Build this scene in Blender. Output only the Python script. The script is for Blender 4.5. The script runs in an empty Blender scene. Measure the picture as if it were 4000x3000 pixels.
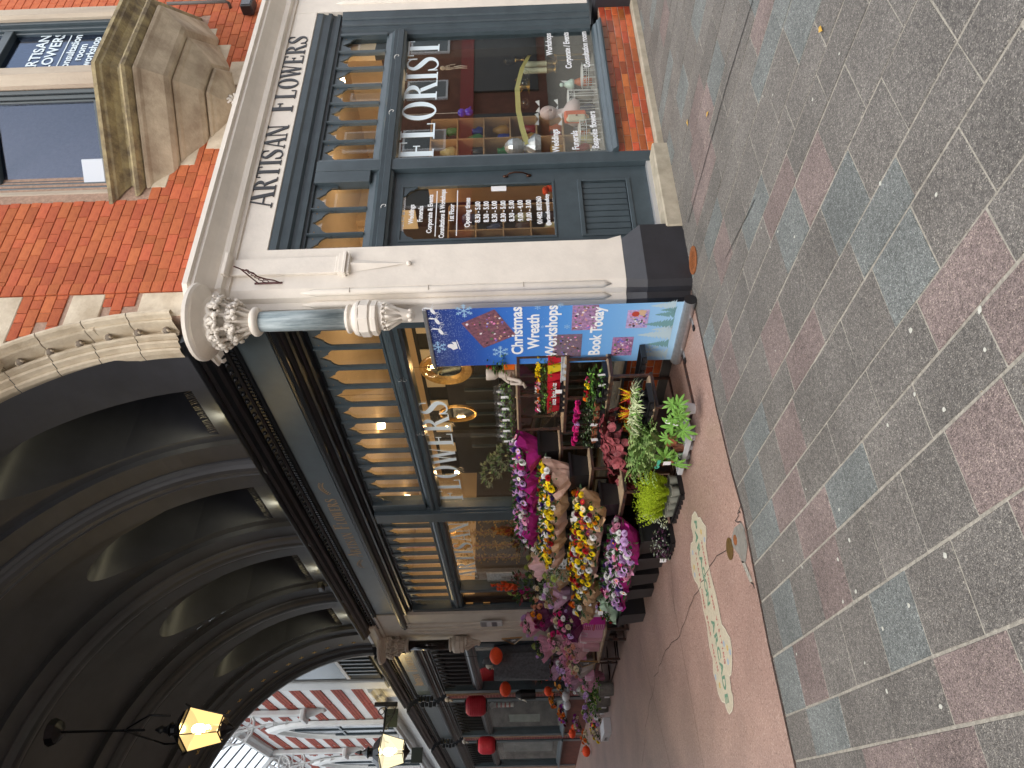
import bpy, bmesh, math, random
from mathutils import Matrix, Vector
random.seed(7)
sc = bpy.context.scene
COL = sc.collection
R_ = math.radians
# ---------------------------------------------------------------- camera
camd = bpy.data.cameras.new('camera'); cam = bpy.data.objects.new('camera', camd); COL.objects.link(cam); sc.camera = cam
FPX = 2660.0; CAMZ = 1.6
_n = Vector((-.03, 1, .01391)).normalized()
_F = (Vector((0, 0, 1)) - _n*_n.z).normalized()
_X = Vector((1, 0, 0)); _X = (_X - _n*_X.dot(_n) - _F*_X.dot(_F)).normalized()
rt = Vector((_X.x, _F.x, _n.x)); up = Vector((_X.y, _F.y, _n.y)); fw = Vector((_X.z, _F.z, _n.z))
cam.matrix_world = Matrix(((-up.x, rt.x, -fw.x, 0), (-up.y, rt.y, -fw.y, 0), (-up.z, rt.z, -fw.z, CAMZ), (0, 0, 0, 1)))
camd.sensor_width = 36; camd.sensor_fit = 'HORIZONTAL'; camd.lens = 36*FPX/4000
camd.clip_start = .05; camd.clip_end = 400
# ---------------------------------------------------------------- world, sun, exposure
w = bpy.data.worlds.new('World'); sc.world = w; w.use_nodes = True
nt = w.node_tree; bg = nt.nodes['Background']
sky = nt.nodes.new('ShaderNodeTexSky'); sky.sky_type = 'NISHITA'; sky.sun_disc = False
sky.sun_elevation = R_(48); sky.sun_rotation = R_(200); sky.dust_density = 6; sky.air_density = 1.2; sky.ozone_density = .6
mx = nt.nodes.new('ShaderNodeMix'); mx.data_type = 'RGBA'; mx.inputs[0].default_value = .72
mx.inputs[7].default_value = (7.6, 7.9, 8.4, 1)
nt.links.new(sky.outputs[0], mx.inputs[6]); nt.links.new(mx.outputs[2], bg.inputs[0]); bg.inputs[1].default_value = .125
sd = bpy.data.lights.new('sun', 'SUN'); sd.energy = .7; sd.angle = R_(35); sd.color = (1, .965, .92)
so = bpy.data.objects.new('sun', sd); COL.objects.link(so)
so.rotation_euler = Vector((.25, .75, -1.0)).to_track_quat('-Z', 'Y').to_euler()
vs = sc.view_settings; vs.view_transform = 'Standard'; vs.look = 'None'; vs.gamma = 1; vs.use_curve_mapping = False; vs.exposure = 1.1
sc.cycles.max_bounces = 7; sc.cycles.transparent_max_bounces = 12; sc.cycles.sample_clamp_indirect = 6
# ---------------------------------------------------------------- frames
A0 = Vector((.92528, 6.28576)); DA = Vector((.86504, .50170))
OB = Vector((.20243, 7.11483)); FBX = Vector((.62323, -.78204))
def frame(o, d):
    return Matrix(((d.x, -d.y, 0, o.x), (d.y, d.x, 0, o.y), (0, 0, 1, 0), (0, 0, 0, 1)))
FA = frame(A0, DA); FB = frame(OB, FBX); FW = Matrix.Identity(4)
FAi = FA.inverted(); FBi = FB.inverted()
def hit(px, py, fr, y):
    """point on the vertical plane y=const of a frame (frame coordinates)"""
    d = Vector(((3000-py-1500)/FPX, -(px-2000)/FPX, 1))
    wd = rt*d.x + up*d.y + fw*d.z
    fi = fr.inverted(); o = fi @ Vector((0, 0, CAMZ)); dd = fi.to_3x3() @ wd
    return o + dd*((y-o.y)/dd.y)
def gnd(px, py, z=0, fr=FW):
    d = Vector(((3000-py-1500)/FPX, -(px-2000)/FPX, 1))
    wd = rt*d.x + up*d.y + fw*d.z
    return fr.inverted() @ (Vector((0, 0, CAMZ)) + wd*((z-CAMZ)/wd.z))
def T(x=0, y=0, z=0, rz=0): return Matrix.Translation((x, y, z)) @ Matrix.Rotation(rz, 4, 'Z')
def RX(a): return Matrix.Rotation(a, 4, 'X')
def RY(a): return Matrix.Rotation(a, 4, 'Y')
def RZ(a): return Matrix.Rotation(a, 4, 'Z')
# ---------------------------------------------------------------- materials
MATS = {}
def mat(name, col, rough=.6, var=.0, scale=8, col2=None, bump=0, bscale=60, metal=0, emit=None, es=0, rnd=0, spec=.5, coat=0, streak=0):
    if name in MATS: return MATS[name]
    m = bpy.data.materials.new(name); m.use_nodes = True; n = m.node_tree; b = n.nodes['Principled BSDF']; L = n.links.new
    b.inputs['Roughness'].default_value = rough; b.inputs['Metallic'].default_value = metal
    b.inputs['Specular IOR Level'].default_value = spec; b.inputs['Coat Weight'].default_value = coat
    base = (*col, 1)
    b.inputs['Base Color'].default_value = base
    tc = n.nodes.new('ShaderNodeTexCoord')
    out = None
    if col2 or var:
        ns = n.nodes.new('ShaderNodeTexNoise'); ns.inputs['Scale'].default_value = scale; ns.inputs['Detail'].default_value = 6; ns.inputs['Roughness'].default_value = .65
        if streak:
            mp = n.nodes.new('ShaderNodeMapping'); mp.inputs['Scale'].default_value = (1, 1, streak); L(tc.outputs['Object'], mp.inputs[0]); L(mp.outputs[0], ns.inputs['Vector'])
        else: L(tc.outputs['Object'], ns.inputs['Vector'])
        rp = n.nodes.new('ShaderNodeValToRGB'); rp.color_ramp.elements[0].position = .36; rp.color_ramp.elements[1].position = .66
        c2 = col2 or tuple(min(1, c*(1-var)) for c in col); c1 = col if col2 else tuple(min(1, c*(1+var)) for c in col)
        rp.color_ramp.elements[0].color = (*c1, 1); rp.color_ramp.elements[1].color = (*c2, 1)
        L(ns.outputs['Fac'], rp.inputs[0]); out = rp.outputs[0]
    if rnd:
        oi = n.nodes.new('ShaderNodeObjectInfo'); hs = n.nodes.new('ShaderNodeHueSaturation')
        ma = n.nodes.new('ShaderNodeMapRange'); ma.inputs[3].default_value = 1-rnd; ma.inputs[4].default_value = 1+rnd
        L(oi.outputs['Random'], ma.inputs[0]); L(ma.outputs[0], hs.inputs['Value'])
        mh = n.nodes.new('ShaderNodeMath'); mh.operation = 'MULTIPLY'; mh.inputs[1].default_value = 7.31; fr = n.nodes.new('ShaderNodeMath'); fr.operation = 'FRACT'
        L(oi.outputs['Random'], mh.inputs[0]); L(mh.outputs[0], fr.inputs[0])
        mr = n.nodes.new('ShaderNodeMapRange'); mr.inputs[3].default_value = .5-rnd*.035; mr.inputs[4].default_value = .5+rnd*.035
        L(fr.outputs[0], mr.inputs[0]); L(mr.outputs[0], hs.inputs['Hue'])
        if out: L(out, hs.inputs['Color'])
        else: hs.inputs['Color'].default_value = base
        out = hs.outputs[0]
    if out: L(out, b.inputs['Base Color'])
    if bump:
        nb = n.nodes.new('ShaderNodeTexNoise'); nb.inputs['Scale'].default_value = bscale; nb.inputs['Detail'].default_value = 5
        L(tc.outputs['Object'], nb.inputs['Vector'])
        bp = n.nodes.new('ShaderNodeBump'); bp.inputs['Strength'].default_value = bump; bp.inputs['Distance'].default_value = .01
        L(nb.outputs['Fac'], bp.inputs['Height']); L(bp.outputs[0], b.inputs['Normal'])
    if emit:
        b.inputs['Emission Color'].default_value = (*emit, 1); b.inputs['Emission Strength'].default_value = es
    MATS[name] = m; return m
def glassmat(name, tint=(1, 1, 1), refl=1.0, ior=1.5, rough=0, gcol=(1, 1, 1)):
    if name in MATS: return MATS[name]
    m = bpy.data.materials.new(name); m.use_nodes = True; n = m.node_tree; n.nodes.clear(); L = n.links.new
    o = n.nodes.new('ShaderNodeOutputMaterial'); mx = n.nodes.new('ShaderNodeMixShader'); t = n.nodes.new('ShaderNodeBsdfTransparent'); g = n.nodes.new('ShaderNodeBsdfGlossy')
    f = n.nodes.new('ShaderNodeLayerWeight'); f.inputs[0].default_value = .5; p5 = n.nodes.new('ShaderNodeMath'); p5.operation = 'POWER'; p5.inputs[1].default_value = 4.5; L(f.outputs['Facing'], p5.inputs[0])
    mu = n.nodes.new('ShaderNodeMath'); mu.operation = 'MULTIPLY_ADD'; mu.inputs[1].default_value = .9*min(1, refl); mu.inputs[2].default_value = .035*refl; mu.use_clamp = True
    t.inputs[0].default_value = (*tint, 1); g.inputs['Roughness'].default_value = rough; g.inputs['Color'].default_value = (*gcol, 1)
    L(p5.outputs[0], mu.inputs[0]); L(mu.outputs[0], mx.inputs[0]); L(t.outputs[0], mx.inputs[1]); L(g.outputs[0], mx.inputs[2]); L(mx.outputs[0], o.inputs[0])
    MATS[name] = m; return m
SLATE = mat('slate_blue_paint', (.052, .073, .086), .32, .12, 5, bump=.08, bscale=30)
BLACKP = mat('black_gloss_paint', (.0075, .009, .0115), .28, .2, 6, bump=.1, bscale=25)
VAULTP = mat('dark_vault_paint', (.040, .042, .050), .48, .2, 1.5, bump=.12, bscale=6)
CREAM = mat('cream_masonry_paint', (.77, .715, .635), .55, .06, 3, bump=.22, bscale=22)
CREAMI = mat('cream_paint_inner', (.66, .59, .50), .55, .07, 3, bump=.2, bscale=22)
STONE = mat('weathered_sandstone', (.52, .42, .30), .85, 0, 5, (.22, .17, .12), bump=.5, bscale=40)
ARCHST = mat('arch_sandstone', (.74, .65, .50), .8, 0, 3, (.50, .41, .29), bump=.45, bscale=30)
BRICK = mat('red_brick', (.56, .16, .068), .85, 0, 12, (.45, .115, .055), bump=.5, bscale=70, rnd=.16, spec=.25)
GBRICK = mat('glazed_brick', (.52, .13, .04), .25, 0, 9, (.36, .075, .025), bump=.12, bscale=20, rnd=.38, coat=.4)
MORTAR = mat('lime_mortar', (.40, .27, .20), .9, .2, 30, bump=.4)
GOLD = mat('old_gilt', (.42, .27, .09), .35, .3, 30, metal=.7)
BLACK = mat('black_plastic', (.012, .012, .014), .38, .2, 20)
STEEL = mat('black_steel_frame', (.018, .018, .02), .5, 0, 18, (.09, .035, .02), bump=.3, bscale=60)
PLY = mat('weathered_plywood', (.50, .37, .23), .7, 0, 6, (.30, .22, .15), bump=.2, streak=.1)
WHITE = mat('white_card', (.82, .83, .85), .5)
VINYL = mat('window_vinyl', (.74, .86, .92), .35)
VINYLW = mat('white_vinyl', (.80, .83, .86), .4)
GLASS = glassmat('shop_glass', (.96, .97, .96), 1.5)
GLASSA = glassmat('street_glass', (.93, .95, .94), 2.6)
# ---------------------------------------------------------------- mesh builder
class MB:
    def __init__(s): s.v = []; s.f = []; s.mi = []; s.cur = 0; s.M = None
    def add(s, vs, fs):
        k = len(s.v)
        if s.M is not None: vs = [s.M @ Vector(p) for p in vs]
        s.v += [tuple(p) for p in vs]; s.f += [tuple(i+k for i in f) for f in fs]; s.mi += [s.cur]*len(fs)
        return s
    def box(s, x0, x1, y0, y1, z0, z1):
        return s.add([(x, y, z) for z in (z0, z1) for y in (y0, y1) for x in (x0, x1)],
                     [(0, 2, 3, 1), (4, 5, 7, 6), (0, 1, 5, 4), (2, 6, 7, 3), (0, 4, 6, 2), (1, 3, 7, 5)])
    def ext(s, pts, a, b, axis='z'):
        """extrude polygon pts between a and b along axis. z:(x,y) x:(y,z) y:(x,z)"""
        n = len(pts)
        mk = {'z': lambda p, q: (p[0], p[1], q), 'x': lambda p, q: (q, p[0], p[1]), 'y': lambda p, q: (p[0], q, p[1])}[axis]
        return s.add([mk(p, a) for p in pts]+[mk(p, b) for p in pts],
                     [tuple(range(n))[::-1], tuple(range(n, 2*n))]+[(i, (i+1) % n, n+(i+1) % n, n+i) for i in range(n)])
    def lathe(s, prof, n=20, c=(0, 0), a0=0, a1=2*math.pi, wob=0):
        full = abs(a1-a0-2*math.pi) < 1e-6; m = n if full else n+1; vs = []
        for (r, z) in prof:
            for i in range(m):
                a = a0+(a1-a0)*i/n; rr = r*(1+(wob*math.sin(i*2.7+z*40) if wob else 0))
                vs.append((c[0]+rr*math.cos(a), c[1]+rr*math.sin(a), z))
        fs = []
        for j in range(len(prof)-1):
            for i in range(n):
                fs.append((j*m+i, j*m+(i+1) % m, (j+1)*m+(i+1) % m, (j+1)*m+i))
        if full:
            if prof[0][0] > 1e-4: fs.append(tuple(range(m))[::-1])
            if prof[-1][0] > 1e-4: fs.append(tuple((len(prof)-1)*m+i for i in range(m)))
        return s.add(vs, fs)
    def tube(s, path, r, n=6, r1=None):
        path = [Vector(p) for p in path]; vs = []; m = len(path)
        for i, p in enumerate(path):
            t = (path[min(i+1, m-1)]-path[max(i-1, 0)]).normalized()
            a = Vector((0, 0, 1)) if abs(t.z) < .9 else Vector((1, 0, 0))
            u = t.cross(a).normalized(); v = t.cross(u)
            rr = r if r1 is None else r+(r1-r)*i/(m-1)
            for k in range(n):
                an = 2*math.pi*k/n; vs.append(p+u*rr*math.cos(an)+v*rr*math.sin(an))
        fs = [(i*n+k, i*n+(k+1) % n, (i+1)*n+(k+1) % n, (i+1)*n+k) for i in range(m-1) for k in range(n)]
        fs += [tuple(range(n))[::-1], tuple((m-1)*n+k for k in range(n))]
        return s.add(vs, fs)
    def ball(s, c, r, n=8, sz=1.0):
        pr = [(max(1e-5, r*math.sin(math.pi*i/(n//2))), -r*sz*math.cos(math.pi*i/(n//2))) for i in range(n//2+1)]
        k = len(s.v); s.lathe(pr, n)
        for i in range(k, len(s.v)):
            q = Vector(s.v[i]) if s.M is None else s.M.inverted() @ Vector(s.v[i])
            q += Vector(c); q = q if s.M is None else s.M @ q; s.v[i] = tuple(q)
        return s
    def quad(s, a, b, c, d): return s.add([a, b, c, d], [(0, 1, 2, 3)])
    def disc(s, c, rx, ry, n=16, z=0, jit=0):
        return s.add([(c[0]+rx*math.cos(2*math.pi*i/n)*(1+random.uniform(-jit, jit)), c[1]+ry*math.sin(2*math.pi*i/n)*(1+random.uniform(-jit, jit)), z) for i in range(n)], [tuple(range(n))])
    def mesh(s, name, mats, smooth=False):
        me = bpy.data.meshes.new(name); me.from_pydata(s.v, [], s.f)
        for m in (mats if isinstance(mats, (list, tuple)) else [mats]): me.materials.append(m)
        if max(s.mi, default=0): me.polygons.foreach_set('material_index', s.mi)
        if smooth: me.polygons.foreach_set('use_smooth', [True]*len(s.f))
        me.update(); return me
    def weld(s):
        bm = bmesh.new(); me = bpy.data.meshes.new('w'); me.from_pydata(s.v, [], s.f); bm.from_mesh(me); bmesh.ops.remove_doubles(bm, verts=bm.verts, dist=.002); bmesh.ops.recalc_face_normals(bm, faces=bm.faces)
        s.v = [tuple(v.co) for v in bm.verts]; bm.verts.index_update(); s.f = [tuple(v.index for v in f.verts) for f in bm.faces]; s.mi = [0]*len(s.f); bm.free(); bpy.data.meshes.remove(me); return s
    def build(s, name, mats, parent=None, M=None, smooth=False, bevel=0, kind=None):
        o = link(s.mesh(name, mats, smooth), name, parent, M)
        if bevel:
            b = o.modifiers.new('bevel', 'BEVEL'); b.width = bevel; b.segments = 1; b.limit_method = 'ANGLE'
        if kind: o['kind'] = kind
        return o
def link(me, name, parent=None, M=None, m=None):
    o = bpy.data.objects.new(name, me); COL.objects.link(o)
    if parent: o.parent = parent
    if M is not None: o.matrix_basis = M
    if m is not None: o.material_slots[0].link = 'OBJECT'; o.material_slots[0].material = m
    return o
def tag(o, label, cat, group=None):
    o['label'] = label; o['category'] = cat
    if group: o['group'] = group
    return o
def thing(name, label, cat, M=None, group=None):
    o = bpy.data.objects.new(name, None); COL.objects.link(o); o.empty_display_size = .1
    if M is not None: o.matrix_basis = M
    return tag(o, label, cat, group)
def clone(root, M, label, group=None):
    r = root.copy(); COL.objects.link(r); r.matrix_basis = M; r['label'] = label
    if group: r['group'] = group
    def rec(a, b):
        for ch in list(a.children):
            c = ch.copy(); COL.objects.link(c); c.parent = b; rec(ch, c)
    rec(root, r); return r
def boxp(name, m, parent, *a, bevel=0): return MB().box(*a).build(name, m, parent, bevel=bevel)
# ---------------------------------------------------------------- lettering
def catmull(P, k=5):
    out = []
    for i in range(len(P)-1):
        p = [P[max(i-1, 0)], P[i], P[i+1], P[min(i+2, len(P)-1)]]
        for j in range(k):
            t = j/k
            out.append(tuple(.5*((2*p[1][q])+(-p[0][q]+p[2][q])*t+(2*p[0][q]-5*p[1][q]+4*p[2][q]-p[3][q])*t*t+(-p[0][q]+3*p[1][q]-3*p[2][q]+p[3][q])*t**3) for q in range(len(P[0]))))
    out.append(P[-1]); return out
TK, TN, SF = .175, .05, .035
def stem(x, y0=0, y1=1, w=TK, s0=True, s1=True):
    r = [[(x, y0), (x+w, y0), (x+w, y1), (x, y1)]]; e = .075
    if s0: r.append([(x-e, y0), (x+w+e, y0), (x+w+e, y0+SF), (x-e, y0+SF)])
    if s1: r.append([(x-e, y1-SF), (x+w+e, y1-SF), (x+w+e, y1), (x-e, y1)])
    return r
def para(x0, y0, x1, y1, w): return [[(x0-w/2, y0), (x0+w/2, y0), (x1+w/2, y1), (x1-w/2, y1)]]
def bx2(x0, y0, x1, y1): return [[(x0, y0), (x1, y0), (x1, y1), (x0, y1)]]
def arc(cx, cy, rx, ry, a0, a1, tx=TK, ty=TN, n=14):
    r = []
    for i in range(n):
        q = [R_(a0+(a1-a0)*(i+j)/n) for j in (0, 1)]
        o = [(cx+rx*math.cos(a), cy+ry*math.sin(a)) for a in q]; ii = [(cx+(rx-tx)*math.cos(a), cy+(ry-ty)*math.sin(a)) for a in q]
        r.append([o[0], o[1], ii[1], ii[0]])
    return r
def spath(P):
    P = catmull(P, 4); r = []; e = []
    for i, (x, y, wd) in enumerate(P):
        a = P[max(i-1, 0)]; b = P[min(i+1, len(P)-1)]; dx, dy = b[0]-a[0], b[1]-a[1]; l = math.hypot(dx, dy) or 1
        e.append(((x-dy/l*wd/2, y+dx/l*wd/2), (x+dy/l*wd/2, y-dx/l*wd/2)))
    for i in range(len(e)-1): r.append([e[i][0], e[i+1][0], e[i+1][1], e[i][1]])
    return r
def glyph(c):
    if c == 'A': return para(.10, 0, .36, 1, .05)+para(.64, 0, .40, 1, .15)+bx2(.17, .30, .56, .345)+bx2(.0, 0, .22, SF)+bx2(.5, 0, .78, SF), .74
    if c == 'R': return stem(.08)+arc(.2, .745, .42, .255, 90, -90)+para(.66, 0, .40, .51, .16)+bx2(.56, 0, .82, SF), .78
    if c == 'P': return stem(.08)+arc(.2, .73, .42, .27, 90, -90), .68
    if c == 'T': return stem(.26, s1=False)+bx2(0, .95, .68, 1)+bx2(0, .80, .035, .95)+bx2(.645, .8, .68, .95), .70
    if c == 'I': return stem(.09), .34
    if c == 'N': return stem(.09, w=.05, s1=False)+bx2(0, 1-SF, .16, 1)+para(.66, 0, .14, 1, .17)+stem(.66, w=.05), .84
    if c == 'F': return stem(.08)+bx2(.2, .95, .60, 1)+bx2(.2, .48, .46, .525)+bx2(.565, .78, .60, .95)+bx2(.43, .40, .465, .60), .66
    if c == 'E': return stem(.08)+bx2(.2, .95, .60, 1)+bx2(.2, .48, .46, .525)+bx2(.565, .80, .60, .95)+bx2(.43, .40, .465, .60)+bx2(.2, 0, .62, .05)+bx2(.585, .05, .62, .2), .70
    if c == 'L': return stem(.08)+bx2(.2, 0, .60, .05)+bx2(.565, .05, .60, .24), .66
    if c == 'O': return arc(.40, .5, .37, .515, 0, 360, n=26), .80
    if c == 'C': return arc(.40, .5, .37, .515, 40, 320, n=20)+bx2(.64, .68, .68, .98), .76
    if c == 'G': return arc(.40, .5, .37, .515, 40, 320, n=20)+bx2(.64, .68, .68, .98)+bx2(.58, .0, .70, .40), .80
    if c == 'D': return stem(.08)+arc(.22, .5, .52, .5, 90, -90), .80
    if c == 'W': return para(.30, 0, .10, 1, .15)+para(.30, 0, .50, 1, .045)+para(.66, 0, .46, 1, .15)+para(.68, 0, .88, 1, .045)+bx2(-.02, 1-SF, .26, 1)+bx2(.36, 1-SF, .60, 1)+bx2(.78, 1-SF, 1.0, 1), 1.0
    if c == 'S': return spath([(.56, .72, .04), (.54, .88, .05), (.38, .975, .05), (.20, .93, .09), (.13, .76, .14), (.22, .62, .17), (.38, .49, .18), (.53, .35, .17), (.54, .18, .13), (.42, .05, .07), (.24, .02, .05), (.10, .12, .05), (.06, .28, .04)])+bx2(.545, .68, .58, .98)+bx2(.03, .02, .065, .32), .66
    return [], .36
def serif(text, h, parent, M, m, depth=.006, caps=None, track=.04, sx=1.0, name='letter'):
    """text stands in local x/z plane facing -y; caps: height factor of the letters that do not start a word"""
    x = 0; prev = ' '; outs = []
    for c in text:
        k = h*(caps if (caps and prev != ' ') else 1.0)
        polys, adv = glyph(c)
        if polys:
            b = MB()
            for i, p in enumerate(polys):
                d = depth*(1+.03*(i % 7))
                b.ext([(q[0]*k*sx, q[1]*k) for q in p], -d, 0, 'y')
            outs.append(b.build(name, m, parent, M @ T(x, 0, 0)))
        x += (adv+track)*k*sx; prev = c
    return x
def sans(text, size, parent, M, m, name='lettering', align='CENTER', bold=0, sx=1.0, ext=.0006):
    cu = bpy.data.curves.new(name, 'FONT'); cu.body = text; cu.size = size; cu.align_x = align; cu.extrude = ext; cu.offset = bold; cu.resolution_u = 3
    tmp = bpy.data.objects.new('tmp', cu); COL.objects.link(tmp)
    me = bpy.data.meshes.new_from_object(tmp.evaluated_get(bpy.context.evaluated_depsgraph_get()))
    bpy.data.objects.remove(tmp); bpy.data.curves.remove(cu)
    me.materials.clear(); me.materials.append(m)
    o = bpy.data.objects.new(name, me); COL.objects.link(o); o.parent = parent
    o.matrix_basis = M @ RX(R_(90)) @ Matrix.Diagonal((sx, 1, 1, 1))
    return o
# ================================================================ GROUND
def slabmat(name, base, stone, dark):
    m = bpy.data.materials.new(name); m.use_nodes = True; n = m.node_tree; b = n.nodes['Principled BSDF']; L = n.links.new; N = n.nodes.new
    tc = N('ShaderNodeTexCoord'); geo = N('ShaderNodeNewGeometry')
    v = N('ShaderNodeTexVoronoi'); v.inputs['Scale'].default_value = 240; L(geo.outputs['Position'], v.inputs['Vector'])
    sp = N('ShaderNodeSeparateColor'); L(v.outputs['Color'], sp.inputs[0])
    r = N('ShaderNodeValToRGB'); e = r.color_ramp.elements
    e[0].position = 0; e[0].color = (*dark, 1); e[1].position = 1; e[1].color = (*stone, 1)
    for p, c in ((.3, tuple(x*.8 for x in base)), (.55, base), (.80, tuple(x*1.2 for x in base)), (.95, tuple((x+y)/2 for x,y in zip(base,stone)))):
        k = e.new(p); k.color = (*c, 1)
    L(sp.outputs[0], r.inputs[0])
    ns = N('ShaderNodeTexNoise'); ns.inputs['Scale'].default_value = 2.2; ns.inputs['Detail'].default_value = 5; L(geo.outputs['Position'], ns.inputs['Vector'])
    mr = N('ShaderNodeMapRange'); mr.inputs[1].default_value = .3; mr.inputs[2].default_value = .7; mr.inputs[3].default_value = .82; mr.inputs[4].default_value = 1.15; L(ns.outputs['Fac'], mr.inputs[0])
    oi = N('ShaderNodeObjectInfo'); m2 = N('ShaderNodeMapRange'); m2.inputs[3].default_value = .9; m2.inputs[4].default_value = 1.1; L(oi.outputs['Random'], m2.inputs[0])
    mm = N('ShaderNodeMath'); mm.operation = 'MULTIPLY'; L(mr.outputs[0], mm.inputs[0]); L(m2.outputs[0], mm.inputs[1])
    # fine lichen / sand between stones
    n2 = N('ShaderNodeTexNoise'); n2.inputs['Scale'].default_value = 34; n2.inputs['Detail'].default_value = 7; n2.inputs['Roughness'].default_value = .75; L(geo.outputs['Position'], n2.inputs['Vector'])
    m3 = N('ShaderNodeMapRange'); m3.inputs[1].default_value = .35; m3.inputs[2].default_value = .7; m3.inputs[3].default_value = .7; m3.inputs[4].default_value = 1.35; L(n2.outputs['Fac'], m3.inputs[0])
    mm2 = N('ShaderNodeMath'); mm2.operation = 'MULTIPLY'; L(mm.outputs[0], mm2.inputs[0]); L(m3.outputs[0], mm2.inputs[1])
    hs = N('ShaderNodeHueSaturation'); L(mm2.outputs[0], hs.inputs['Value']); L(r.outputs[0], hs.inputs['Color']); L(hs.outputs[0], b.inputs['Base Color'])
    b.inputs['Roughness'].default_value = .72; b.inputs['Specular IOR Level'].default_value = .35
    bp = N('ShaderNodeBump'); bp.inputs['Strength'].default_value = .55; bp.inputs['Distance'].default_value = .004
    L(v.outputs['Distance'], bp.inputs['Height']); bp.invert = True; L(bp.outputs[0], b.inputs['Normal'])
    return m
SLG = slabmat('grey_aggregate_slab', (.150, .140, .127), (.37, .35, .30), (.08, .075, .07))
SLP = slabmat('pink_aggregate_slab', (.200, .158, .147), (.40, .33, .28), (.09, .07, .065))
SLB = slabmat('green_grey_slab', (.158, .170, .163), (.35, .38, .36), (.08, .088, .085))
SAND = mat('sandy_joint', (.31, .29, .245), .95, .25, 40, bump=.6, bscale=120)
g = MB().box(-60, 60, -60, 60, -.4, -.005).build('ground', SAND); g['kind'] = 'structure'
pav = bpy.data.objects.new('pavement', None); COL.objects.link(pav); pav['kind'] = 'structure'
u1 = Vector((.843, .537)); u2 = Vector((-.537, .843))       # row normal, row direction
rows = [(-1.70, -1.35, .375, 0), (-1.35, -1.10, .5, .2), (-1.10, -.85, .5, .1), (-.85, -.5, .375, .3), (-.5, -.25, .5, .2), (-.25, .01, .5, .05), (.01, .26, .5, .3),
        (.26, .51, .5, 2.42), (.51, .865, .375, 2.165), (.865, 1.22, .375, 2.33), (1.22, 1.475, .5, 2.91), (1.475, 1.73, .5, 2.185),
        (1.73, 2.075, .375, 1.995), (2.075, 2.325, .5, 1.95), (2.325, 2.69, .375, 2.2), (2.69, 3.04, .375, 2.36), (3.04, 3.28, .5, 2.2), (3.28, 3.52, .5, 2.05), (3.52, 3.9, .375, 2.3)]
x = 3.9; k = 0
while x < 9.5:
    wd = (.25, .25, .35, .35)[k % 4]; rows.append((x, x+wd, .5 if wd == .25 else .375, random.random())); x += wd; k += 1
pick = {}
def slab_at(px, py):
    p = gnd(px, py).to_2d(); a = p.dot(u1); b = p.dot(u2)
    for i, r in enumerate(rows):
        if r[0] <= a < r[1]: return (i, math.floor((b-r[3])/r[2]))
for q in [(3078, 1952), (3180, 2010), (3237, 2248), (3165, 2617), (3838, 2704), (3859, 1908), (3425, 2950), (3975, 1966), (3181, 694), (2975, 65), (2991, 879), (2801, 998), (3029, 1258), (3159, 1334), (2834, 1432), (3072, 1659), (3756, 1030), (3897, 1269), (3810, 1659), (2715, 423), (3690, 2960), (2720, 480), (2735, 700)]:
    pick[slab_at(*q)] = SLP
for q in [(2963, 1872), (3310, 1945), (2970, 2017), (3064, 2393), (3512, 2415), (3245, 2848), (3078, 2646), (3127, 119), (2975, 282), (2801, 239), (2921, 857), (3094, 889), (3311, 748), (3485, 737), (3528, 954), (2942, 1649), (2790, 1334), (3343, 1779), (2660, 440), (2700, 90)]:
    pick[slab_at(*q)] = SLB
slabs = []
smesh = {}
def plan_in(p):
    a = FAi @ Vector((p.x, p.y, 0)); return a
for i, r in enumerate(rows):
    j0 = math.floor((.1-r[3])/r[2]); j1 = math.floor((9.5-r[3])/r[2])
    for j in range(j0, j1+1):
        c = u1*((r[0]+r[1])/2)+u2*(r[3]+(j+.5)*r[2])
        a = plan_in(c)
        if a.x < -.15 and a.y > .25: continue
        if a.x >= -.15 and a.y > .30: continue
        if a.x > 7 or c.y < .2: continue
        d = c.length
        q = cam.matrix_world.inverted() @ Vector((c.x, c.y, 0))
        vis = q.z < 0 and abs(q.x/-q.z) < .85 and abs(q.y/-q.z) < .64
        slabs.append((not vis, d, i, j, c, r))
slabs.sort(key=lambda s: s[:2])
rest = {0: MB(), 1: MB(), 2: MB()}
GAP = .0108
for n_, (nv, d, i, j, c, r) in enumerate(slabs):
    m = pick.get((i, j))
    if m is None:
        rr = random.random(); m = SLG
        if c.x > 2.2 or d > 5.2:
            m = SLP if rr < .12 else SLB if rr < .26 else SLG
    wd, ln = r[1]-r[0], r[2]
    key = (round(wd, 3), round(ln, 3), random.randint(0, 2))
    if key not in smesh:
        b = MB(); hx = wd/2-GAP*.62; hy = ln/2-GAP*.36; pts = []
        for (sx, sy) in ((-1, -1), (1, -1), (1, 1), (-1, 1)):
            pts.append((sx*hx+random.uniform(-.003, .003), sy*hy+random.uniform(-.003, .003)))
        low = [(p[0]*1.004, p[1]*1.004, -.03) for p in pts]; mid = [(p[0], p[1], -.004) for p in pts]; top = [(p[0]*.975, p[1]*.975, 0) for p in pts]
        fs = [(8, 9, 10, 11)]
        for a_ in (0, 4):
            for k in range(4): fs.append((a_+k, a_+(k+1) % 4, a_+4+(k+1) % 4, a_+4+k))
        b.add(low+mid+top, fs); smesh[key] = b
    M = Matrix.Translation((c.x, c.y, random.uniform(-.0015, .0015))) @ RZ(math.atan2(u1.y, u1.x))
    if n_ < 298 and not nv:
        if isinstance(smesh[key], MB): smesh[key] = (smesh[key], smesh[key].mesh('paving_slab', SLG))
        link(smesh[key][1], 'paving_slab', pav, M, m)
    else:
        bb = smesh[key] if isinstance(smesh[key], MB) else smesh[key][0]
        t = rest[(SLG, SLP, SLB).index(m)]; t.M = M; t.add(bb.v, bb.f); t.M = None
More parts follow.
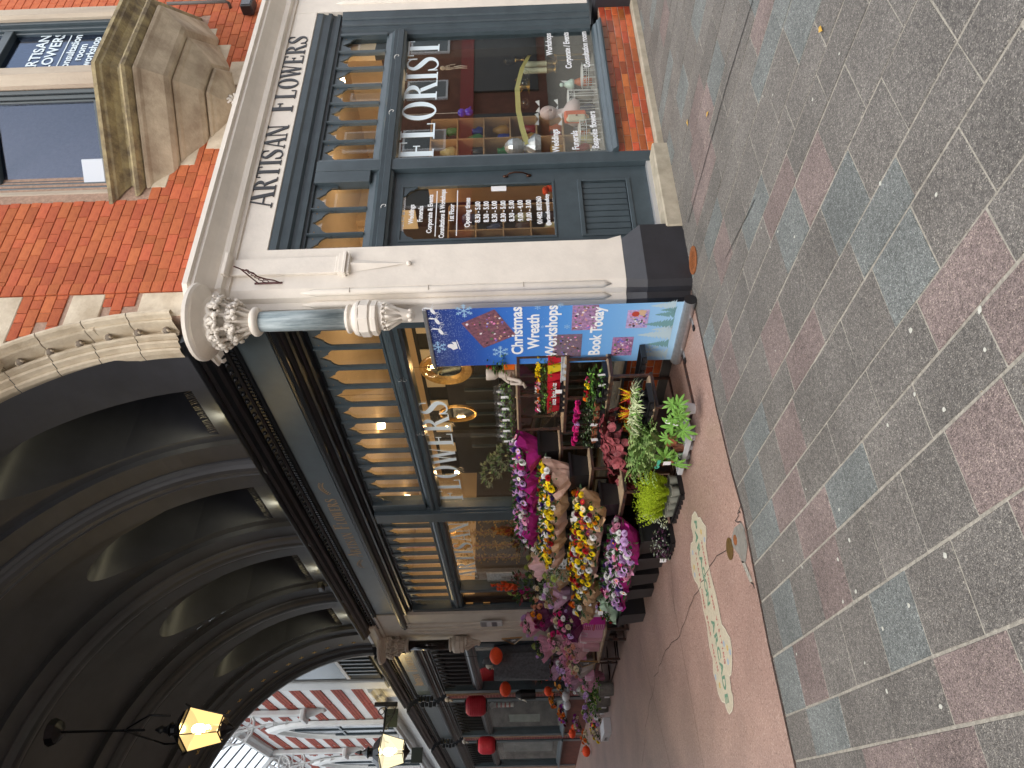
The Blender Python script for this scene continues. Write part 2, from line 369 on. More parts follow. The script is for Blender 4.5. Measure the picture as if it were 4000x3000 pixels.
for k, m in ((0, SLG), (1, SLP), (2, SLB)):
    if rest[k].v: rest[k].build('distant_slabs', m, pav, kind='stuff')
GUM = mat('old_chewing_gum', (.50, .50, .44), .8, .1, 60)
for q, s in [((3560, 1290), 1), ((3690, 1600), 1), ((3320, 2110), 1), ((3275, 2185), 1), ((3345, 2310), 1), ((3552, 2365), 1), ((3060, 2190), .8), ((3135, 2215), .8), ((3295, 2350), .8), ((3113, 2555), .8), ((3466, 2700), .8), ((3677, 2760), .9), ((3695, 2170), 1), ((3280, 1990), .8), ((3150, 1910), .7), ((3176, 389), .9), ((2982, 375), .7), ((3280, 210), .7), ((2798, 655), .6), ((2820, 593), .6), ((3105, 925), .8), ((3040, 905), .7), ((2975, 890), .7), ((3010, 965), .7), ((3441, 715), .9), ((3470, 1660), .9), ((3575, 1540), .9), ((3010, 1210), .6), ((2855, 1400), .5), ((3660, 760), .9), ((3830, 1210), 1.1), ((3850, 1365), 1), ((3020, 370), .6), ((2955, 190), .6), ((3140, 1640), .6), ((3380, 2590), .7), ((3030, 1370), .6), ((3450, 2455), .7)]:
    p = gnd(*q); r = .0105*s
    MB().disc((0, 0), r*random.uniform(.8, 1.2), r*random.uniform(.8, 1.3), 11, 0, .18).build('gum_spot', GUM, pav, Matrix.Translation((p.x, p.y, .0028)) @ RZ(random.random()*3))
# expansion joint and fallen leaves
JB = mat('black_sealant', (.008, .008, .008), .6)
def strip(pts, wd, z, name, m, parent=None):
    b = MB()
    for i in range(len(pts)-1):
        a, c = Vector(pts[i][:2]), Vector(pts[i+1][:2]); t = (c-a).normalized(); nn = Vector((-t.y, t.x))*wd/2
        b.quad((*(a-nn), z), (*(c-nn), z), (*(c+nn), z), (*(a+nn), z))
    return b.build(name, m, parent)
strip([gnd(2942, 0), gnd(2840, 330), gnd(2689, 868)], .010, .0035, 'expansion_joint', JB, pav)
strip([gnd(2950, 780), gnd(2835, 1010)], .007, .0035, 'expansion_joint', JB, pav)
LEAFY = mat('fallen_leaf_yellow', (.55, .33, .05), .7)
for i, (q, lb) in enumerate((((2689, 480), 'curled yellow leaf on the paving nearest the brick base'), ((2767, 445), 'flat yellow leaf on the paving beside a green slab'), ((3210, 113), 'small orange leaf at the far right of the paving'))):
    p = gnd(*q)
    tag(MB().add([(-.03, 0, 0), (0, -.018, .006), (.035, 0, .003), (.008, .02, .008)], [(0, 1, 2, 3)]).build('fallen_leaf', LEAFY, None, Matrix.Translation((p.x, p.y, .006)) @ RZ(i*2)), lb, 'leaf', 'fallen leaves')
# terrazzo floor of the arcade (FA frame)
def terr():
    m = bpy.data.materials.new('red_terrazzo'); m.use_nodes = True; n = m.node_tree; b = n.nodes['Principled BSDF']; L = n.links.new; N = n.nodes.new
    geo = N('ShaderNodeNewGeometry'); v = N('ShaderNodeTexVoronoi'); v.inputs['Scale'].default_value = 120; L(geo.outputs['Position'], v.inputs['Vector'])
    sp = N('ShaderNodeSeparateColor'); L(v.outputs['Color'], sp.inputs[0]); r = N('ShaderNodeValToRGB'); e = r.color_ramp.elements
    e[0].color = (.13, .07, .06, 1); e[1].color = (.52, .40, .33, 1)
    for p, c in ((.12, (.33, .21, .17)), (.8, (.385, .255, .21)), (.93, (.46, .32, .27))):
        k = e.new(p); k.color = (*c, 1)
    L(sp.outputs[0], r.inputs[0])
    ns = N('ShaderNodeTexNoise'); ns.inputs['Scale'].default_value = 1.1; ns.inputs['Detail'].default_value = 6; L(geo.outputs['Position'], ns.inputs['Vector'])
    mr = N('ShaderNodeMapRange'); mr.inputs[1].default_value = .3; mr.inputs[2].default_value = .7; mr.inputs[3].default_value = .8; mr.inputs[4].default_value = 1.15; L(ns.outputs['Fac'], mr.inputs[0])
    hs = N('ShaderNodeHueSaturation'); L(mr.outputs[0], hs.inputs['Value']); L(r.outputs[0], hs.inputs['Color']); L(hs.outputs[0], b.inputs['Base Color'])
    b.inputs['Roughness'].default_value = .42; b.inputs['Specular IOR Level'].default_value = .4; return m
TERR = terr()
tb = MB(); tb.ext([(-.0, .10), (-.85, .04), (-1.36, .02), (-1.95, -.05), (-2.3, -.13), (-2.75, -.12), (-3.2, -.12), (-3.93, -.17), (-9, -.35), (-9, 40), (-7, 60), (4, 60), (4.0, 3), (.9, 2.0), (.3, .3)], -.3, .006, 'z')
ter = tb.build('arcade_floor', TERR, None, FA); ter['kind'] = 'structure'
EDGE = mat('floor_joint', (.03, .025, .022), .8)
def fl(pts, wd, name, m, z=.0095):
    return strip([(Vector(p)) for p in pts], wd, z, name, m, ter)
def fg(*q): return gnd(*q, 0, FA)
fl([(-.05, .085), (-.85, .03), (-1.36, .01), (-1.95, -.06), (-2.3, -.14), (-2.75, -.13), (-3.2, -.13), (-3.93, -.18), (-9, -.36)], .012, 'floor_edge', EDGE)
for a, b_ in (((2623, 2292), (2753, 3000)), ((2500, 2500), (2622, 3000)), ((2592, 1812), (2640, 2400))):
    fl([fg(*a), fg(*b_)], .006, 'floor_joint', EDGE)
# cracks
def crack(pts, w0):
    out = []
    for i in range(len(pts)-1):
        a, b_ = Vector(pts[i]), Vector(pts[i+1])
        for t in range(4): out.append(a.lerp(b_, t/4)+Vector((random.uniform(-6, 6), random.uniform(-6, 6))))
    out.append(Vector(pts[-1])); P = [fg(p.x, p.y) for p in out]
    fl(P, w0, 'floor_crack', EDGE, .0102)
crack([(2862, 2128), (2790, 2190), (2762, 2235), (2742, 2285), (2700, 2370), (2660, 2480), (2600, 2540), (2575, 2600), (2552, 2690), (2530, 2790), (2510, 2990)], .007)
crack([(2895, 1960), (2893, 2000), (2880, 2035), (2900, 2040)], .008)
crack([(2905, 2190), (2925, 2240), (2952, 2300)], .011)
CEM = mat('cement_patch', (.20, .19, .165), .85, .2, 20, bump=.3)
P = [fg(*q) for q in ((2873, 2062), (2900, 2040), (2912, 2060), (2925, 2130), (2918, 2195), (2905, 2200), (2890, 2165), (2868, 2135), (2862, 2110))]
MB().add([(p.x, p.y, .0105) for p in P], [tuple(range(9))]).build('cement_patch', CEM, ter)
P = [fg(*q) for q in ((2900, 2190), (2915, 2195), (2945, 2270), (2935, 2275))]
MB().add([(p.x, p.y, .0105) for p in P], [tuple(range(4))]).build('cement_patch', SAND, ter)
BRASS = mat('dull_brass', (.20, .13, .045), .45, .2, 30, metal=.6); RUST = mat('rusty_iron', (.23, .075, .02), .7, .3, 30, bump=.3)
def foot(a, b_, m, lab):   # a round cover: px of its two ends along the image's y
    p, q = fg(*a), fg(*b_); c = (p+q)/2; r = (p-q).length/2
    o = MB().lathe([(r, 0), (r, .004), (r*.94, .005)], 28).build('floor_cover', m, None, FA @ Matrix.Translation((c.x, c.y, .0105))); tag(o, lab, 'cover')
foot((2855, 2101), (2857, 2186), BRASS, 'round dull brass cover set in the terrazzo at the end of the crack')
foot((2877, 2089), (2879, 2130), RUST, 'small rusty disc set in the cement patch beside the brass cover')
# mosaic sign in the floor
MOS = mat('pale_mosaic', (.52, .47, .35), .5, .12, 60); MGR = mat('green_mosaic', (.13, .27, .18), .5, .15, 60); MRD = mat('red_mosaic', (.42, .10, .10), .5, .1, 60); MYE = mat('yellow_mosaic', (.6, .42, .1), .5); MBL = mat('blue_mosaic', (.3, .42, .55), .5)
cr = [(145, 88), (160, 110), (168, 135), (185, 132), (200, 165), (225, 200), (228, 270), (222, 330), (245, 480), (262, 560), (300, 700), (340, 905), (365, 935), (378, 965), (400, 1000), (412, 1080), (413, 1190), (408, 1260), (395, 1275), (408, 1380), (420, 1420), (423, 1480), (415, 1520), (395, 1548), (378, 1520), (362, 1465), (340, 1455), (315, 1400), (300, 1320), (280, 1255), (275, 1150), (250, 1060), (232, 900), (205, 790), (190, 690), (165, 612), (145, 585), (130, 545), (118, 470), (113, 380), (117, 318), (130, 310), (135, 270), (118, 190), (125, 120)]
P = [fg(2640+a/1.8437, 1950+b_/1.8437) for a, b_ in cr]
sg = MB().add([(p.x, p.y, .0100) for p in P], [tuple(range(len(P)))]).build('mosaic_panel', MOS, ter, None)
LINE = mat('mosaic_outline', (.70, .66, .54), .5)
fl([p for p in P]+[P[0]], .008, 'mosaic_outline', LINE, .0106)
def mosaic(word, pts, size, m, z, bold):
    # letters laid along a polyline of crop points; letter tops point to the street (-y)
    W = [fg(2640+a/1.8437, 1950+b_/1.8437) for a, b_ in pts]; L_ = [0]
    for i in range(1, len(W)): L_.append(L_[-1]+(W[i]-W[i-1]).length)
    n = len(word)
    for i, c in enumerate(word):
        if c == ' ': continue
        s = (i+.5)/n*L_[-1]
        k = max(j for j in range(len(W)-1) if L_[j] <= s); t = (s-L_[k])/(L_[k+1]-L_[k]); p = W[k].lerp(W[k+1], t); d = W[k+1]-W[k]
        o = sans(c, size, ter, Matrix.Translation((p.x, p.y, z)) @ RZ(math.atan2(d.y, d.x)) @ Matrix.Translation((0, -size*.35, 0)) @ RX(R_(-90)), m, 'mosaic_letter', bold=bold, ext=.0002, sx=1.15)
mosaic('PARAGON ARCADE', [(148, 135), (160, 290), (205, 500), (245, 740), (300, 1000), (345, 1240), (385, 1490)], .135, MGR, .0112, .004)
mosaic('THANK YOU FOR VISITING', [(192, 295), (235, 520), (265, 690), (305, 870), (345, 1060), (365, 1190)], .052, MRD, .0112, .002)
mosaic('PLEASE COME BACK AGAIN', [(150, 375), (185, 580), (210, 740), (245, 900), (280, 1090), (315, 1240)], .052, MRD, .0112, .002)
for a, b_, m in ((190, 235, MYE), (215, 290, MBL), (140, 490, MYE), (130, 385, MBL), (145, 545, MBL), (380, 1070, MYE), (400, 1100, MBL), (355, 1040, MBL), (325, 1340, MYE), (295, 1280, MBL), (385, 1170, MBL)):
    p = fg(2640+a/1.8437, 1950+b_/1.8437); b = MB()
    for k in range(5): b.disc((.016*math.cos(k*1.256), .016*math.sin(k*1.256)), .011, .011, 7)
    b.build('mosaic_flower', m, ter, Matrix.Translation((p.x, p.y, .0109)))
# drain grate, step, kerb
dr = thing('drain_grate', 'rusty round iron drain grate beside the black plinth', 'drain', FA @ T(.10, -.13, .003))
b = MB().lathe([(.085, 0), (.13, 0), (.13, .006), (.085, .006), (.085, 0)], 24); b.build('rim', RUST, dr)
MB().disc((0, 0), .085, .085, 20, .0005).build('hole', mat('black_void', (.003, .003, .003), .9), dr)
for i in range(-3, 4):
    ln = math.sqrt(.085**2-(i*.024)**2); MB().box(i*.024-.006, i*.024+.006, -ln, ln, .001, .005).build('bar', RUST, dr)
for i in (-1, 0, 1): MB().box(-.083, .083, i*.045-.005, i*.045+.005, .0015, .0062).build('bar', RUST, dr)
# ================================================================ FLORIST SHOP, STREET SIDE (frame FA)
shop = thing('florist_shop', 'corner florist shop with cream fascia, slate blue window and red brick upper wall', 'shop', FA)
YP = .13        # pier face
KERB = mat('kerb_stone', (.45, .40, .31), .8, 0, 6, (.30, .27, .20), bump=.35)
b = MB(); b.box(.64, 1.80, -.02, .30, -.1, .155).build('doorstep', KERB, shop, bevel=.012)
boxp('kerb', KERB, shop, 1.80, 6.5, .08, .30, -.1, .072, bevel=.01)
# plinth of the pier: black, sloping top; the left side is chamfered towards the arcade
PL = mat('black_plinth_paint', (.022, .022, .026), .45, 0, 4, (.03, .03, .036), bump=.2)
PLT = PL
def chain(y, s):   # plan of the pier, front face at depth y, grown by s; from the door jamb round to the arcade side
    return [(.62+s, .45), (.62+s, y), (.125, y), (.055, y+.045), (.035, y+.10), (-.03, y+.12), (-.055, y+.20), (-.088, .44), (.3, .44)]
low = [(.675, .45), (.675, 0), (0, 0), (-.055, .04), (-.07, .10), (-.125, .12), (-.155, .20), (-.185, .44), (.3, .44)]
high = chain(YP, 0)
def loft(levels, name, m, parent, smooth=False):
    b = MB(); n = len(levels[0][0]); vs = []; fs = []
    for pts, z in levels: vs += [(p[0], p[1], z) for p in pts]
    for j in range(len(levels)-1):
        for i in range(n): fs.append((j*n+i, j*n+(i+1) % n, (j+1)*n+(i+1) % n, (j+1)*n+i))
    fs += [tuple(range(n))[::-1], tuple((len(levels)-1)*n+i for i in range(n))]
    return b.add(vs, fs).build(name, m, parent, smooth=smooth)
loft([(low, -.05), (low, .41), (high, .575)], 'plinth', PL, shop)
pierp = chain(YP, 0)
loft([(pierp, .578), (pierp, 4.42)], 'pier', CREAM, shop)
# flare at the foot of the pier by the door
MB().ext([(.62, .577), (.672, .577), (.62, .75)], .14, .30, 'y').build('jamb_flare', CREAM, shop)
# two roll mouldings up the chamfer
for (cx, cy, r) in ((.085, YP+.022, .036), (.005, YP+.105, .036)):
    MB().lathe([(.004, .72), (r, .80), (r, 3.55), (.004, 3.68)], 12, (cx, cy)).build('roll_moulding', CREAM, shop, smooth=True)
for zj in (1.55, 2.45, 3.2): MB().box(.06, .11, YP-.0155, YP+.03, zj, zj+.004).build('paint_joint', mat('crack_dirt', (.25, .2, .15), .9), shop)
# flat pilaster strip with moulded foot and pendant
MB().box(.285, .485, YP-.035, YP, 3.34, 4.42).build('pilaster_strip', CREAM, shop, bevel=.004)
b = MB()
for (z0, z1, e, d) in ((3.33, 3.36, .0, .045), (3.285, 3.33, .02, .06), (3.255, 3.285, .035, .075), (3.225, 3.255, .015, .055)): b.box(.285-e, .485+e, YP-d, YP, z0, z1)
b.build('pilaster_foot', CREAM, shop, bevel=.004)
b = MB().add([(.30, YP, 3.225), (.385, YP-.045, 3.225), (.47, YP, 3.225), (.385, YP-.012, 2.68)], [(0, 1, 3), (1, 2, 3), (0, 2, 1)]); b.build('pendant', CREAM, shop)
MB().ball((.385, YP-.015, 2.655), .025, 10).build('pendant_ball', CREAM, shop, smooth=True)
# right-hand pier at the edge
MB().box(4.60, 6.4, YP, .6, .62, 4.42).build('pier', CREAM, shop)
MB().box(4.57, 6.4, .0, .6, -.05, .55).build('plinth', PL, shop, bevel=.03)
for xx in (4.78, 5.15): MB().lathe([(.004, .9), (.03, .96), (.03, 3.75), (.004, 3.85)], 10, (xx, YP)).build('roll_moulding', CREAM, shop, smooth=True)
# fascia and soffit
MB().box(.62, 4.60, YP, .5, 4.075, 4.42).build('fascia', CREAM, shop, bevel=.005)
fas = shop
# cornice profile (y,z), wraps the corner
cp = [(.30, 4.40), (YP-.02, 4.40), (YP-.03, 4.44), (YP-.075, 4.455), (YP-.085, 4.49), (YP-.06, 4.50), (YP-.06, 4.53), (YP-.13, 4.60), (YP-.21, 4.665), (YP-.21, 4.70), (YP-.245, 4.712), (YP-.245, 4.765), (YP-.22, 4.775), (YP-.20, 4.79), (YP+.1, 4.86), (.30, 4.87)]
cp = [(a, 4.36+(z-4.40)*.90) for a, z in cp]
b = MB(); n = len(cp); vs = []
for (yy, z) in cp:
    o = YP-yy
    vs += [(6.4, yy, z), (.135-o*.42, yy, z), (-.055-o*1.0, YP+.20-o*.42, z), (-.05-o, .80, z)]
fs = []
for i in range(n-1):
    for k in range(3): fs.append((i*4+k, i*4+k+1, (i+1)*4+k+1, (i+1)*4+k))
b.add(vs, fs); b.build('cornice', CREAM, shop)
MB().box(.25, .52, YP-.115, YP-.01, 4.385, 4.43).build('cornice_block', CREAM, shop, bevel=.01)
LET = mat('black_sign_letters', (.014, .013, .016), .35)
def word(text, x0, x1, z, h, caps, parent, m, y, depth, M0=Matrix.Identity(4), name='letter', track=.05):
    L_ = 0; prev = ' '
    for c in text:
        L_ += (glyph(c)[1]+track)*h*(caps if caps and prev != ' ' else 1); prev = c
    sx = (x1-x0)/L_
    serif(text, h, parent, M0 @ T(x0, y, z), m, depth, caps, track, sx, name)
word('ARTISAN', 1.19, 2.48, 4.125, .31, .76, shop, LET, YP-.001, .008)
word('FLOWERS', 2.68, 4.12, 4.125, .31, .76, shop, LET, YP-.001, .008)
# ---- window frame, slate blue
YW = .22
def post(x0, x1, z0, z1, y0, y1, name='post', parent=None, m=SLATE): return MB().box(x0, x1, y0, y1, z0, z1).build(name, m, parent or shop, bevel=.006)
def rail(x0, x1, pts, name, parent=None, m=SLATE): return MB().ext(pts, x0, x1, 'x').build(name, m, parent or shop)
# stepped head moulding
hd = [(.40, 3.74), (.20, 3.74), (.195, 3.77), (.17, 3.775), (.165, 3.82), (.19, 3.83), (.185, 3.87), (.15, 3.89), (.145, 3.93), (.17, 3.94), (.165, 3.98), (.145, 4.0), (.14, 4.07), (.4, 4.07)]
rail(.62, 4.60, hd, 'head_moulding')
def vprof(x, s): return [(x, .40), (x, .135), (x-s*.12, .145), (x-s*.13, .165), (x-s*.22, .17), (x-s*.23, .19), (x-s*.27, .175), (x-s*.31, .185), (x-s*.33, .205), (x-s*.40, .215), (x-s*.40, .40)]
MB().ext(vprof(4.60, 1), .60, 3.745, 'z').build('jamb_moulding', SLATE, shop)
for x in (1.745,): post(x, 1.90, .10, 3.75, .165, .30, 'mullion')
MB().ext([(1.90, .3), (1.90, .18), (1.935, .19), (1.95, .215), (1.985, .225), (1.985, .3)], .60, 3.74, 'z').build('jamb_bead', SLATE, shop)
post(.60, .665, .16, 3.74, .17, .3, 'jamb')
# transom
tr = [(.32, 2.905), (.19, 2.905), (.175, 2.93), (.15, 2.935), (.145, 3.0), (.165, 3.01), (.16, 3.05), (.20, 3.09), (.22, 3.16), (.32, 3.16)]
rail(.62, 4.22, tr, 'transom')
# glazing: main window, fanlights
MB().box(1.98, 4.21, .262, .268, .56, 2.92).build('window_pane', GLASSA, shop)
rail(1.9, 4.22, [(.32, .475), (.10, .475), (.095, .495), (.12, .51), (.135, .53), (.17, .54), (.19, .565), (.22, .58), (.32, .59)], 'sill')
# ogee head plates
def ogee(wd, h):
    a = [(0, 0), (0, -h), (wd*.07, -h), (wd*.07, -h*.86), (wd*.11, -h*.74), (wd*.17, -h*.62), (wd*.25, -h*.53), (wd*.33, -h*.50), (wd*.345, -h*.44), (wd*.38, -h*.38), (wd*.44, -h*.27), (wd*.5, -h*.10), (wd*.5, 0)]
    return a
def fan(xs, z0, z1, y, parent, m, zlow=None, arch=.24):
    for i in range(len(xs)-1):
        x0, x1 = sorted((xs[i], xs[i+1])); wd = x1-x0
        a = ogee(wd, arch); b = MB()
        b.ext([(x0+p[0], z1+p[1]) for p in a], y, y+.02, 'y'); b.ext([(x1-p[0], z1+p[1]) for p in a], y, y+.02, 'y')
        b.build('fanlight_head', m, parent)
        for hx, hz in ((.13, -arch*.26), (.87, -arch*.26)):
            MB().lathe([(.0001, 0), (.0085, 0)], 8).build('drilled_hole', AMBH, parent, Matrix.Translation((x0+wd*hx, y-.001, z1+hz)) @ RX(R_(90)))
        MB().box(x0+.012, x1-.012, y+.03, y+.034, z0, z1).build('fanlight_pane', GLASS, parent)
    for x in xs[1:-1]:
        b = MB().ext([(x-.016, y+.035), (x-.016, y-.005), (x-.006, y-.03), (x+.006, y-.03), (x+.016, y-.005), (x+.016, y+.035)], z0, z1, 'z'); b.build('glazing_bar', m, parent)
AMBH = mat('hole_backing', (.25, .15, .06), .6)
xs = [1.935+.3235*i for i in range(8)]
fan(xs, 3.16, 3.74, .225, shop, SLATE)
fan([.53, .88, 1.23, 1.58], 3.16, 3.74, .225, shop, SLATE)
post(1.58, 1.745, 3.15, 3.75, .17, .29, 'fanlight_jamb'); post(1.905, 1.95, 3.15, 3.75, .19, .29, 'fanlight_jamb'); post(4.185, 4.23, 3.15, 3.75, .19, .29, 'fanlight_jamb')
# brick base: glazed bricks
bw = thing_ = bpy.data.objects.new('brick_base', None); COL.objects.link(bw); bw.parent = shop
MB().box(1.80, 4.58, .185, .3, .06, .475).build('mortar_bed', MORTAR, bw)
me_b = {}
def brickmesh(l, h, d, m, key, bev=.004):
    if key not in me_b:
        b = MB(); x, z = l/2, h/2; vs = [(sx*(x-e), yy, sz*(z-e)) for (yy, e) in ((d, 0), (bev, 0), (0, bev)) for (sx, sz) in ((-1, -1), (1, -1), (1, 1), (-1, 1))]
        fs = [(8, 9, 10, 11)]+[(a+k, a+(k+1) % 4, a+4+(k+1) % 4, a+4+k) for a in (0, 4) for k in range(4)]
        me_b[key] = b.add(vs, fs).mesh('brick', m)
    return me_b[key]
CZ = .0805
for r in range(5):
    z = .072+CZ*(r+.5); x = 1.81-(.118 if r % 2 else 0); i = 0
    while x < 4.56:
        l = .235; x1 = min(x+l, 4.57); xx = max(x, 1.805)
        if x1-xx > .04:
            link(brickmesh(round(x1-xx-.009, 3), CZ-.009, .05, GBRICK, ('g', round(x1-xx, 3))), 'brick', bw, T((xx+x1)/2, .178+random.uniform(-.001, .001), z))
        x += l; i += 1
# ---- door
door = bpy.data.objects.new('door', None); COL.objects.link(door); door.parent = shop
b = MB(); yd = .235
for a in ((.62, .775, .20, 2.90), (1.545, 1.735, .20, 2.90)): b.box(a[0], a[1], yd, yd+.05, a[2], a[3])
b.box(.775, 1.545, yd, yd+.05, .20, .40); b.box(.775, 1.545, yd, yd+.05, .93, 1.20); b.box(.775, 1.545, yd, yd+.05, 2.80, 2.90)
b.build('door_leaf', SLATE, door)
b = MB()
for (a0, a1, z0, z1) in ((.76, 1.56, .90, .945), (.76, 1.56, .385, .43), (.76, .79, .42, .91), (1.53, 1.56, .42, .91)): b.box(a0, a1, yd-.012, yd+.004, z0, z1)
b.build('panel_moulding', SLATE, door, bevel=.005)
for i in range(9):
    x0 = .79+i*.0822; MB().box(x0+.004, x0+.0782, yd+.014, yd+.03, .43, .90).build('panel_board', SLATE, door, bevel=.006)
    MB().lathe([(.004, .43), (.004, .90)], 6, (x0+.0822, yd+.012)).build('panel_bead', SLATE, door)
MB().box(.77, 1.55, yd+.036, yd+.04, .40, .93).build('panel_back', SLATE, door)
b = MB()
for (a0, a1, z0, z1) in ((.76, .79, 1.19, 2.81), (1.53, 1.56, 1.19, 2.81), (.79, 1.53, 2.79, 2.815), (.79, 1.53, 1.19, 1.215)): b.box(a0, a1, yd-.010, yd+.004, z0, z1)
b.build('glazing_bead', SLATE, door, bevel=.004)
MB().box(.77, 1.55, yd+.02, yd+.025, 1.19, 2.81).build('door_glass', GLASS, door)
for sx, x0 in ((1, .79), (-1, 1.53)):
    MB().ext([(x0, 2.79), (x0+sx*.13, 2.79), (x0+sx*.12, 2.765), (x0+sx*.085, 2.745), (x0+sx*.05, 2.72), (x0+sx*.035, 2.68), (x0, 2.64)], yd+.002, yd+.016, 'y').build('corner_spandrel', SLATE, door)
b = MB().tube([(1.64, yd-.004, 1.45), (1.64, yd-.03, 1.475), (1.64, yd-.055, 1.53), (1.64, yd-.06, 1.60), (1.64, yd-.045, 1.66), (1.64, yd-.012, 1.70), (1.64, yd-.008, 1.73)], .009, 8)
b.ball((1.64, yd-.006, 1.455), .02, 8, 1.5); b.ball((1.64, yd-.006, 1.705), .018, 8, 1.8)
b.build('handle', mat('aged_bronze', (.06, .028, .018), .35, metal=.8), door, smooth=True)
MB().box(.66, 1.74, .17, .30, .155, .197).build('threshold', mat('worn_aluminium', (.62, .64, .66), .35, metal=.6), shop)
MB().box(.62, 1.745, .20, .3, 2.90, 2.93).build('door_head', SLATE, shop)
# letters on door glass
lines = [('Flowers for all occasions:', 2.745, .066), ('Weddings', 2.62, .070), ('Funerals', 2.50, .070), ('Corporate & Events', 2.375, .070), ('Consultations & Workshops', 2.20, .070), ('1st Floor', 2.075, .070), ('Opening times', 1.86, .072),
         ('8.30 - 5.00', 1.76, .068), ('8.30 - 5.00', 1.66, .068), ('8.30 - 5.00', 1.575, .068), ('8.30 - 5.00', 1.49, .068), ('8.30 - 5.00', 1.405, .068), ('9.00 - 4.00', 1.32, .068)]
lines = []
pz = [(1066, 'Flowers for all occasions:', .066), (1610, 'Weddings', .07)]
def dz(px): return hit(px, 800, FA, yd).z
for px, t, s in ((1572, 'Flowers for all occasions:', .070), (1608, 'Weddings', .074), (1643, 'Funerals', .074), (1680, 'Corporate & Events', .074), (1728, 'Consultations & Workshops', .074), (1764, '1st Floor', .074), (1826, 'Opening times', .078), (1866, '8.30 - 5.00', .076), (1899, '8.30 - 5.00', .076), (1931, '8.30 - 5.00', .076), (1965, '8.30 - 5.00', .076), (1998, '8.30 - 5.00', .076), (2032, '9.00 - 4.00', .076), (2065, '9.00 - 3.00', .076), (2106, '01482 803260', .074), (2136, '@artisanflowershullcity', .058), (2166, 'Delivery Available', .058)):
    sans(t, s, door, T(1.16, yd+.018, dz(px)-.025), VINYLW, bold=.0022, sx=.80 if len(t) > 22 else .9)
for px in (1704, 1785): MB().box(.84, 1.48, yd+.0165, yd+.018, dz(px)-.006, dz(px)+.004).build('ruled_line', VINYLW, door)
MB().box(1.45, 1.52, yd+.014, yd+.018, 1.70, 1.86).build('sticker', WHITE, door)
# letters on window glass
word('FLORIST', 2.0, 4.15, 2.50, .39, None, shop, VINYL, .2615, .0012, track=.045)
for t, px, py, s, al in (('Weddings', 2185, 595, .105, 'LEFT'), ('Funerals', 2262, 585, .105, 'LEFT'), ('Bespoke flowers', 2340, 580, .105, 'LEFT'), ('Workshops', 2150, 117, .105, 'RIGHT'), ('Corporate / Events', 2218, 113, .105, 'RIGHT'), ('Consultation room', 2287, 110, .105, 'RIGHT')):
    p = hit(px, py, FA, .262); sans(t, s, shop, T(p.x-(.07 if al == 'RIGHT' else 0), .2605, p.z), VINYLW, align=al, bold=.003, sx=.88)
# small white hooks
HK = mat('white_hook', (.8, .8, .78), .4)
hooks = [(1551, 221), (1530, 437), (1499, 807)]
for i, (px, py) in enumerate(hooks):
    p = hit(px, py, FA, .13)
    b = MB().tube([(0, .03, .03), (0, 0, .03), (.012, -.012, .018), (.022, -.012, -.0), (.016, -.012, -.02), (0, -.012, -.024), (-.012, -.012, -.012)], .0035, 6)
    b.build('hook', HK, shop, T(p.x, p.y, p.z))
# fix of the pier plan: the arcade side ends where the shop window starts
# ================================================================ UPPER STREET WALL
wall = bpy.data.objects.new('brick_wall', None); COL.objects.link(wall); wall.parent = shop
ACX, ACZ, ARI, ARO = -3.50, 4.88, 3.18, 3.40
YB = .20
# mortar sheet with the arch cut out (right of the arch and above it)
b = MB(); vs = []; fs = []
N_ = 40; arcp = []
for i in range(N_+1):
    a = math.pi*i/N_; arcp.append((ACX+ARO*math.cos(a), ACZ+ARO*math.sin(a)))
xa = ACX+ARO
poly = [(6.4, 4.72), (6.4, 9.6), (-10, 9.6), (-10, 0), (ACX-ARO, 0)]+arcp[::-1]+[(xa, 4.72)]
MB().ext(poly, YB+.012, YB+.3, 'y').build('mortar_face', MORTAR, wall)
def in_oriel(x, z):
    if z > 5.52: return 1.46 < x < 4.74
    if z > 4.75: return abs(x-3.0) < .1+(z-4.8)*1.3
    return False
bricks = []; bstuff = MB()
z = 4.72; r = 0; CH = .1135
def st_(zc): return zc < 5.25 or 5.60 < zc < 5.93 or zc > 6.41
while z < 9.4:
    zc = z+CH/2; row = [(.195, .325)]; x = .325-(.06 if r % 2 else 0); k = r
    while x < 6.3:
        l = (.225, .225, .112)[k % 3] if r % 3 else .225; row.append((max(x, .325), x+l)); x += l; k += 1
    x = .195-(.05 if r % 2 else 0)
    row.append((x, .195)) if r % 2 and not st_(zc) else None
    k = r
    while x > -3 and not st_(zc): l = (.205, .108)[k % 2]; row.append((x-l, x)); x -= l; k += 1
    for x, x1 in row:
        if zc > 5.52:
            if x < 1.46 < x1: x1 = 1.46
            if x < 4.74 < x1: x = 4.74
            if x >= 1.46 and x1 <= 4.74: continue
        xm = (x+x1)/2; L_ = round(x1-x-.007, 3)
        if L_ < .02 or math.hypot(x-ACX, zc-ACZ) < ARO+.02 or in_oriel(xm, zc): continue
        p = cam.matrix_world.inverted() @ (FA @ Vector((xm, YB, zc)))
        vis = p.z < 0 and abs(p.x/-p.z) < .76 and abs(p.y/-p.z) < .575
        bricks.append((vis, -p.length, L_, xm, zc))
    z += CH; r += 1
bricks.sort(reverse=True)
for i, (vis, d, L_, xm, zc) in enumerate(bricks):
    if vis and i < 298:
        link(brickmesh(L_, CH-.007, .05, BRICK, ('r', L_, CH)), 'brick', wall, T(xm, YB+random.uniform(-.002, .002)-(.012 if xm < .33 and xm > .2 else 0), zc))
    else:
        bb = brickmesh(L_, CH-.007, .05, BRICK, ('r', L_, CH)); k = len(bstuff.v)
        bstuff.add([(v.co.x+xm, v.co.y+YB, v.co.z+zc) for v in bb.vertices], [tuple(p.vertices) for p in bb.polygons])
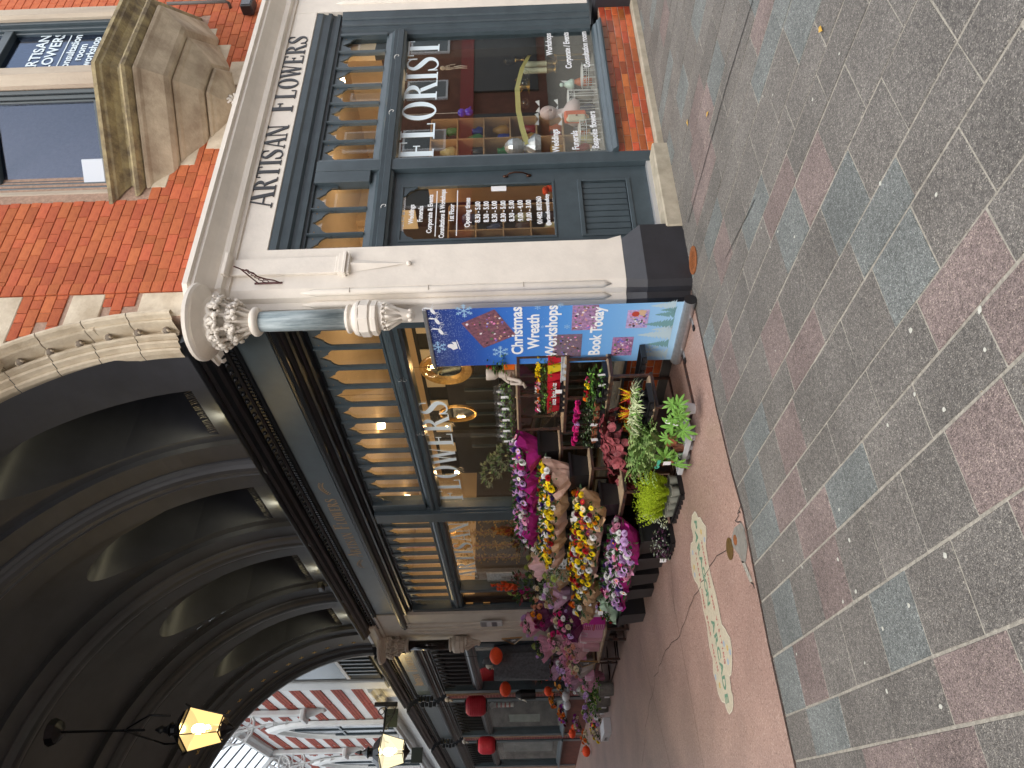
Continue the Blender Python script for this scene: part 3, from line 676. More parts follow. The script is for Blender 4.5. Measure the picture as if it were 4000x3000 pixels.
bstuff.build('upper_bricks', BRICK, wall, kind='stuff')
for (z0, z1) in ((4.73, 5.25), (5.60, 5.93), (6.41, 6.75), (7.1, 7.4), (7.8, 8.1)):
    zc = (z0+z1)/2; xl = ACX+math.sqrt(max(.1, (ARO)**2-(z1-ACZ)**2))+.03
    MB().box(xl, .188, YB-.006, YB+.1, z0, z1-.008).build('stone_band', ARCHST, wall, bevel=.008)
# projecting brick strip edge
# stone stepped blocks round the oriel foot
for (x0, x1, z0, z1) in ((1.62, 1.9, 5.36, 5.52), (1.95, 2.3, 5.12, 5.30), (2.2, 2.62, 4.88, 5.05), (3.3, 3.75, 4.88, 5.05), (3.7, 4.1, 5.12, 5.30), (4.1, 4.45, 5.36, 5.52)):
    MB().box(x0, x1, YB-.004, YB+.1, z0, z1).build('stone_block', ARCHST, wall, bevel=.006)
MB().box(2.45, 3.5, YB-.003, YB+.1, 4.80, 4.90).build('stone_block', ARCHST, wall, bevel=.006)
# entrance arch
arch = thing('entrance_arch', 'pale moulded stone arch with ball flowers over the arcade entrance', 'arch', FA @ T(ACX, 0, ACZ))
def revolve(prof, a0, a1, n, name, m, parent, smooth=True, cx=0, cz=0, axis=1, sg=1):
    b = MB(); vs = []; fs = []; k = len(prof)
    for i in range(n+1):
        a = a0+(a1-a0)*i/n
        for (r, y) in prof: vs.append((cx+r*math.cos(a), y, cz+r*math.sin(a)))
    for i in range(n):
        for j in range(k-1): fs.append((i*k+j, i*k+j+1, (i+1)*k+j+1, (i+1)*k+j))
    return b.add(vs, fs).build(name, m, parent, smooth=smooth)
ap = [(3.18, .60), (3.18, .52), (3.19, .48), (3.205, .465), (3.215, .49), (3.225, .46), (3.235, .415), (3.25, .40), (3.26, .43), (3.268, .41), (3.275, .36), (3.287, .34), (3.295, .345), (3.298, .40), (3.345, .39), (3.348, .27), (3.352, .235), (3.362, .215), (3.372, .225), (3.378, .20), (3.385, .16), (3.40, .14), (3.425, .145), (3.435, .17), (3.435, .26)]
DY = YB-.2
# voussoirs with joints
nv = 26
for i in range(nv):
    a0 = math.pi*i/nv+.0012; a1 = math.pi*(i+1)/nv-.0012
    revolve([(r, y-.02) for r, y in ap], a0, a1, 5, 'voussoir', ARCHST, arch, smooth=False)
bm_ = MB().ball((0, 0, 0), .036, 10); bm_.cur = 1
for k in range(3):
    a = k*2.1; bm_.tube([(.02*math.cos(a), -.03, .02*math.sin(a)), (.036*math.cos(a), -.012, .036*math.sin(a)), (.036*math.cos(a+.6), .01, .036*math.sin(a+.6))], .009, 5)
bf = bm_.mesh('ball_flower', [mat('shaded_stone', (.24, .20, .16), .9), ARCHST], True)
for i in range(44):
    a = .03+i*.0815
    if a > math.pi-.02: break
    link(bf, 'ball_flower', arch, Matrix.Translation((3.322*math.cos(a), .315, 3.322*math.sin(a))) @ RY(-a+random.uniform(-.2, .2)))
# ---- oriel
ori = bpy.data.objects.new('oriel_window', None); COL.objects.link(ori); ori.parent = shop
P0 = [(1.47, YB), (2.50, -.67), (3.70, -.67), (4.73, YB)]
def oct_(s, cx=3.1, add=0): return [(cx+(p[0]-3.1)*s, YB+(p[1]-YB)*s) for p in P0]+[(4.73, YB+.2), (1.47, YB+.2)][:0]
def tier(levels, name, m):
    return loft([([*oct_(s, c)], z) for s, c, z in levels], name, m, ori)
OST = mat('oriel_sandstone', (.56, .47, .34), .85, 0, 2.6, (.31, .24, .165), bump=.45, bscale=35)
OSIL = mat('lichened_stone', (.42, .35, .19), .9, 0, 7, (.16, .125, .085), bump=.7, bscale=30)
tier([(.90, 3.1, 5.58), (.97, 3.1, 5.61), (.985, 3.1, 5.64), (.97, 3.1, 5.665), (.90, 3.1, 5.685)], 'sill_roll', OSIL)
tier([(.90, 3.1, 5.685), (.885, 3.1, 5.74), (.93, 3.1, 5.79), (1.0, 3.1, 5.83), (1.01, 3.1, 5.85), (1.045, 3.1, 5.87), (1.045, 3.1, 5.91), (1.0, 3.1, 5.935), (.90, 3.1, 6.00)], 'sill', OSIL)
tier([(.70, 3.05, 5.29), (.74, 3.05, 5.32), (.82, 3.08, 5.44), (.87, 3.1, 5.50), (.90, 3.1, 5.525), (.915, 3.1, 5.55), (.895, 3.1, 5.575), (.84, 3.1, 5.60)], 'corbel_tier', OST)
tier([(.40, 2.98, 5.05), (.44, 2.98, 5.08), (.54, 3.02, 5.18), (.585, 3.03, 5.23), (.62, 3.03, 5.25), (.635, 3.03, 5.275), (.615, 3.03, 5.295), (.50, 3.03, 5.30)], 'corbel_tier', OST)
tier([(.05, 2.88, 4.80), (.10, 2.89, 4.83), (.28, 2.94, 4.96), (.31, 2.96, 4.985), (.345, 2.97, 5.0), (.36, 2.97, 5.025), (.34, 2.97, 5.045), (.25, 2.97, 5.06)], 'corbel_tier', OST)
cb = MB().ball((0, 0, 0), .06, 8)
for i in range(16):
    a = i*.8; cb.tube([(.03*math.cos(a), -.03, .03*math.sin(a)-.02), (.06*math.cos(a), -.07, .055*math.sin(a)), (.09*math.cos(a), -.06, .08*math.sin(a)+.01)], .017, 5, .008)
cb.build('corbel_flower', CREAM, ori, T(2.86, .12, 4.80), smooth=True)
# canted faces: jambs, frames, glass
faces = [(P0[0], P0[1]), (P0[1], P0[2]), (P0[2], P0[3])]
STJ = mat('pale_stone_jamb', (.55, .48, .38), .8, 0, 3, (.40, .33, .26), bump=.35, bscale=30, streak=.2)
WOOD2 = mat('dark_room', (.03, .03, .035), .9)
for i, (a, c) in enumerate(faces):
    a = Vector(a); c = Vector(c); d = c-a; ln = d.length; s = .93
    F_ = Matrix.Translation((a.x+.0, a.y+.06, 0)) @ RZ(math.atan2(d.y, d.x)) @ Matrix.Translation((0, .03, 0))
    def part(name, m, *bx_, bev=.006): MB().box(*bx_).build(name, m, ori, F_, bevel=bev)
    jw = .155
    part('stone_jamb', STJ, -.02, jw, 0, .3, 5.9, 9.3, bev=.03); part('stone_jamb', STJ, ln-jw, ln+.02, 0, .3, 5.9, 9.3, bev=.03)
    part('stone_lintel', STJ, -.02, ln+.02, 0, .3, 8.4, 9.3)
    for k, (w0, w1, yy) in enumerate(((jw, jw+.045, .06), (jw+.045, jw+.09, .10), (jw+.09, jw+.12, .13))):
        part('window_frame', SLATE, w0, w1, yy, yy+.1, 5.96, 8.4); part('window_frame', SLATE, ln-w1, ln-w0, yy, yy+.1, 5.96, 8.4)
    part('window_frame', SLATE, jw+.1, ln-jw-.1, .12, .22, 5.96, 6.08); part('window_frame', SLATE, jw+.1, ln-jw-.1, .10, .22, 7.2, 7.3)
    part('window_pane', glassmat('oriel_glass', (.55, .60, .70), 1.9, gcol=(.62, .74, .95)), jw+.1, ln-jw-.1, .165, .17, 6.05, 8.4, bev=0)  # blue of the reflected sky put into the glass tint
    if i == 1:
        cx = ln*.5
        for t, z, s_ in (('ARTISAN', 6.80, .17), ('FLOWERS', 6.64, .17), ('consultation', 6.44, .13), ('room', 6.33, .13), ('workshop', 6.21, .13), ('space', 6.10, .13)):
            sans(t, s_, ori, F_ @ T(cx, .160, z), VINYL, bold=.003)
        for z in (6.56, 6.055): part('ruled_line', VINYL, .28, ln-.28, .160, .163, z, z+.012, bev=0)
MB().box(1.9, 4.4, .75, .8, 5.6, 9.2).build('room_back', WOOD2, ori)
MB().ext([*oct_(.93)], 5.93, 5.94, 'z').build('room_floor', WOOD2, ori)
MB().ext([*oct_(1.02)], 9.3, 9.5, 'z').build('oriel_roof', STJ, ori)
bl = MB(); 
for i in range(12): bl.box(2.62+i*.085, 2.62+i*.085+.075, -.30, -.295, 6.1, 7.3)
bl.build('window_blind', mat('white_blind', (.22, .24, .27), .7), ori)
tag(MB().box(-.17, .17, 0, .015, 0, .24).build('window_card', mat('pale_card', (.6, .66, .74), .5), None, FA @ T(1.80, .16, 6.05) @ RZ(-.7), bevel=.03), 'white rounded card leaning inside the left pane of the oriel window', 'card')
# floodlight and pipe on wall at the right edge
fl_ = thing('floodlight', 'small black floodlight fixed to the bricks above the cornice at the right', 'light', FA @ T(4.80, YB, 4.99))
MB().box(-.13, .10, -.16, -.02, -.075, .075).build('housing', BLACK, fl_, bevel=.012); MB().box(-.03, .03, -.03, 0, -.03, .03).build('bracket', BLACK, fl_)
MB().box(-.11, .08, -.165, -.160, -.055, .055).build('lens', mat('dark_lens', (.05, .05, .06), .15), fl_)
tag(MB().tube([(0, 0, 0), (0, -.06, 0), (0, -.085, .03), (0, -.085, .8)], .022, 8).build('drain_pipe', mat('grey_pipe', (.12, .11, .10), .6), None, FA @ T(4.9, YB, 5.28), smooth=True), 'grey pipe stub coming out of the brick wall at the right edge', 'pipe')
# dark red wall bracket
brk = thing('hanging_bracket', 'dark red ornate iron bracket fixed to the cream pier', 'bracket', FA @ T(.20, YP, 0))
BR = mat('dark_red_iron', (.085, .018, .016), .5, .2, 20)
MB().box(-.012, .012, -.012, 0, 3.86, 4.13).build('back_plate', BR, brk, bevel=.005)
b = MB(); b.tube([(0, -.01, 4.09), (.0, -.33, 4.13)], .007, 6); b.tube([(0, -.33, 4.13), (0, -.37, 4.155), (0, -.39, 4.17)], .007, 6)
b.tube([(0, -.32, 4.12), (0, -.24, 4.05), (0, -.16, 4.04), (0, -.10, 3.98), (0, -.07, 3.92), (0, -.01, 3.88)], .007, 6)
for k in range(6):
    cy, cz, rr = -.30+k*.05, 4.10-.002*k*k, .014+.003*k
    b.tube([(0, cy+rr*math.cos(t), cz-rr-.003*k+rr*math.sin(t)) for t in [j*.7 for j in range(9)]], .005, 5)
b.build('scrollwork', BR, brk, RZ(-.25), smooth=True)
# ================================================================ ARCADE, SIDE OF THE PASSAGE (frame FB)
def fb(px, py, y): return hit(px, py, FB, y)
WARM = mat('lit_cream_wall', (.56, .43, .27), .8, .05, 3); DGRN = mat('dark_shop_wall', (.014, .014, .012), .7, .3, 2)  # amber lamplight put into the upper wall colour, dark colour below
CONP = [(.25, 3.74), (.10, 3.745), (.10, 3.775), (.04, 3.785), (.04, 3.815), (.07, 3.825), (.03, 3.86), (-.02, 3.87), (-.02, 3.90), (.01, 3.91), (-.035, 3.95), (-.075, 3.965), (-.085, 4.01), (-.055, 4.03), (-.055, 4.055), (-.02, 4.075), (.0, 4.10), (.25, 4.10)]
CORN = [(.25, 4.44), (-.0, 4.44), (-.03, 4.45), (-.04, 4.475), (-.02, 4.485), (-.035, 4.50), (-.035, 4.56), (-.06, 4.575), (-.08, 4.60), (-.065, 4.61), (-.065, 4.72), (-.09, 4.73), (-.12, 4.75), (-.15, 4.79), (-.21, 4.82), (-.24, 4.86), (-.225, 4.88), (-.255, 4.90), (-.27, 4.935), (-.27, 4.955), (.25, 4.965)]
CORN = [(a, 4.44+(z-4.44)*.68) for a, z in CORN]
beadm = MB().lathe([(.001, -.03), (.022, -.026), (.034, -.008), (.030, .006)], 8).lathe([(.001, -.044), (.012, -.036), (.012, -.02)], 6).mesh('bead', BLACKP, True)
def front(thing_, x0, x1, fx0=None, fx1=None, beads=True):
    fx0 = x0 if fx0 is None else fx0; fx1 = x1 if fx1 is None else fx1
    MB().ext(CONP, x0, x1, 'x').build('lower_moulding', BLACKP, thing_)
    MB().box(fx0, fx1, .0, .25, 4.10, 4.44).build('fascia_panel', SLATE, thing_)
    MB().ext(CORN, x0, x1, 'x').build('cornice', BLACKP, thing_)
    b = MB(); x = x0+.03
    while x < x1: b.box(x, x+.035, -.052, -.03, 4.483, 4.52); x += .062
    b.build('dentils', BLACKP, thing_, kind='stuff')
    n = int((x1-x0)/.122)
    for i in range(n):
        link(beadm, 'bead', thing_, Matrix.Translation((x0+.06+i*(x1-x0)/n, -.065, 4.592)) @ RX(R_(-90)) @ Matrix.Diagonal((.85, .85, 1.0, 1)))
def clere(thing_, x0, x1, n, y=.12, m=SLATE, z0=3.0, z1=3.745):
    step = (x1-x0)/n
    fan([x0+step*i for i in range(n+1)], z0, z1, y, thing_, m, arch=.26)
    MB().box(x0, x1, y-.03, y+.12, z0-.0, z0+.025).build('light_sill', m, thing_)
TRB = [(.26, 2.79), (.10, 2.79), (.085, 2.81), (.06, 2.82), (.055, 2.86), (.07, 2.87), (.045, 2.90), (.045, 2.935), (.085, 2.96), (.10, 2.998), (.26, 2.998)]
asf = thing('arcade_shopfront', 'black and slate shopfront of the florist inside the arcade with gilt name', 'shopfront', FB)
front(asf, -7.75, .78, -7.2, .70)
for x0, x1 in ((-3.235, .62), (-7.05, -3.48)): rail(x0, x1, TRB, 'transom', asf, SLATE if x0 > -4 else SLATE)
clere(asf, -3.06, .54, 11); clere(asf, -7.0, -3.50, 11)
post(-3.48, -3.235, .05, 3.75, .0, .25, 'mullion', asf); post(-3.235, -3.06, 3.0, 3.75, .06, .22, 'jamb', asf); post(-3.235, -3.17, .55, 3.0, .06, .22, 'jamb', asf)
post(-3.235, -3.20, .55, 2.8, .03, .2, 'jamb_bead', asf)
post(.54, .66, .05, 3.75, .05, .25, 'jamb', asf); post(-7.12, -7.0, .05, 3.75, .03, .25, 'jamb', asf); post(-6.30, -6.18, .05, 2.8, .05, .25, 'door_post', asf)
rail(-6.2, .62, [(.25, .50), (-.05, .50), (-.055, .53), (-.02, .55), (.03, .57), (.09, .60), (.25, .61)], 'sill', asf)
MB().box(-3.13, .54, .14, .145, .58, 2.82).build('window_pane', GLASS, asf); MB().box(-6.2, -3.48, .14, .145, .58, 2.82).build('window_pane', GLASS, asf)
# brick base with bricks in view, dark plinth board
bb = bpy.data.objects.new('brick_base', None); COL.objects.link(bb); bb.parent = asf
MB().box(-6.2, .66, .055, .25, .1, .50).build('mortar_bed', MORTAR, bb)
for r in range(5):
    z = .105+CZ*(r+.5); x = .64+(.118 if r % 2 else 0); x = .655
    x -= .118 if r % 2 else 0
    while x > -1.7:
        x0 = x-.235
        link(brickmesh(.226, CZ-.009, .05, GBRICK, ('g', .226)), 'brick', bb, T((x+x0)/2, .05, z)); x = x0
MB().box(-6.2, .66, .03, .25, -.02, .10).build('stone_plinth', mat('dark_stone', (.08, .075, .07), .6, .2, 5), asf, bevel=.006)
GT = mat('gilt_lettering', (.45, .29, .13), .45, .2, 30)
word('ARTISAN', -4.58, -3.72, 4.18, .215, .70, asf, GT, -.001, .0015); word('FLOWERS', -3.62, -2.70, 4.18, .215, .70, asf, GT, -.001, .0015)
def sprig(x, z, sg, parent, s=1):
    b = MB(); b.tube([(x, -.003, z), (x+sg*.12*s, -.003, z+.05), (x+sg*.26*s, -.003, z+.03)], .003, 4)
    for k in range(9):
        t = k/8; px = x+sg*.27*t*s; pz = z+.06*math.sin(t*2.6)
        for q in (-1, 1): b.add([(px, -.003, pz), (px+sg*.03, -.0035, pz+q*.035), (px+sg*.055, -.003, pz+q*.03)], [(0, 1, 2)])
    b.build('gilt_sprig', GT, parent)
sprig(-2.60, 4.24, 1, asf); sprig(-4.68, 4.24, -1, asf)
word('FLOWERS', -3.08, -.74, 2.47, .345, None, asf, VINYL, .134, .0012, track=.04)
word('ARTISAN', -5.82, -3.74, 2.46, .31, None, asf, VINYL, .134, .0012, track=.04)
for px, py in ((1563, 1480), (1583, 1480), (1655, 1690), (1635, 1690), (1760, 2270), (1770, 2260)):
    p = fb(px, py, .04); MB().tube([(0, .02, .02), (0, -.03, .02), (0, -.04, 0), (0, -.025, -.02), (0, -.01, -.01)], .003, 5).build('hook', mat('steel_hook', (.6, .6, .6), .3, metal=.9), asf, T(p.x, p.y, p.z))
# open inner door with brass hinges
idr = bpy.data.objects.new('inner_door', None); COL.objects.link(idr); idr.parent = asf
DW = mat('dark_brown_door', (.035, .02, .012), .5)
MB().box(-6.98, -6.93, .12, .25, .2, 2.8).build('door_edge', DW, idr); MB().box(-6.93, -6.78, .17, .22, .2, 2.78).build('door_stile', DW, idr, bevel=.006)
MB().box(-6.78, -6.72, .19, .2, .2, 2.7).build('door_glass', GLASS, idr)
for z in (2.62, 2.30): MB().box(-7.0, -6.93, .10, .118, z, z+.13).build('hinge', mat('brass_hinge', (.65, .42, .18), .3, metal=.6), idr)
# ---- shop interior
room = bpy.data.objects.new('shop_room', None); COL.objects.link(room); room.parent = asf
def rb(name, m, *a): return MB().box(*a).build(name, m, room)
def xr(y): return .80+.148*y
def slabp(name, m, z0, z1, y0=.27, y1=3.0): return MB().ext([(-7.1, y0), (xr(y0), y0), (xr(4.3), 4.3), (1.38, 4.6), (-.5, 4.6), (-.5, y1), (-7.1, y1)], z0, z1, 'z').build(name, m, room)
slabp('room_floor', mat('shop_floor', (.10, .07, .05), .5, .2, 3), .0, .1)
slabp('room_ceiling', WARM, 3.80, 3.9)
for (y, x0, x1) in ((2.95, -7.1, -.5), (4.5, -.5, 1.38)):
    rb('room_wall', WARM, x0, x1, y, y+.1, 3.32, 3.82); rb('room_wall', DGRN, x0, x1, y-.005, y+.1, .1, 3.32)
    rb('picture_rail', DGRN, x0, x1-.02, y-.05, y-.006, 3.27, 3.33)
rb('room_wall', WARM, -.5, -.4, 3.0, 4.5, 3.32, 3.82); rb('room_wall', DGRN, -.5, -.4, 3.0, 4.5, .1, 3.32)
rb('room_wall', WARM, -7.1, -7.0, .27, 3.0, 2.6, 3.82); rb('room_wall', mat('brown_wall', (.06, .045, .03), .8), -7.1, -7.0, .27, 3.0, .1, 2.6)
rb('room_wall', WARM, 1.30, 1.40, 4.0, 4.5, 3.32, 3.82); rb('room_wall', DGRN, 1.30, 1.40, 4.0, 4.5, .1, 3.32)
# slatted dark partition seen through the FLOWERS pane
pt = bpy.data.objects.new('slatted_partition', None); COL.objects.link(pt); pt.parent = asf
for i in range(9): MB().box(-4.6+i*.32, -4.57+i*.32, 2.0, 2.05, .1, 2.5).build('partition_slat', SLATE, pt)
rb('partition_rail', BLACKP, -4.7, -1.6, 1.98, 2.06, 1.95, 2.05)
MB().box(-4.7, -1.7, 2.08, 2.10, .1, 2.5).build('partition_panel', DGRN, pt)
BULB = mat('warm_bulb', (1, .8, .5), .3, emit=(1, .62, .26), es=60)
for i, (px, py, yy, pw) in enumerate(((1690, 1433, .45, 5), (1592, 1537, .40, 5), (1746, 1672, .6, 4), (1672, 1849, .45, 5), (1785, 1846, .7, 4), (1725, 2077, .45, 6), (1780, 2218, .6, 4))):
    p = fb(px, py, yy)
    lb = thing('hanging_bulb', ('round glass bulb lit in front of the oval mirror', 'small lit bulb hung highest beside the clerestory', 'small lit bulb hanging at the letter R of the window name', 'small lit bulb hanging under the transom above the letter O', 'dim lit bulb behind the letter W of the window name', 'bright bulb hanging by the mullion among the gold leaves', 'cluster bulb glowing behind the second window name')[i], 'bulb', FB @ T(p.x, p.y, p.z), 'bulbs hung inside the arcade window')
    r = .028 if i else .02
    MB().ball((0, 0, 0), r, 10, 1.2).build('bulb', BULB, lb, smooth=True)
    MB().tube([(0, 0, .03), (0, 0, .07)], .012, 8).build('socket', BLACK, lb); MB().tube([(0, 0, .07), (0, 0, max(.2, 3.78-p.z))], .0025, 4).build('cord', BLACK, lb)
    if i == 0: MB().ball((0, .0, 0), .12, 20).build('glass_globe', glassmat('amber_globe', (1, .93, .8), 1.2, 1.45), lb, smooth=True)
    ld = bpy.data.lights.new('bulb_light', 'POINT'); ld.energy = pw*.5; ld.color = (1, .62, .30); ld.shadow_soft_size = .05
    lo = bpy.data.objects.new('bulb_light', ld); COL.objects.link(lo); lo.matrix_world = FB @ T(p.x, p.y+.02, p.z-.06)
for x, y, e in ((-.6, 1.6, 60), (-3, 1.4, 60), (-5.6, 1.6, 60), (.6, 2.6, 50), (1.2, 3.7, 25)):  # point lamps and ceiling discs added to warm and brighten the room
    ld = bpy.data.lights.new('room_fill', 'POINT'); ld.energy = e*.13; ld.color = (1, .71, .42); ld.shadow_soft_size = .3
    lo = bpy.data.objects.new('room_fill', ld); COL.objects.link(lo); lo.matrix_world = FB @ T(x, y, 3.05)
    tag(MB().lathe([(.05, 3.70), (.06, 3.80)], 12).lathe([(.045, 3.701), (.0001, 3.70)], 12).build('added_ceiling_lamp', mat('added_lamp_face', (1, .8, .5), .4, emit=(1, .7, .4), es=8), None, FB @ T(x, y, 0)), 'added round lamp on the shop ceiling, ' + ['above the first arcade window', 'above the middle of the room', 'near the inner door', 'behind the street door', 'deepest in the room'][[-.6, -3, -5.6, .6, 1.2].index(x)], 'lamp', 'added ceiling lamps in the florist shop')
# ================================================================ PIERS OF THE ARCADE
def capital(parent, cx, cy, zb, zt, r0, r1, m, n=9, rows=2):
    MB().lathe([(r0*.98, zb), (r0*1.05, zb+.06), (r0*1.5, zb+(zt-zb)*.5), (r1*.95, zt)], 20, (cx, cy)).build('capital_bell', m, parent, smooth=True)
    for q in range(rows):
        b = MB(); zc = zb+(zt-zb)*(.40+.38*q)
        for i in range(n):
            a = 2*math.pi*(i+.5*q)/n; rr = r0*1.15+(r1-r0)*(.35+.6*q)
            s = .074 if q else .064
            e = Vector((math.cos(a), math.sin(a), 0)); tn = Vector((-e.y, e.x, 0)); c = Vector((cx, cy, zc))+e*rr
            b.tube([c-e*.06+Vector((0, 0, -.16)), c-e*.01+Vector((0, 0, -.05)), c+e*.02+Vector((0, 0, .02))], .022, 6, .014)
            for sg in (-1, 1):
                pts = []
                for k in range(9):
                    t = k*.72; rad = s*(1-.09*k)
                    pts.append(c+tn*(sg*(s*.75-rad*math.cos(t)))+Vector((0, 0, rad*math.sin(t)))+e*(.012*k*.5))
                b.tube(pts, .030, 6, .013)
            for k in range(6):
                d = Vector((random.uniform(-1, 1), random.uniform(-1, 1), random.uniform(-1, 1)))*.045; b.ball(tuple(c+d+e*.015), random.uniform(.018, .030), 6)
        b.build('carved_leaves', m, parent, smooth=True)
def colonette(name, label, cx, cy, m, shaft, M, half=True):
    t = thing(name, label, 'column', M)
    MB().lathe([(.098, 3.21), (.094, 4.02)], 24, (cx, cy)).build('shaft', shaft, t, smooth=True)
    MB().lathe([(.10, 4.02), (.125, 4.03), (.138, 4.05), (.138, 4.075), (.12, 4.095), (.10, 4.10)], 24, (cx, cy)).build('necking_ring', m, t, smooth=True)
    capital(t, cx, cy, 4.09, 4.46, .085, .19, m)
    MB().lathe([(r_*.92, 4.43+(z_-4.57)*.46) for r_, z_ in [(.18, 4.57), (.25, 4.60), (.27, 4.63), (.245, 4.65), (.26, 4.68), (.33, 4.74), (.375, 4.78), (.36, 4.80), (.38, 4.82), (.40, 4.86), (.40, 4.93), (.385, 4.95), (.0001, 4.955)]], 36, (cx, cy+.02)).build('abacus', m, t, smooth=False)
    MB().lathe([(.10, 3.215), (.135, 3.20), (.14, 3.18), (.115, 3.165), (.115, 3.15), (.15, 3.13), (.165, 3.10), (.165, 3.08)], 24, (cx, cy)).build('base_rings', m, t, smooth=False)
    MB().lathe([(.15, 3.085), (.175, 3.07), (.175, 2.99), (.155, 2.975), (.165, 2.955), (.165, 2.92), (.14, 2.905)], 8, (cx, cy)).build('corbel_block', m, t)
    MB().lathe([(.14, 2.91), (.12, 2.85), (.07, 2.72), (.045, 2.62), (.03, 2.58)], 12, (cx, cy+.03)).build('corbel_stem', m, t, smooth=True)
    b = MB()
    for i in range(8):
        a = 2*math.pi*i/8; e = Vector((math.cos(a), math.sin(a), 0)); tn = Vector((-e.y, e.x, 0)); c = Vector((cx, cy+.02, 2.84))+e*.12
        b.tube([c-e*.08+Vector((0, 0, -.14)), c-e*.02+Vector((0, 0, -.04)), c], .018, 5)
        for sg in (-1, 1): b.tube([c+tn*(sg*(.035-.04*(1-.1*k)*math.cos(k*.75)))+Vector((0, 0, .04*(1-.1*k)*math.sin(k*.75))) for k in range(8)], .014, 5, .006)
        if i % 2: b.ball(tuple(Vector((cx, cy+.02, 2.62))+e*.04), .028, 6)
    b.build('carved_leaves', m, t, smooth=True)
    return t
VERD = mat('verdigris_copper', (.15, .20, .22), .55, 0, 26, (.44, .51, .53), bump=.3, streak=.10)
colonette('corbelled_column', 'short grey green shaft with carved cream capital at the arcade entrance', .885, -.13, CREAM, VERD, FB)
MB().box(.70, 1.03, -.02, .2, 4.42, 4.72).build('capital_block', CREAM, asf)
p2 = thing('arcade_pier', 'cream moulded pier between the two shopfronts deep in the arcade', 'pier', FB)
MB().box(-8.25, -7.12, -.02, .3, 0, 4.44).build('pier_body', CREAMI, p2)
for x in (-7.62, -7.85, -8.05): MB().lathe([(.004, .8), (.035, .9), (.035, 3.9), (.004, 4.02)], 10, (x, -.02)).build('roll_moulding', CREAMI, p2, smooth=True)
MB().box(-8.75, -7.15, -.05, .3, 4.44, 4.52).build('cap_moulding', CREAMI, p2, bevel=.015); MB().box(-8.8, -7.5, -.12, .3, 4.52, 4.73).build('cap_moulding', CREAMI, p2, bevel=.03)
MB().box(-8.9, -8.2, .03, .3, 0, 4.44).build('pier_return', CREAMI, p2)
BSH = mat('polished_black_shaft', (.012, .010, .010), .15)
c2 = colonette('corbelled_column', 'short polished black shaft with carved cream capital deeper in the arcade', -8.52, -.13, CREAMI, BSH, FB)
# leaflet holder on the far pier
lh = thing('leaflet_rack', 'small clear rack of black and white leaflets on the far pier', 'leaflet rack', FB @ T(-7.55, -.05, 2.1))
MB().box(-.12, .12, -.03, 0, 0, .42).build('holder', mat('clear_plastic', (.5, .5, .5), .2), lh)
for k, c in enumerate(((.7, .7, .7), (.12, .12, .14), (.6, .6, .62), (.2, .19, .2))): MB().box(-.11, .11, -.035-.001*k, -.03, .01+.1*k, .095+.1*k).build('leaflet', mat('leaflet_%s' % 'abcd'[k], c, .5), lh)
# ================================================================ VAULT
YC, VR, ZS, XE = -3.32, 3.24, 4.72, -8.72
vau = thing('arcade_vault', 'dark painted barrel vault with ribs over the arcade entrance', 'vault', FB)
def xf(y): return .586+.149*y      # oblique front plane of the building seen in FB
def vs_strip(x0, x1, r0, th0, th1, n, b, front=False):
    """web between x0 > x1 at radius r0, th from wall side"""
    vs = []
    for i in range(n+1):
        t = th0+(th1-th0)*i/n; y = YC+r0*math.cos(t); z = ZS+r0*math.sin(t)
        vs += [(xf(y) if front else x0, y, z), (x1, y, z)]
    b.add(vs, [(2*i, 2*i+1, 2*i+3, 2*i+2) for i in range(n)])
def rib(x0, x1, name='rib'):
    b = MB(); r = VR-.02; xm = (x0+x1)/2
    prof = [(x0, VR+.02), (x0, VR-.075), (xm+.17, VR-.075), (xm+.165, VR-.10), (xm+.13, VR-.125), (xm+.11, VR-.105), (xm+.07, VR-.15), (xm+.02, VR-.165), (xm-.02, VR-.165), (xm-.07, VR-.15), (xm-.11, VR-.105), (xm-.13, VR-.125), (xm-.165, VR-.10), (xm-.17, VR-.075), (x1, VR-.075), (x1, VR+.02)]
    n = 56; vs = []; k = len(prof)
    for i in range(n+1):
        t = math.pi*i/n
        vs += [(x, YC+r_*math.cos(t), ZS+r_*math.sin(t)) for x, r_ in prof]
    b.add(vs, [(i*k+j, i*k+j+1, (i+1)*k+j+1, (i+1)*k+j) for i in range(n) for j in range(k-1)])
    return b.build(name, VAULTP, vau)
ribs = [(-1.09, -2.05), (-3.16, -4.07), (-5.33, -6.27)]
b = MB(); vs_strip(0, -.06, VR-.075, 0, math.pi, 56, b, True); b.build('front_band', VAULTP, vau)
for r in ribs: rib(*r)
niches = [(-.06, -1.09), (-2.05, -3.16), (-4.07, -5.33), (-6.27, -7.42)]
web = MB()
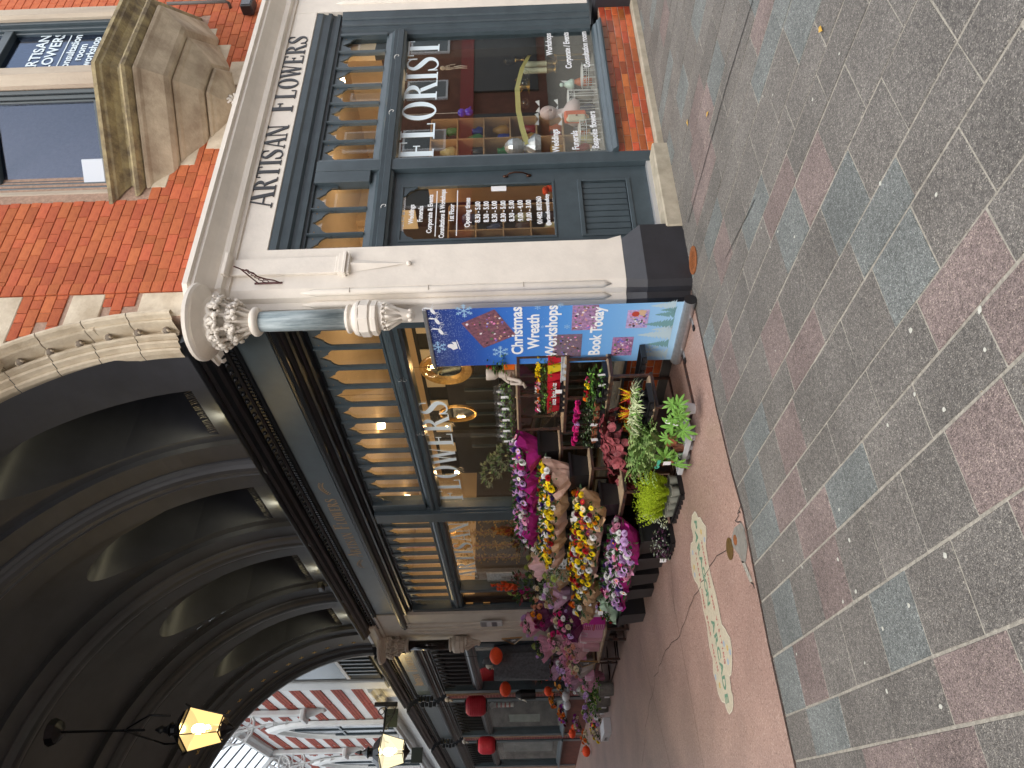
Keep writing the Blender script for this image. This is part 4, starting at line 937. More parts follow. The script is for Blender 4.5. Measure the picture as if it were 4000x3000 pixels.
for (x0, x1) in niches:
    o0, o1 = (x0-.02, x1+.12) if x0 > -.5 else (x0-.12, x1+.12); xm = (o0+o1)/2; hw = (o0-o1)/2
    nn = MB(); ns_ = MB(); K = 14; zs0 = 5.10; zj = 6.15
    xs_ = [x0]+[o0-(o0-o1)*i/K for i in range(K+1)]+[x1]
    def ztop(x):
        u = max(0, 1-((x-xm)/hw)**2); return zj+math.sqrt(u)*.95
    def th(z): return math.asin(min(1, (z-ZS)/VR))
    for i in range(len(xs_)-1):
        a, c = xs_[i], xs_[i+1]
        if i == 0 or i == len(xs_)-2:
            vs_strip(a, c, VR, 0, math.pi/2, 24, web); continue
        ta, tc = th(ztop(a)), th(ztop(c)); n = 18; vs = []
        for j in range(n+1):
            for x, t0 in ((a, ta), (c, tc)):
                t = t0+(math.pi/2-t0)*j/n; vs.append((x, YC+VR*math.cos(t), ZS+VR*math.sin(t)))
        web.add(vs, [(2*j, 2*j+1, 2*j+3, 2*j+2) for j in range(n)])
        # niche soffit
        for q in (0,):
            za, zc_ = ztop(a), ztop(c); ya, yc_ = YC+VR*math.cos(ta), YC+VR*math.cos(tc)
            ns_.add([(a, ya, za), (c, yc_, zc_), (c, .75, zc_), (a, .75, za)], [(0, 1, 2, 3)])
        # low wall below the niche
        t0 = th(zs0); web.add([(a, YC+VR, ZS), (c, YC+VR, ZS), (c, YC+VR*math.cos(t0), zs0), (a, YC+VR*math.cos(t0), zs0)], [(0, 1, 2, 3)])
    y0 = YC+VR*math.cos(th(zs0)); zt = ztop(o0); yt = YC+VR*math.cos(th(zt)); 
    for x in (o0, o1):
        P = [(x, y0, zs0)]+[(x, YC+VR*math.cos(th(z)), z) for z in [zs0+(zt-zs0)*k/6 for k in range(1, 7)]]+[(x, .75, zt), (x, .75, zs0)]
        nn.add(P, [tuple(range(len(P)))])
    nn.add([(o0, y0, zs0), (o1, y0, zs0), (o1, .75, zs0), (o0, .75, zs0)], [(0, 1, 2, 3)])
    nn.box(o1-.1, o0+.1, .74, .76, zs0, 7.3)
    nn.build('wall_niche', VAULTP, vau); ns_.weld().build('niche_soffit', VAULTP, vau, smooth=True)
    bk = MB(); x = o0-.03
    while x > o1+.02:
        bk.tube([(x, y0+.02, zs0), (x+random.uniform(-.02, .02), y0-.01, zs0+.09)], .0018, 3); x -= .028
    bk.build('bird_spikes', mat('steel_spike', (.25, .23, .2), .4, metal=.7), vau, kind='stuff')
    vs_strip(x0, x1, VR, math.pi/2, math.pi, 24, web)
web.weld().build('vault_web', VAULTP, vau, smooth=True)
# end ring with gilt stars
b = MB(); prof = [(-7.42, VR+.02), (-7.42, VR-.06), (-7.62, VR-.06), (-7.66, VR-.10), (-8.28, VR-.10), (-8.30, VR-.14), (-8.36, VR-.16), (-8.42, VR-.14), (-8.46, VR-.19), (-8.56, VR-.21), (-8.66, VR-.19), (-8.72, VR-.14), (-8.72, VR+.3)]
n = 60; vs = []; k = len(prof)
for i in range(n+1):
    t = math.pi*i/n; vs += [(x, YC+r_*math.cos(t), ZS+r_*math.sin(t)) for x, r_ in prof]
b.add(vs, [(i*k+j, i*k+j+1, (i+1)*k+j+1, (i+1)*k+j) for i in range(n) for j in range(k-1)]); b.build('end_ring', VAULTP, vau)
GILT = mat('gilt_star', (.55, .36, .12), .4, metal=.5)
stm = MB()
for i in range(4):
    a = i*math.pi/2; stm.tube([(0, 0, .0), (.05*math.cos(a), .05*math.sin(a), .006)], .014, 5, .006)
stm.ball((0, 0, .004), .018, 6); stm = stm.mesh('gilt_star', GILT, True)
for i in range(38):
    t = .10+i*.0815
    if t > 3.05: break
    link(stm, 'gilt_star', vau, Matrix.Translation((-8.05, YC+(VR-.105)*math.cos(t), ZS+(VR-.105)*math.sin(t))) @ RX(t+math.pi/2+math.pi) @ RZ(.4))
# gable wall above the end ring, facing the daylit part, and roof deck over the vault
P = [(YC+(VR+.0)*math.cos(math.pi*i/30), ZS+VR*math.sin(math.pi*i/30)) for i in range(31)]
MB().ext([(.3, ZS), (.3, 12.5), (-6.8, 12.5), (-6.8, ZS)]+P[::-1], -8.70, -8.5, 'x').build('end_wall', mat('white_render', (.72, .72, .70), .6), vau)
MB().box(-8.6, 2.0, -7.2, 3.5, 9.3, 9.5).build('roof_deck', VAULTP, vau)
# uplights on the cornice
UPL = mat('uplight_lens', (1, .8, .4), .3, emit=(1, .80, .35), es=14)
for i, x in enumerate((-.62, -2.62, -4.75, -6.85)):
    ul = thing('uplight', ('gold uplight on the cornice in the bay nearest the street', 'gold uplight on the cornice in the second bay of the vault', 'gold uplight on the cornice in the third bay behind the camera', 'gold uplight on the cornice in the last bay of the vault')[i], 'light', FB @ T(x, -.14, 4.80), 'uplights along the arcade cornice')
    MB().box(-.20, .20, -.04, .03, 0, .035).build('housing', BLACK, ul); MB().box(-.18, .18, -.035, .025, .036, .042).build('lens', UPL, ul)
    ld = bpy.data.lights.new('uplight_lamp', 'SPOT'); ld.energy = 20; ld.color = (1, .92, .62); ld.shadow_soft_size = .08; ld.spot_size = R_(120); ld.spot_blend = .8
    lo = bpy.data.objects.new('uplight_lamp', ld); COL.objects.link(lo); lo.matrix_world = FB @ T(x, -.14, 4.87) @ RX(R_(180+8))
cam_ = thing('security_camera', 'small black security camera on the cornice in the third bay', 'camera', FB @ T(-5.0, -.30, 4.90))
MB().box(-.09, .09, -.05, .05, -.045, .045).build('housing', BLACK, cam_, bevel=.015); MB().tube([(0, .03, -.1), (0, .03, 0)], .015, 6).build('stem', BLACK, cam_)
# opposite side of the passage and far side wall
opp = thing('opposite_shopfront', 'dark shopfront along the other side of the arcade', 'shopfront', FB)
MB().box(-40, -.2, -6.8, -6.42, 0, 4.7).build('wall_panel', SLATE, opp); MB().box(-40, -8.7, -6.8, -6.5, 4.7, 12).build('upper_panel', mat('white_render', (.7, .7, .7), .6), opp)
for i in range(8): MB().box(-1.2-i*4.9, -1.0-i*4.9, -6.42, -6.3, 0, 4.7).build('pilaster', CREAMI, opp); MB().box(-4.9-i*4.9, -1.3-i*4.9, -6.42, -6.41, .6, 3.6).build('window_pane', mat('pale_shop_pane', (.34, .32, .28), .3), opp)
# ================================================================ DAYLIT PART OF THE ARCADE
def farshop(name, label, x0, x1, n, m=BLACKP, dark=True):
    t = thing(name, label, 'shopfront', FB)
    front(t, x1, x0, x1+.2, x0-.25)
    rail(x1+.1, x0-.1, TRB, 'transom', t, m); clere(t, x1+.35, x0-.35, n, m=m)
    post(x0-.35, x0-.1, .05, 3.75, .03, .25, 'jamb', t, SLATE); post(x1+.1, x1+.35, .05, 3.75, .03, .25, 'jamb', t, SLATE)
    MB().box(x1+.35, x0-.35, .14, .145, .75, 2.8).build('window_pane', GLASS, t)
    rail(x1+.1, x0-.1, [(.25, .62), (-.03, .62), (-.035, .66), (.05, .70), (.09, .74), (.25, .75)], 'sill', t)
    MB().box(x1+.1, x0-.1, .05, .25, 0, .62).build('stall_riser', mat('dark_far_brick', (.13, .035, .022), .6, .35, 9), t)
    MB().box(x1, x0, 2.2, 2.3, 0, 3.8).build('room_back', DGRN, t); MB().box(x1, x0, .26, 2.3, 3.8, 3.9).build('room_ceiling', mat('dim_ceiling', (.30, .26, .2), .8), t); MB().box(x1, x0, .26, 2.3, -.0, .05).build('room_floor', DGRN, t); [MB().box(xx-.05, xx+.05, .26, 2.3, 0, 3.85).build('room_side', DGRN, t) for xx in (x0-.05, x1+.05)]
    for x in (x0-.02, x1+.12):   # scrolled bracket ends of the fascia
        b = MB()
        for k in range(4): b.box(x-.1, x, -.13-.02*(k % 2), .0, 4.06+.1*k, 4.14+.1*k)
        b.build('fascia_bracket', BLACKP, t, bevel=.012)
    return t
ps = [(-8.9, -12.95), (-13.35, -18.0), (-18.45, -23.2), (-23.6, -28.2), (-28.6, -34)]
labs = ['first black shopfront beyond the vault with a faded gilt name', 'second shopfront beyond the vault behind a red lantern', 'third shopfront beyond the vault with a bright window pane', 'fourth shopfront far along the arcade', 'farthest shopfront at the left edge']
fs_ = [farshop('shopfront', labs[i], a, c, 11 if i < 3 else 8) for i, (a, c) in enumerate(ps)]
word('ARTISAN', -11.95, -10.95, 4.17, .22, .70, fs_[0], GT, -.001, .0015); word('FLOWERS', -10.75, -9.65, 4.17, .22, .70, fs_[0], GT, -.001, .0015)
DBR = mat('dark_red_brick', (.16, .032, .028), .7, .1, 20, rnd=.2, bump=.3)
for x in (-13.15, -18.22, -23.4, -28.4):
    st = bpy.data.objects.new('brick_strip', None); COL.objects.link(st); i = ps.index(min(ps, key=lambda q: abs(q[1]-x-.2))); st.parent = fs_[i]
    MB().box(x-.14, x+.14, .03, .3, 0, 3.75).build('mortar_bed', MORTAR, st)
    if x > -19:
        for k in range(46):
            for q in ((-.07, .07) if k % 2 else (0,)):
                link(brickmesh(.131 if k % 2 else .262, .0735, .03, DBR, ('d', k % 2)), 'brick', st, T(x+q, .025, .04+.0805*k))
bs = MB().ball((0, 0, 0), .07, 8); bs.tube([(0, 0, -.03), (.05, -.05, -.14)], .03, 6)
for i, x in enumerate((-13.05, -18.1)): tag(bs.build('carved_boss', mat('pale_boss', (.4, .37, .33), .7), None, FB @ T(x, -.05, 3.72), smooth=True), ('small pale carved boss above the red lantern nearest the black column', 'small pale carved boss above the farther red lantern')[i], 'carving')
# upper wall, white and red stripes
upw = thing('striped_upper_wall', 'white and red brick striped upper wall with pointed windows under the glass roof', 'wall', FB)
WH = mat('white_paint_cool', (.70, .72, .73), .55, .05, 3); WHS = mat('white_trim', (.62, .64, .64), .5, .06, 4); RB_ = mat('painted_red_brick', (.34, .075, .045), .75, 0, 6, (.25, .05, .035), bump=.4, rnd=.12)
RED2 = RB_
YU = .02
MB().box(-40, -8.8, YU+.02, .4, 4.97, 10.2).build('wall_face', WH, upw)
# tall dark slatted window nearest the vault
dk = MB(); MB().box(-11.15, -8.85, -.03, YU+.02, 5.05, 9.6).build('window_recess', mat('recess_dark', (.012, .016, .02), .6), upw)
for i in range(7): MB().box(-9.15-i*.26, -9.08-i*.26, -.06, -.03, 5.05, 5.75).build('window_slat', SLATE, upw)
MB().box(-11.0, -8.9, -.07, -.03, 5.75, 5.83).build('window_rail', WHS, upw)
MB().box(-11.0, -8.9, -.05, -.04, 5.83, 9.6).build('window_pane', mat('sky_lit_pane', (.10, .13, .14), .12), upw)
MB().box(-11.75, -11.15, -.10, YU+.02, 4.97, 10.2).build('pilaster', WHS, upw, bevel=.03)
def gotw(xc, hw, z0, zs, parent):
    def prof(w, e):
        P = [(xc+w, z0)]; R = 2.0*w
        for i in range(9): a = (math.pi/3)*i/8; P.append((xc-w+R*math.cos(a), zs+R*math.sin(a)*1.15))
        L = [(2*xc-p[0], p[1]) for p in P]
        return P+L[::-1][1:]
    MB().ext(prof(hw+.30, 0), -.02, YU+.03, 'y').build('window_surround', WHS, parent)
    b = MB(); o = prof(hw+.30, 0); i_ = prof(hw+.17, 0); k = len(o)
    b.add([(p[0], -.09, p[1]) for p in o]+[(p[0], -.11, p[1]) for p in i_]+[(p[0], -.0, p[1]) for p in prof(hw+.10, 0)]+[(p[0], -.0, p[1]) for p in prof(hw+.36, 0)],
          [(j, j+1, k+j+1, k+j) for j in range(k-1)]+[(k+j, k+j+1, 2*k+j+1, 2*k+j) for j in range(k-1)]+[(3*k+j, 3*k+j+1, j+1, j) for j in range(k-1)])
    b.build('window_hood', WHS, parent)
    MB().ext(prof(hw, 0), -.028, -.021, 'y').build('window_pane', mat('dark_upper_pane', (.035, .045, .055), .15), parent)
    MB().box(xc-.035, xc+.035, -.06, -.029, z0, zs+hw*1.7).build('window_mullion', SLATE, parent); MB().box(xc-hw, xc+hw, -.055, -.029, zs-.35, zs-.28).build('window_rail', SLATE, parent)
    for s in (-1, 1): MB().box(xc+s*hw-.05, xc+s*hw+.05, -.06, -.029, z0, zs).build('window_jamb', SLATE, parent)
for j, xc in enumerate((-16.2, -21.2, -26.2, -31.2)):
    gotw(xc, .62, 5.62, 7.45, upw)
# stripes
Z0 = [5.52+.515*k for k in range(9)]
for j in range(-1, 5):
    xr_ = -11.95 if j < 0 else -14.35-5.0*j-.0; 
segs = [(-12.1, -13.55), (-13.6, -15.15), (-17.25, -18.65), (-18.7, -20.15), (-22.25, -25.15), (-27.25, -30.15), (-32.2, -38)]
for si, (xa_, xb_) in enumerate(segs):
    for k, z in enumerate(Z0):
        if z > 9.8: continue
        z += .23; h = .27
        if si < 4:
            for r in range(3):
                x = xa_-(.12 if r % 2 else 0)
                if r % 2: link(brickmesh(.112, .084, .02, RB_, ('h1',)), 'brick', upw, T(xa_-.06, YU+.0, z+r*.09+.045))
                while x-.24 >= xb_-.13:
                    link(brickmesh(.232, .084, .02, RB_, ('h2',)), 'brick', upw, T(x-.12, YU+.0, z+r*.09+.045)); x -= .24
        else: MB().box(xb_, xa_, YU-.0, YU+.03, z, z+h).build('brick_band', RB_, upw)
for xc in (-16.2, -21.2, -26.2): 
    for z in (9.15, 9.65): MB().box(xc-1.0, xc+1.0, YU, YU+.03, z+.2, z+.42).build('brick_band', RB_, upw)
# string courses and corbelled shafts carrying the roof ribs
MB().ext([(.3, 5.28), (-.06, 5.28), (-.10, 5.33), (-.10, 5.38), (-.17, 5.43), (-.17, 5.48), (-.05, 5.54), (.3, 5.54)], -40, -11.8, 'x').build('string_course', WHS, upw)
MB().ext([(.3, 9.95), (-.06, 9.95), (-.12, 10.02), (-.22, 10.06), (-.22, 10.16), (.3, 10.2)], -40, -8.9, 'x').build('eaves_gutter', WHS, upw)
for j in range(5):
    xc = -14.0-5.0*j
    tr_ = thing('roof_rib', ['white openwork arch rib of the glass roof nearest the vault', 'second white openwork arch rib of the glass roof', 'third white openwork arch rib', 'fourth white openwork arch rib far back', 'farthest white openwork arch rib'][j], 'roof rib', FB @ T(xc, 0, 0), 'cast iron ribs of the glass roof')
    MB().lathe([(.02, 7.05), (.06, 7.12), (.05, 7.2), (.12, 7.34), (.16, 7.5), (.20, 7.55)], 12, (0, -.02)).build('corbel', WHS, tr_, smooth=True)
    MB().box(-.24, .24, -.30, .0, 7.55, 7.68).build('corbel_cap', WHS, tr_, bevel=.03)
    MB().box(-.10, .10, -.14, -.0, 7.68, 10.0).build('wall_shaft', WHS, tr_, bevel=.02)
    for s in (-1, 1):
        # lower pointed arch and upper chord, with rings between
        def low_(t): return (YC+s*3.2*(1-t)**1.0*(1) if False else YC+s*(3.05*math.cos(t*math.pi/2)**.9), 7.75+3.6*math.sin(t*math.pi/2))
        def upc(t): return (YC+s*3.1*(1-t), 10.0+2.3*t)
        lw = [low_(i/16) for i in range(17)]
        b = MB()
        for i in range(16):
            (a0, c0), (a1, c1) = lw[i], lw[i+1]
            b.add([(xx, a0, c0) for xx in (-.07, .07)]+[(xx, a0, c0+.13) for xx in (-.07, .07)]+[(xx, a1, c1) for xx in (-.07, .07)]+[(xx, a1, c1+.13) for xx in (-.07, .07)], [(0, 1, 5, 4), (2, 6, 7, 3), (0, 4, 6, 2), (1, 3, 7, 5)])
        b.build('arch_chord', WHS, tr_)
        b = MB(); (a0, c0), (a1, c1) = upc(0), upc(1)
        b.add([(xx, a0, c0-.1) for xx in (-.07, .07)]+[(xx, a0, c0+.05) for xx in (-.07, .07)]+[(xx, a1, c1-.1) for xx in (-.07, .07)]+[(xx, a1, c1+.05) for xx in (-.07, .07)], [(0, 1, 5, 4), (2, 6, 7, 3), (0, 4, 6, 2), (1, 3, 7, 5)])
        b.build('rafter', WHS, tr_)
        if s < 0: continue
        for i in range(1, 9):
            t = .10+i*.085; yl, zl = low_(t); zu = 10.0+2.3*(1-abs(yl-YC)/3.1); rr = (zu-zl-.13)/2*.92
            if rr < .08: continue
            rr = min(rr, .42); zc = zl+.13+rr
            b = MB().tube([(0, yl+rr*math.cos(a), zc+rr*math.sin(a)) for a in [q*math.pi/8 for q in range(17)]], .035, 6)
            for q in range(4):
                a = q*math.pi/2+.785; b.tube([(0, yl+rr*.5*math.cos(a)+rr*.4*math.cos(u), zc+rr*.5*math.sin(a)+rr*.4*math.sin(u)) for u in [w_*math.pi/4 for w_ in range(9)]], .018, 5)
            b.build('tracery_ring', WHS, tr_)
        for i in range(1, 16):
            t = i/17; yl, zl = low_(t); MB().add([(-.03, yl-.07, zl), (.03, yl-.07, zl), (.03, yl+.07, zl), (-.03, yl+.07, zl), (0, yl, zl-.14)], [(0, 1, 4), (1, 2, 4), (2, 3, 4), (3, 0, 4)]).build('cusp', WHS, tr_)
rf = thing('glass_roof', 'pitched glass roof with thin dark glazing bars over the arcade', 'roof', FB)
for s in (-1, 1):
    MB().add([(-40, YC+s*3.25, 10.08), (-8.7, YC+s*3.25, 10.08), (-8.7, YC, 12.4), (-40, YC, 12.4)], [(0, 1, 2, 3)]).build('glass_sheet', glassmat('roof_glass', (.93, .96, .98), .6), rf)
    for i in range(50):
        x = -8.8-i*.62; t_ = MB(); a = Vector((x, YC+s*3.2, 10.12)); c = Vector((x, YC, 12.42)); d = Vector((.02, 0, 0)); e = Vector((0, 0, .05))
        if i < 34: t_.add([a-d, a+d, c+d, c-d, a-d-e, a+d-e, c+d-e, c-d-e], [(0, 1, 2, 3), (4, 7, 6, 5), (0, 4, 5, 1), (2, 6, 7, 3), (1, 5, 6, 2), (0, 3, 7, 4)]).build('glazing_bar', mat('dark_glazing_bar', (.03, .035, .04), .5), rf)
MB().box(-40, -8.7, YC-.1, YC+.1, 12.36, 12.5).build('ridge', WHS, rf)
MB().box(-40.4, -40, -7, .4, 0, 10).build('added_end_panel', mat('added_end_wall', (.22, .20, .18), .7, .3, 2), opp)  # unseen wall added to keep bright sky out of the far window reflections
# ---- building across the street (seen only in reflections)
st = thing('street_building', 'red brick building with white sash windows across the street', 'building', Matrix.Translation((8.4, -6.7, 0)) @ RZ(math.atan2(DA.y, DA.x)))
MB().box(-40, 50, -8, 0, 0, 9.5).build('wall', mat('street_brick', (.20, .075, .05), .8, .25, 2), st)
MB().box(-40, 50, -.01, .25, 3.4, 4.0).build('fascia', mat('street_fascia', (.32, .03, .03), .5), st)
for i in range(25):
    for z in (4.6, 7.2):
        x = -38+i*3.4
        f_ = MB().box(x, x+1.3, .01, .1, z, z+1.9).build('window', WHITE, st); MB().box(x+.1, x+1.2, .09, .11, z+.1, z+1.8).build('pane', mat('street_pane', (.15, .18, .2), .1), f_)
for i in range(15): MB().box(-38+i*5.6, -34+i*5.6, .01, .1, .4, 3.4).build('shop_window', mat('street_shop_pane', (.05, .05, .055), .15), st)
# ================================================================ LANTERNS
AMB = mat('lantern_glass_amber', (.9, .6, .2), .3, emit=(1, .52, .10), es=1.1)
AMB2 = mat('lantern_glass_pale', (.9, .8, .5), .3, emit=(1, .85, .45), es=.9)
FIL = mat('lantern_burner', (1, .9, .6), .3, emit=(1, .80, .42), es=45)
def pane_mat(name, col, s):
    if name in MATS: return MATS[name]
    m = bpy.data.materials.new(name); m.use_nodes = True; n = m.node_tree; n.nodes.clear(); L = n.links.new; N = n.nodes.new
    o = N('ShaderNodeOutputMaterial'); mx = N('ShaderNodeMixShader'); t = N('ShaderNodeBsdfTransparent'); e = N('ShaderNodeEmission'); t.inputs[0].default_value = (1, .86, .6, 1)
    e.inputs[0].default_value = (*col, 1); e.inputs[1].default_value = s; mx.inputs[0].default_value = .38
    L(t.outputs[0], mx.inputs[1]); L(e.outputs[0], mx.inputs[2]); L(mx.outputs[0], o.inputs[0]); MATS[name] = m; return m
def lantern(name, label, M, w, h, pm, energy, col):
    t = thing(name, label, 'lantern', M); wb = w*.30; wt = w*.5
    C4 = [(-1, -1), (1, -1), (1, 1), (-1, 1)]
    for k in range(4):
        a, c = C4[k], C4[(k+1) % 4]
        MB().add([(a[0]*wb, a[1]*wb, 0), (c[0]*wb, c[1]*wb, 0), (c[0]*wt, c[1]*wt, h), (a[0]*wt, a[1]*wt, h)], [(0, 1, 2, 3)]).build('pane', pm, t)
        MB().tube([(a[0]*wb, a[1]*wb, -.02), (a[0]*wt, a[1]*wt, h+.02)], .009, 4).build('frame_bar', BLACKP, t)
        MB().tube([(a[0]*wb, a[1]*wb, 0), (c[0]*wb, c[1]*wb, 0)], .010, 4).build('bottom_rail', BLACKP, t); MB().tube([(a[0]*wt, a[1]*wt, h), (c[0]*wt, c[1]*wt, h)], .012, 4).build('top_rail', BLACKP, t)
        MB().tube([(a[0]*wt, a[1]*wt, h), (a[0]*wt*1.12, a[1]*wt*1.12, h+.06)], .012, 4).build('corner_spike', BLACKP, t)
    MB().lathe([(wt*1.42, h), (wt*1.3, h+.04), (wt*.75, h+.16*w/.5), (wt*.35, h+.20*w/.5), (wt*.36, h+.27*w/.5), (wt*.5, h+.29*w/.5), (wt*.3, h+.34*w/.5), (.03, h+.42*w/.5), (.05, h+.46*w/.5), (.012, h+.56*w/.5)], 8).build('cap', BLACKP, t, RZ(math.pi/4/2))
    MB().lathe([(wb*1.2, -.02), (wb*.6, -.07), (.03, -.12), (.0001, -.15)], 8).build('base', BLACKP, t)
    MB().lathe([(.03, 0), (.035, h*.3), (.02, h*.35)], 8).build('burner', BLACKP, t); MB().ball((0, 0, h*.70), w*.17, 10, 1.4).build('mantle', FIL, t, smooth=True); MB().ball((w*.10, 0, h*.42), w*.07, 8, 1.3).build('mantle', FIL, t, smooth=True)
    ld = bpy.data.lights.new('lantern_light', 'POINT'); ld.energy = energy; ld.color = col; ld.shadow_soft_size = w*.2
    lo = bpy.data.objects.new('lantern_light', ld); COL.objects.link(lo); lo.matrix_world = M @ T(0, 0, h*.6)
    return t
p = fb(870, 2845, -2.65); l1 = lantern('hanging_lantern', 'glowing amber four sided lantern hanging from the dark vault on a rod', FB @ T(p.x, p.y, p.z) @ RZ(R_(20)), .36, .42, pane_mat('amber_pane', (1, .66, .26), 1.3), 7, (1, .78, .5))
MB().tube([(0, 0, .95), (0, 0, 2.05)], .016, 6).build('rod', BLACKP, l1); MB().lathe([(.04, 1.98), (.13, 2.02), (.16, 2.10)], 12).build('ceiling_rose', BLACKP, l1)
for s in (-1, 1): MB().tube([(s*.28, 0, .55), (s*.30, 0, .8), (s*.16, 0, 1.0), (s*.05, 0, 1.15), (0, 0, 1.2)], .013, 5).build('scroll_arm', BLACKP, l1, smooth=True)
p = Vector((-12.4, -1.33, 4.62)); l2 = lantern('bracket_lantern', 'pale lit four sided lantern on a wall bracket in front of the striped wall', FB @ T(*p) @ RZ(R_(25)), .56, .52, pane_mat('pale_pane', (1, .90, .62), 1.0), 60, (1, .85, .55))
a2 = thing('lantern_bracket', 'black scrolled iron arm carrying the farther lantern out from the cornice', 'bracket', FB @ T(-12.4, 0, 5.15))
MB().tube([(0, -.25, 0), (0, -.98, 0)], .022, 6).build('arm', BLACKP, a2); MB().box(-.03, .03, -.34, -.24, -.28, .28).build('back_plate', BLACKP, a2); MB().tube([(0, -.98, 0), (0, -1.1, -.05), (0, -1.14, -.15)], .02, 6).build('arm_end', BLACKP, a2)
for cy, cz, rr in ((-.42, -.12, .10), (-.62, -.08, .07), (-.80, -.06, .05), (-.45, .10, .07)): MB().tube([(0, cy+rr*math.cos(a), cz+rr*math.sin(a)) for a in [q*.6 for q in range(10)]], .012, 5).build('scroll', BLACKP, a2, smooth=True)
MB().tube([(0, -.3, -.26), (0, -.5, -.22), (0, -.85, -.02)], .014, 5).build('strut', BLACKP, a2, smooth=True)
for i, (x, z) in enumerate(((-12.9, 5.1), (-17.6, 5.1))): tag(MB().box(-.02, .02, -.70, -.28, -.17, .17).build('hanging_sign', mat('sign_green_black', (.02, .03, .028), .4), None, FB @ T(x, 0, z)), ('small dark projecting shop sign under the lantern bracket', 'small dark projecting shop sign farther along the arcade')[i], 'sign')
# red paper lanterns and orange honeycomb balls
RP = mat('red_paper', (.50, .018, .035), .6, .08, 30, bump=.2); OP = mat('orange_tissue', (.95, .085, .015), .7, .1, 30)
def plantern(name, label, M, r, h, m, grp, cap=True):
    t = thing(name, label, 'paper lantern', M, grp); pr = []
    K = 22
    for i in range(K+1):
        v = i/K; z = (v-.5)*h; rr = r*(1-abs(2*v-1)**4.5*.35 if cap else math.sqrt(max(.02, 1-(2*v-1)**2))); pr.append((rr*(1+(.025 if i % 2 else 0)), z))
    MB().lathe(pr, 24, wob=0 if cap else .02).build('shade', m, t, smooth=not cap)
    if cap:
        MB().lathe([(r*.62, h*.5-.004), (r*.62, h*.5+.03), (r*.5, h*.5+.03)], 20).build('top_ring', BLACK, t); MB().lathe([(r*.62, -h*.5-.03), (r*.62, -h*.5+.004)], 20).build('bottom_ring', BLACK, t)
    MB().tube([(0, 0, h*.5), (0, 0, h*.5+.7)], .004, 4).build('string', BLACK, t)
p1 = fb(1860, 2757, -.75); plantern('paper_lantern', 'nearer red paper lantern hanging before the dark shopfronts', FB @ T(*p1), .21, .44, RP, 'red paper lanterns')
p1 = fb(1902, 2911, -.75); plantern('paper_lantern', 'farther red paper lantern near the image edge', FB @ T(*p1), .22, .46, RP, 'red paper lanterns')
for i, ((px, py), y, lb) in enumerate((((1938, 2562), -.35, 'orange honeycomb paper ball beside the hooded skeleton figure'), ((1974, 2692), -.35, 'orange honeycomb paper ball hanging left of the skeleton figure'), ((1972, 2640), .6, 'dull orange paper ball seen inside the shop window'))):
    p = fb(px, py, y); plantern('honeycomb_ball', lb, FB @ T(*p), .16, .26, OP, 'orange honeycomb balls', cap=False)
# ================================================================ ROLLER BANNER
BX0, BX1, BY, BZ0, BZ1 = .245, 1.045, -.20, .075, 2.46
ban = thing('roller_banner', 'tall blue roller banner advertising christmas wreath workshops', 'banner', FB @ T(0, BY, 0))
ALU = mat('brushed_aluminium', (.42, .43, .45), .3, .1, 20, metal=.7)
MB().lathe([(.055, BX0-.02), (.055, BX1+.02)], 16).build('base_cassette', ALU, ban, Matrix.Translation((0, .0, .055)) @ RY(R_(90)), smooth=False)
MB().lathe([(.0001, BX1+.021), (.057, BX1+.021), (.057, BX1+.03), (.0001, BX1+.03)], 16).build('end_cap', BLACK, ban, Matrix.Translation((0, 0, .055)) @ RY(R_(90)))
MB().box(BX0-.01, BX1+.01, -.018, .018, BZ1-.015, BZ1+.022).build('top_rail', ALU, ban, bevel=.006)
for x in (BX0+.14, BX1-.2): MB().box(x-.02, x+.02, -.16, .02, .0, .018).build('foot', ALU, ban, bevel=.004); MB().box(x-.021, x+.021, -.165, -.12, .0, .02).build('foot_pad', BLACK, ban)
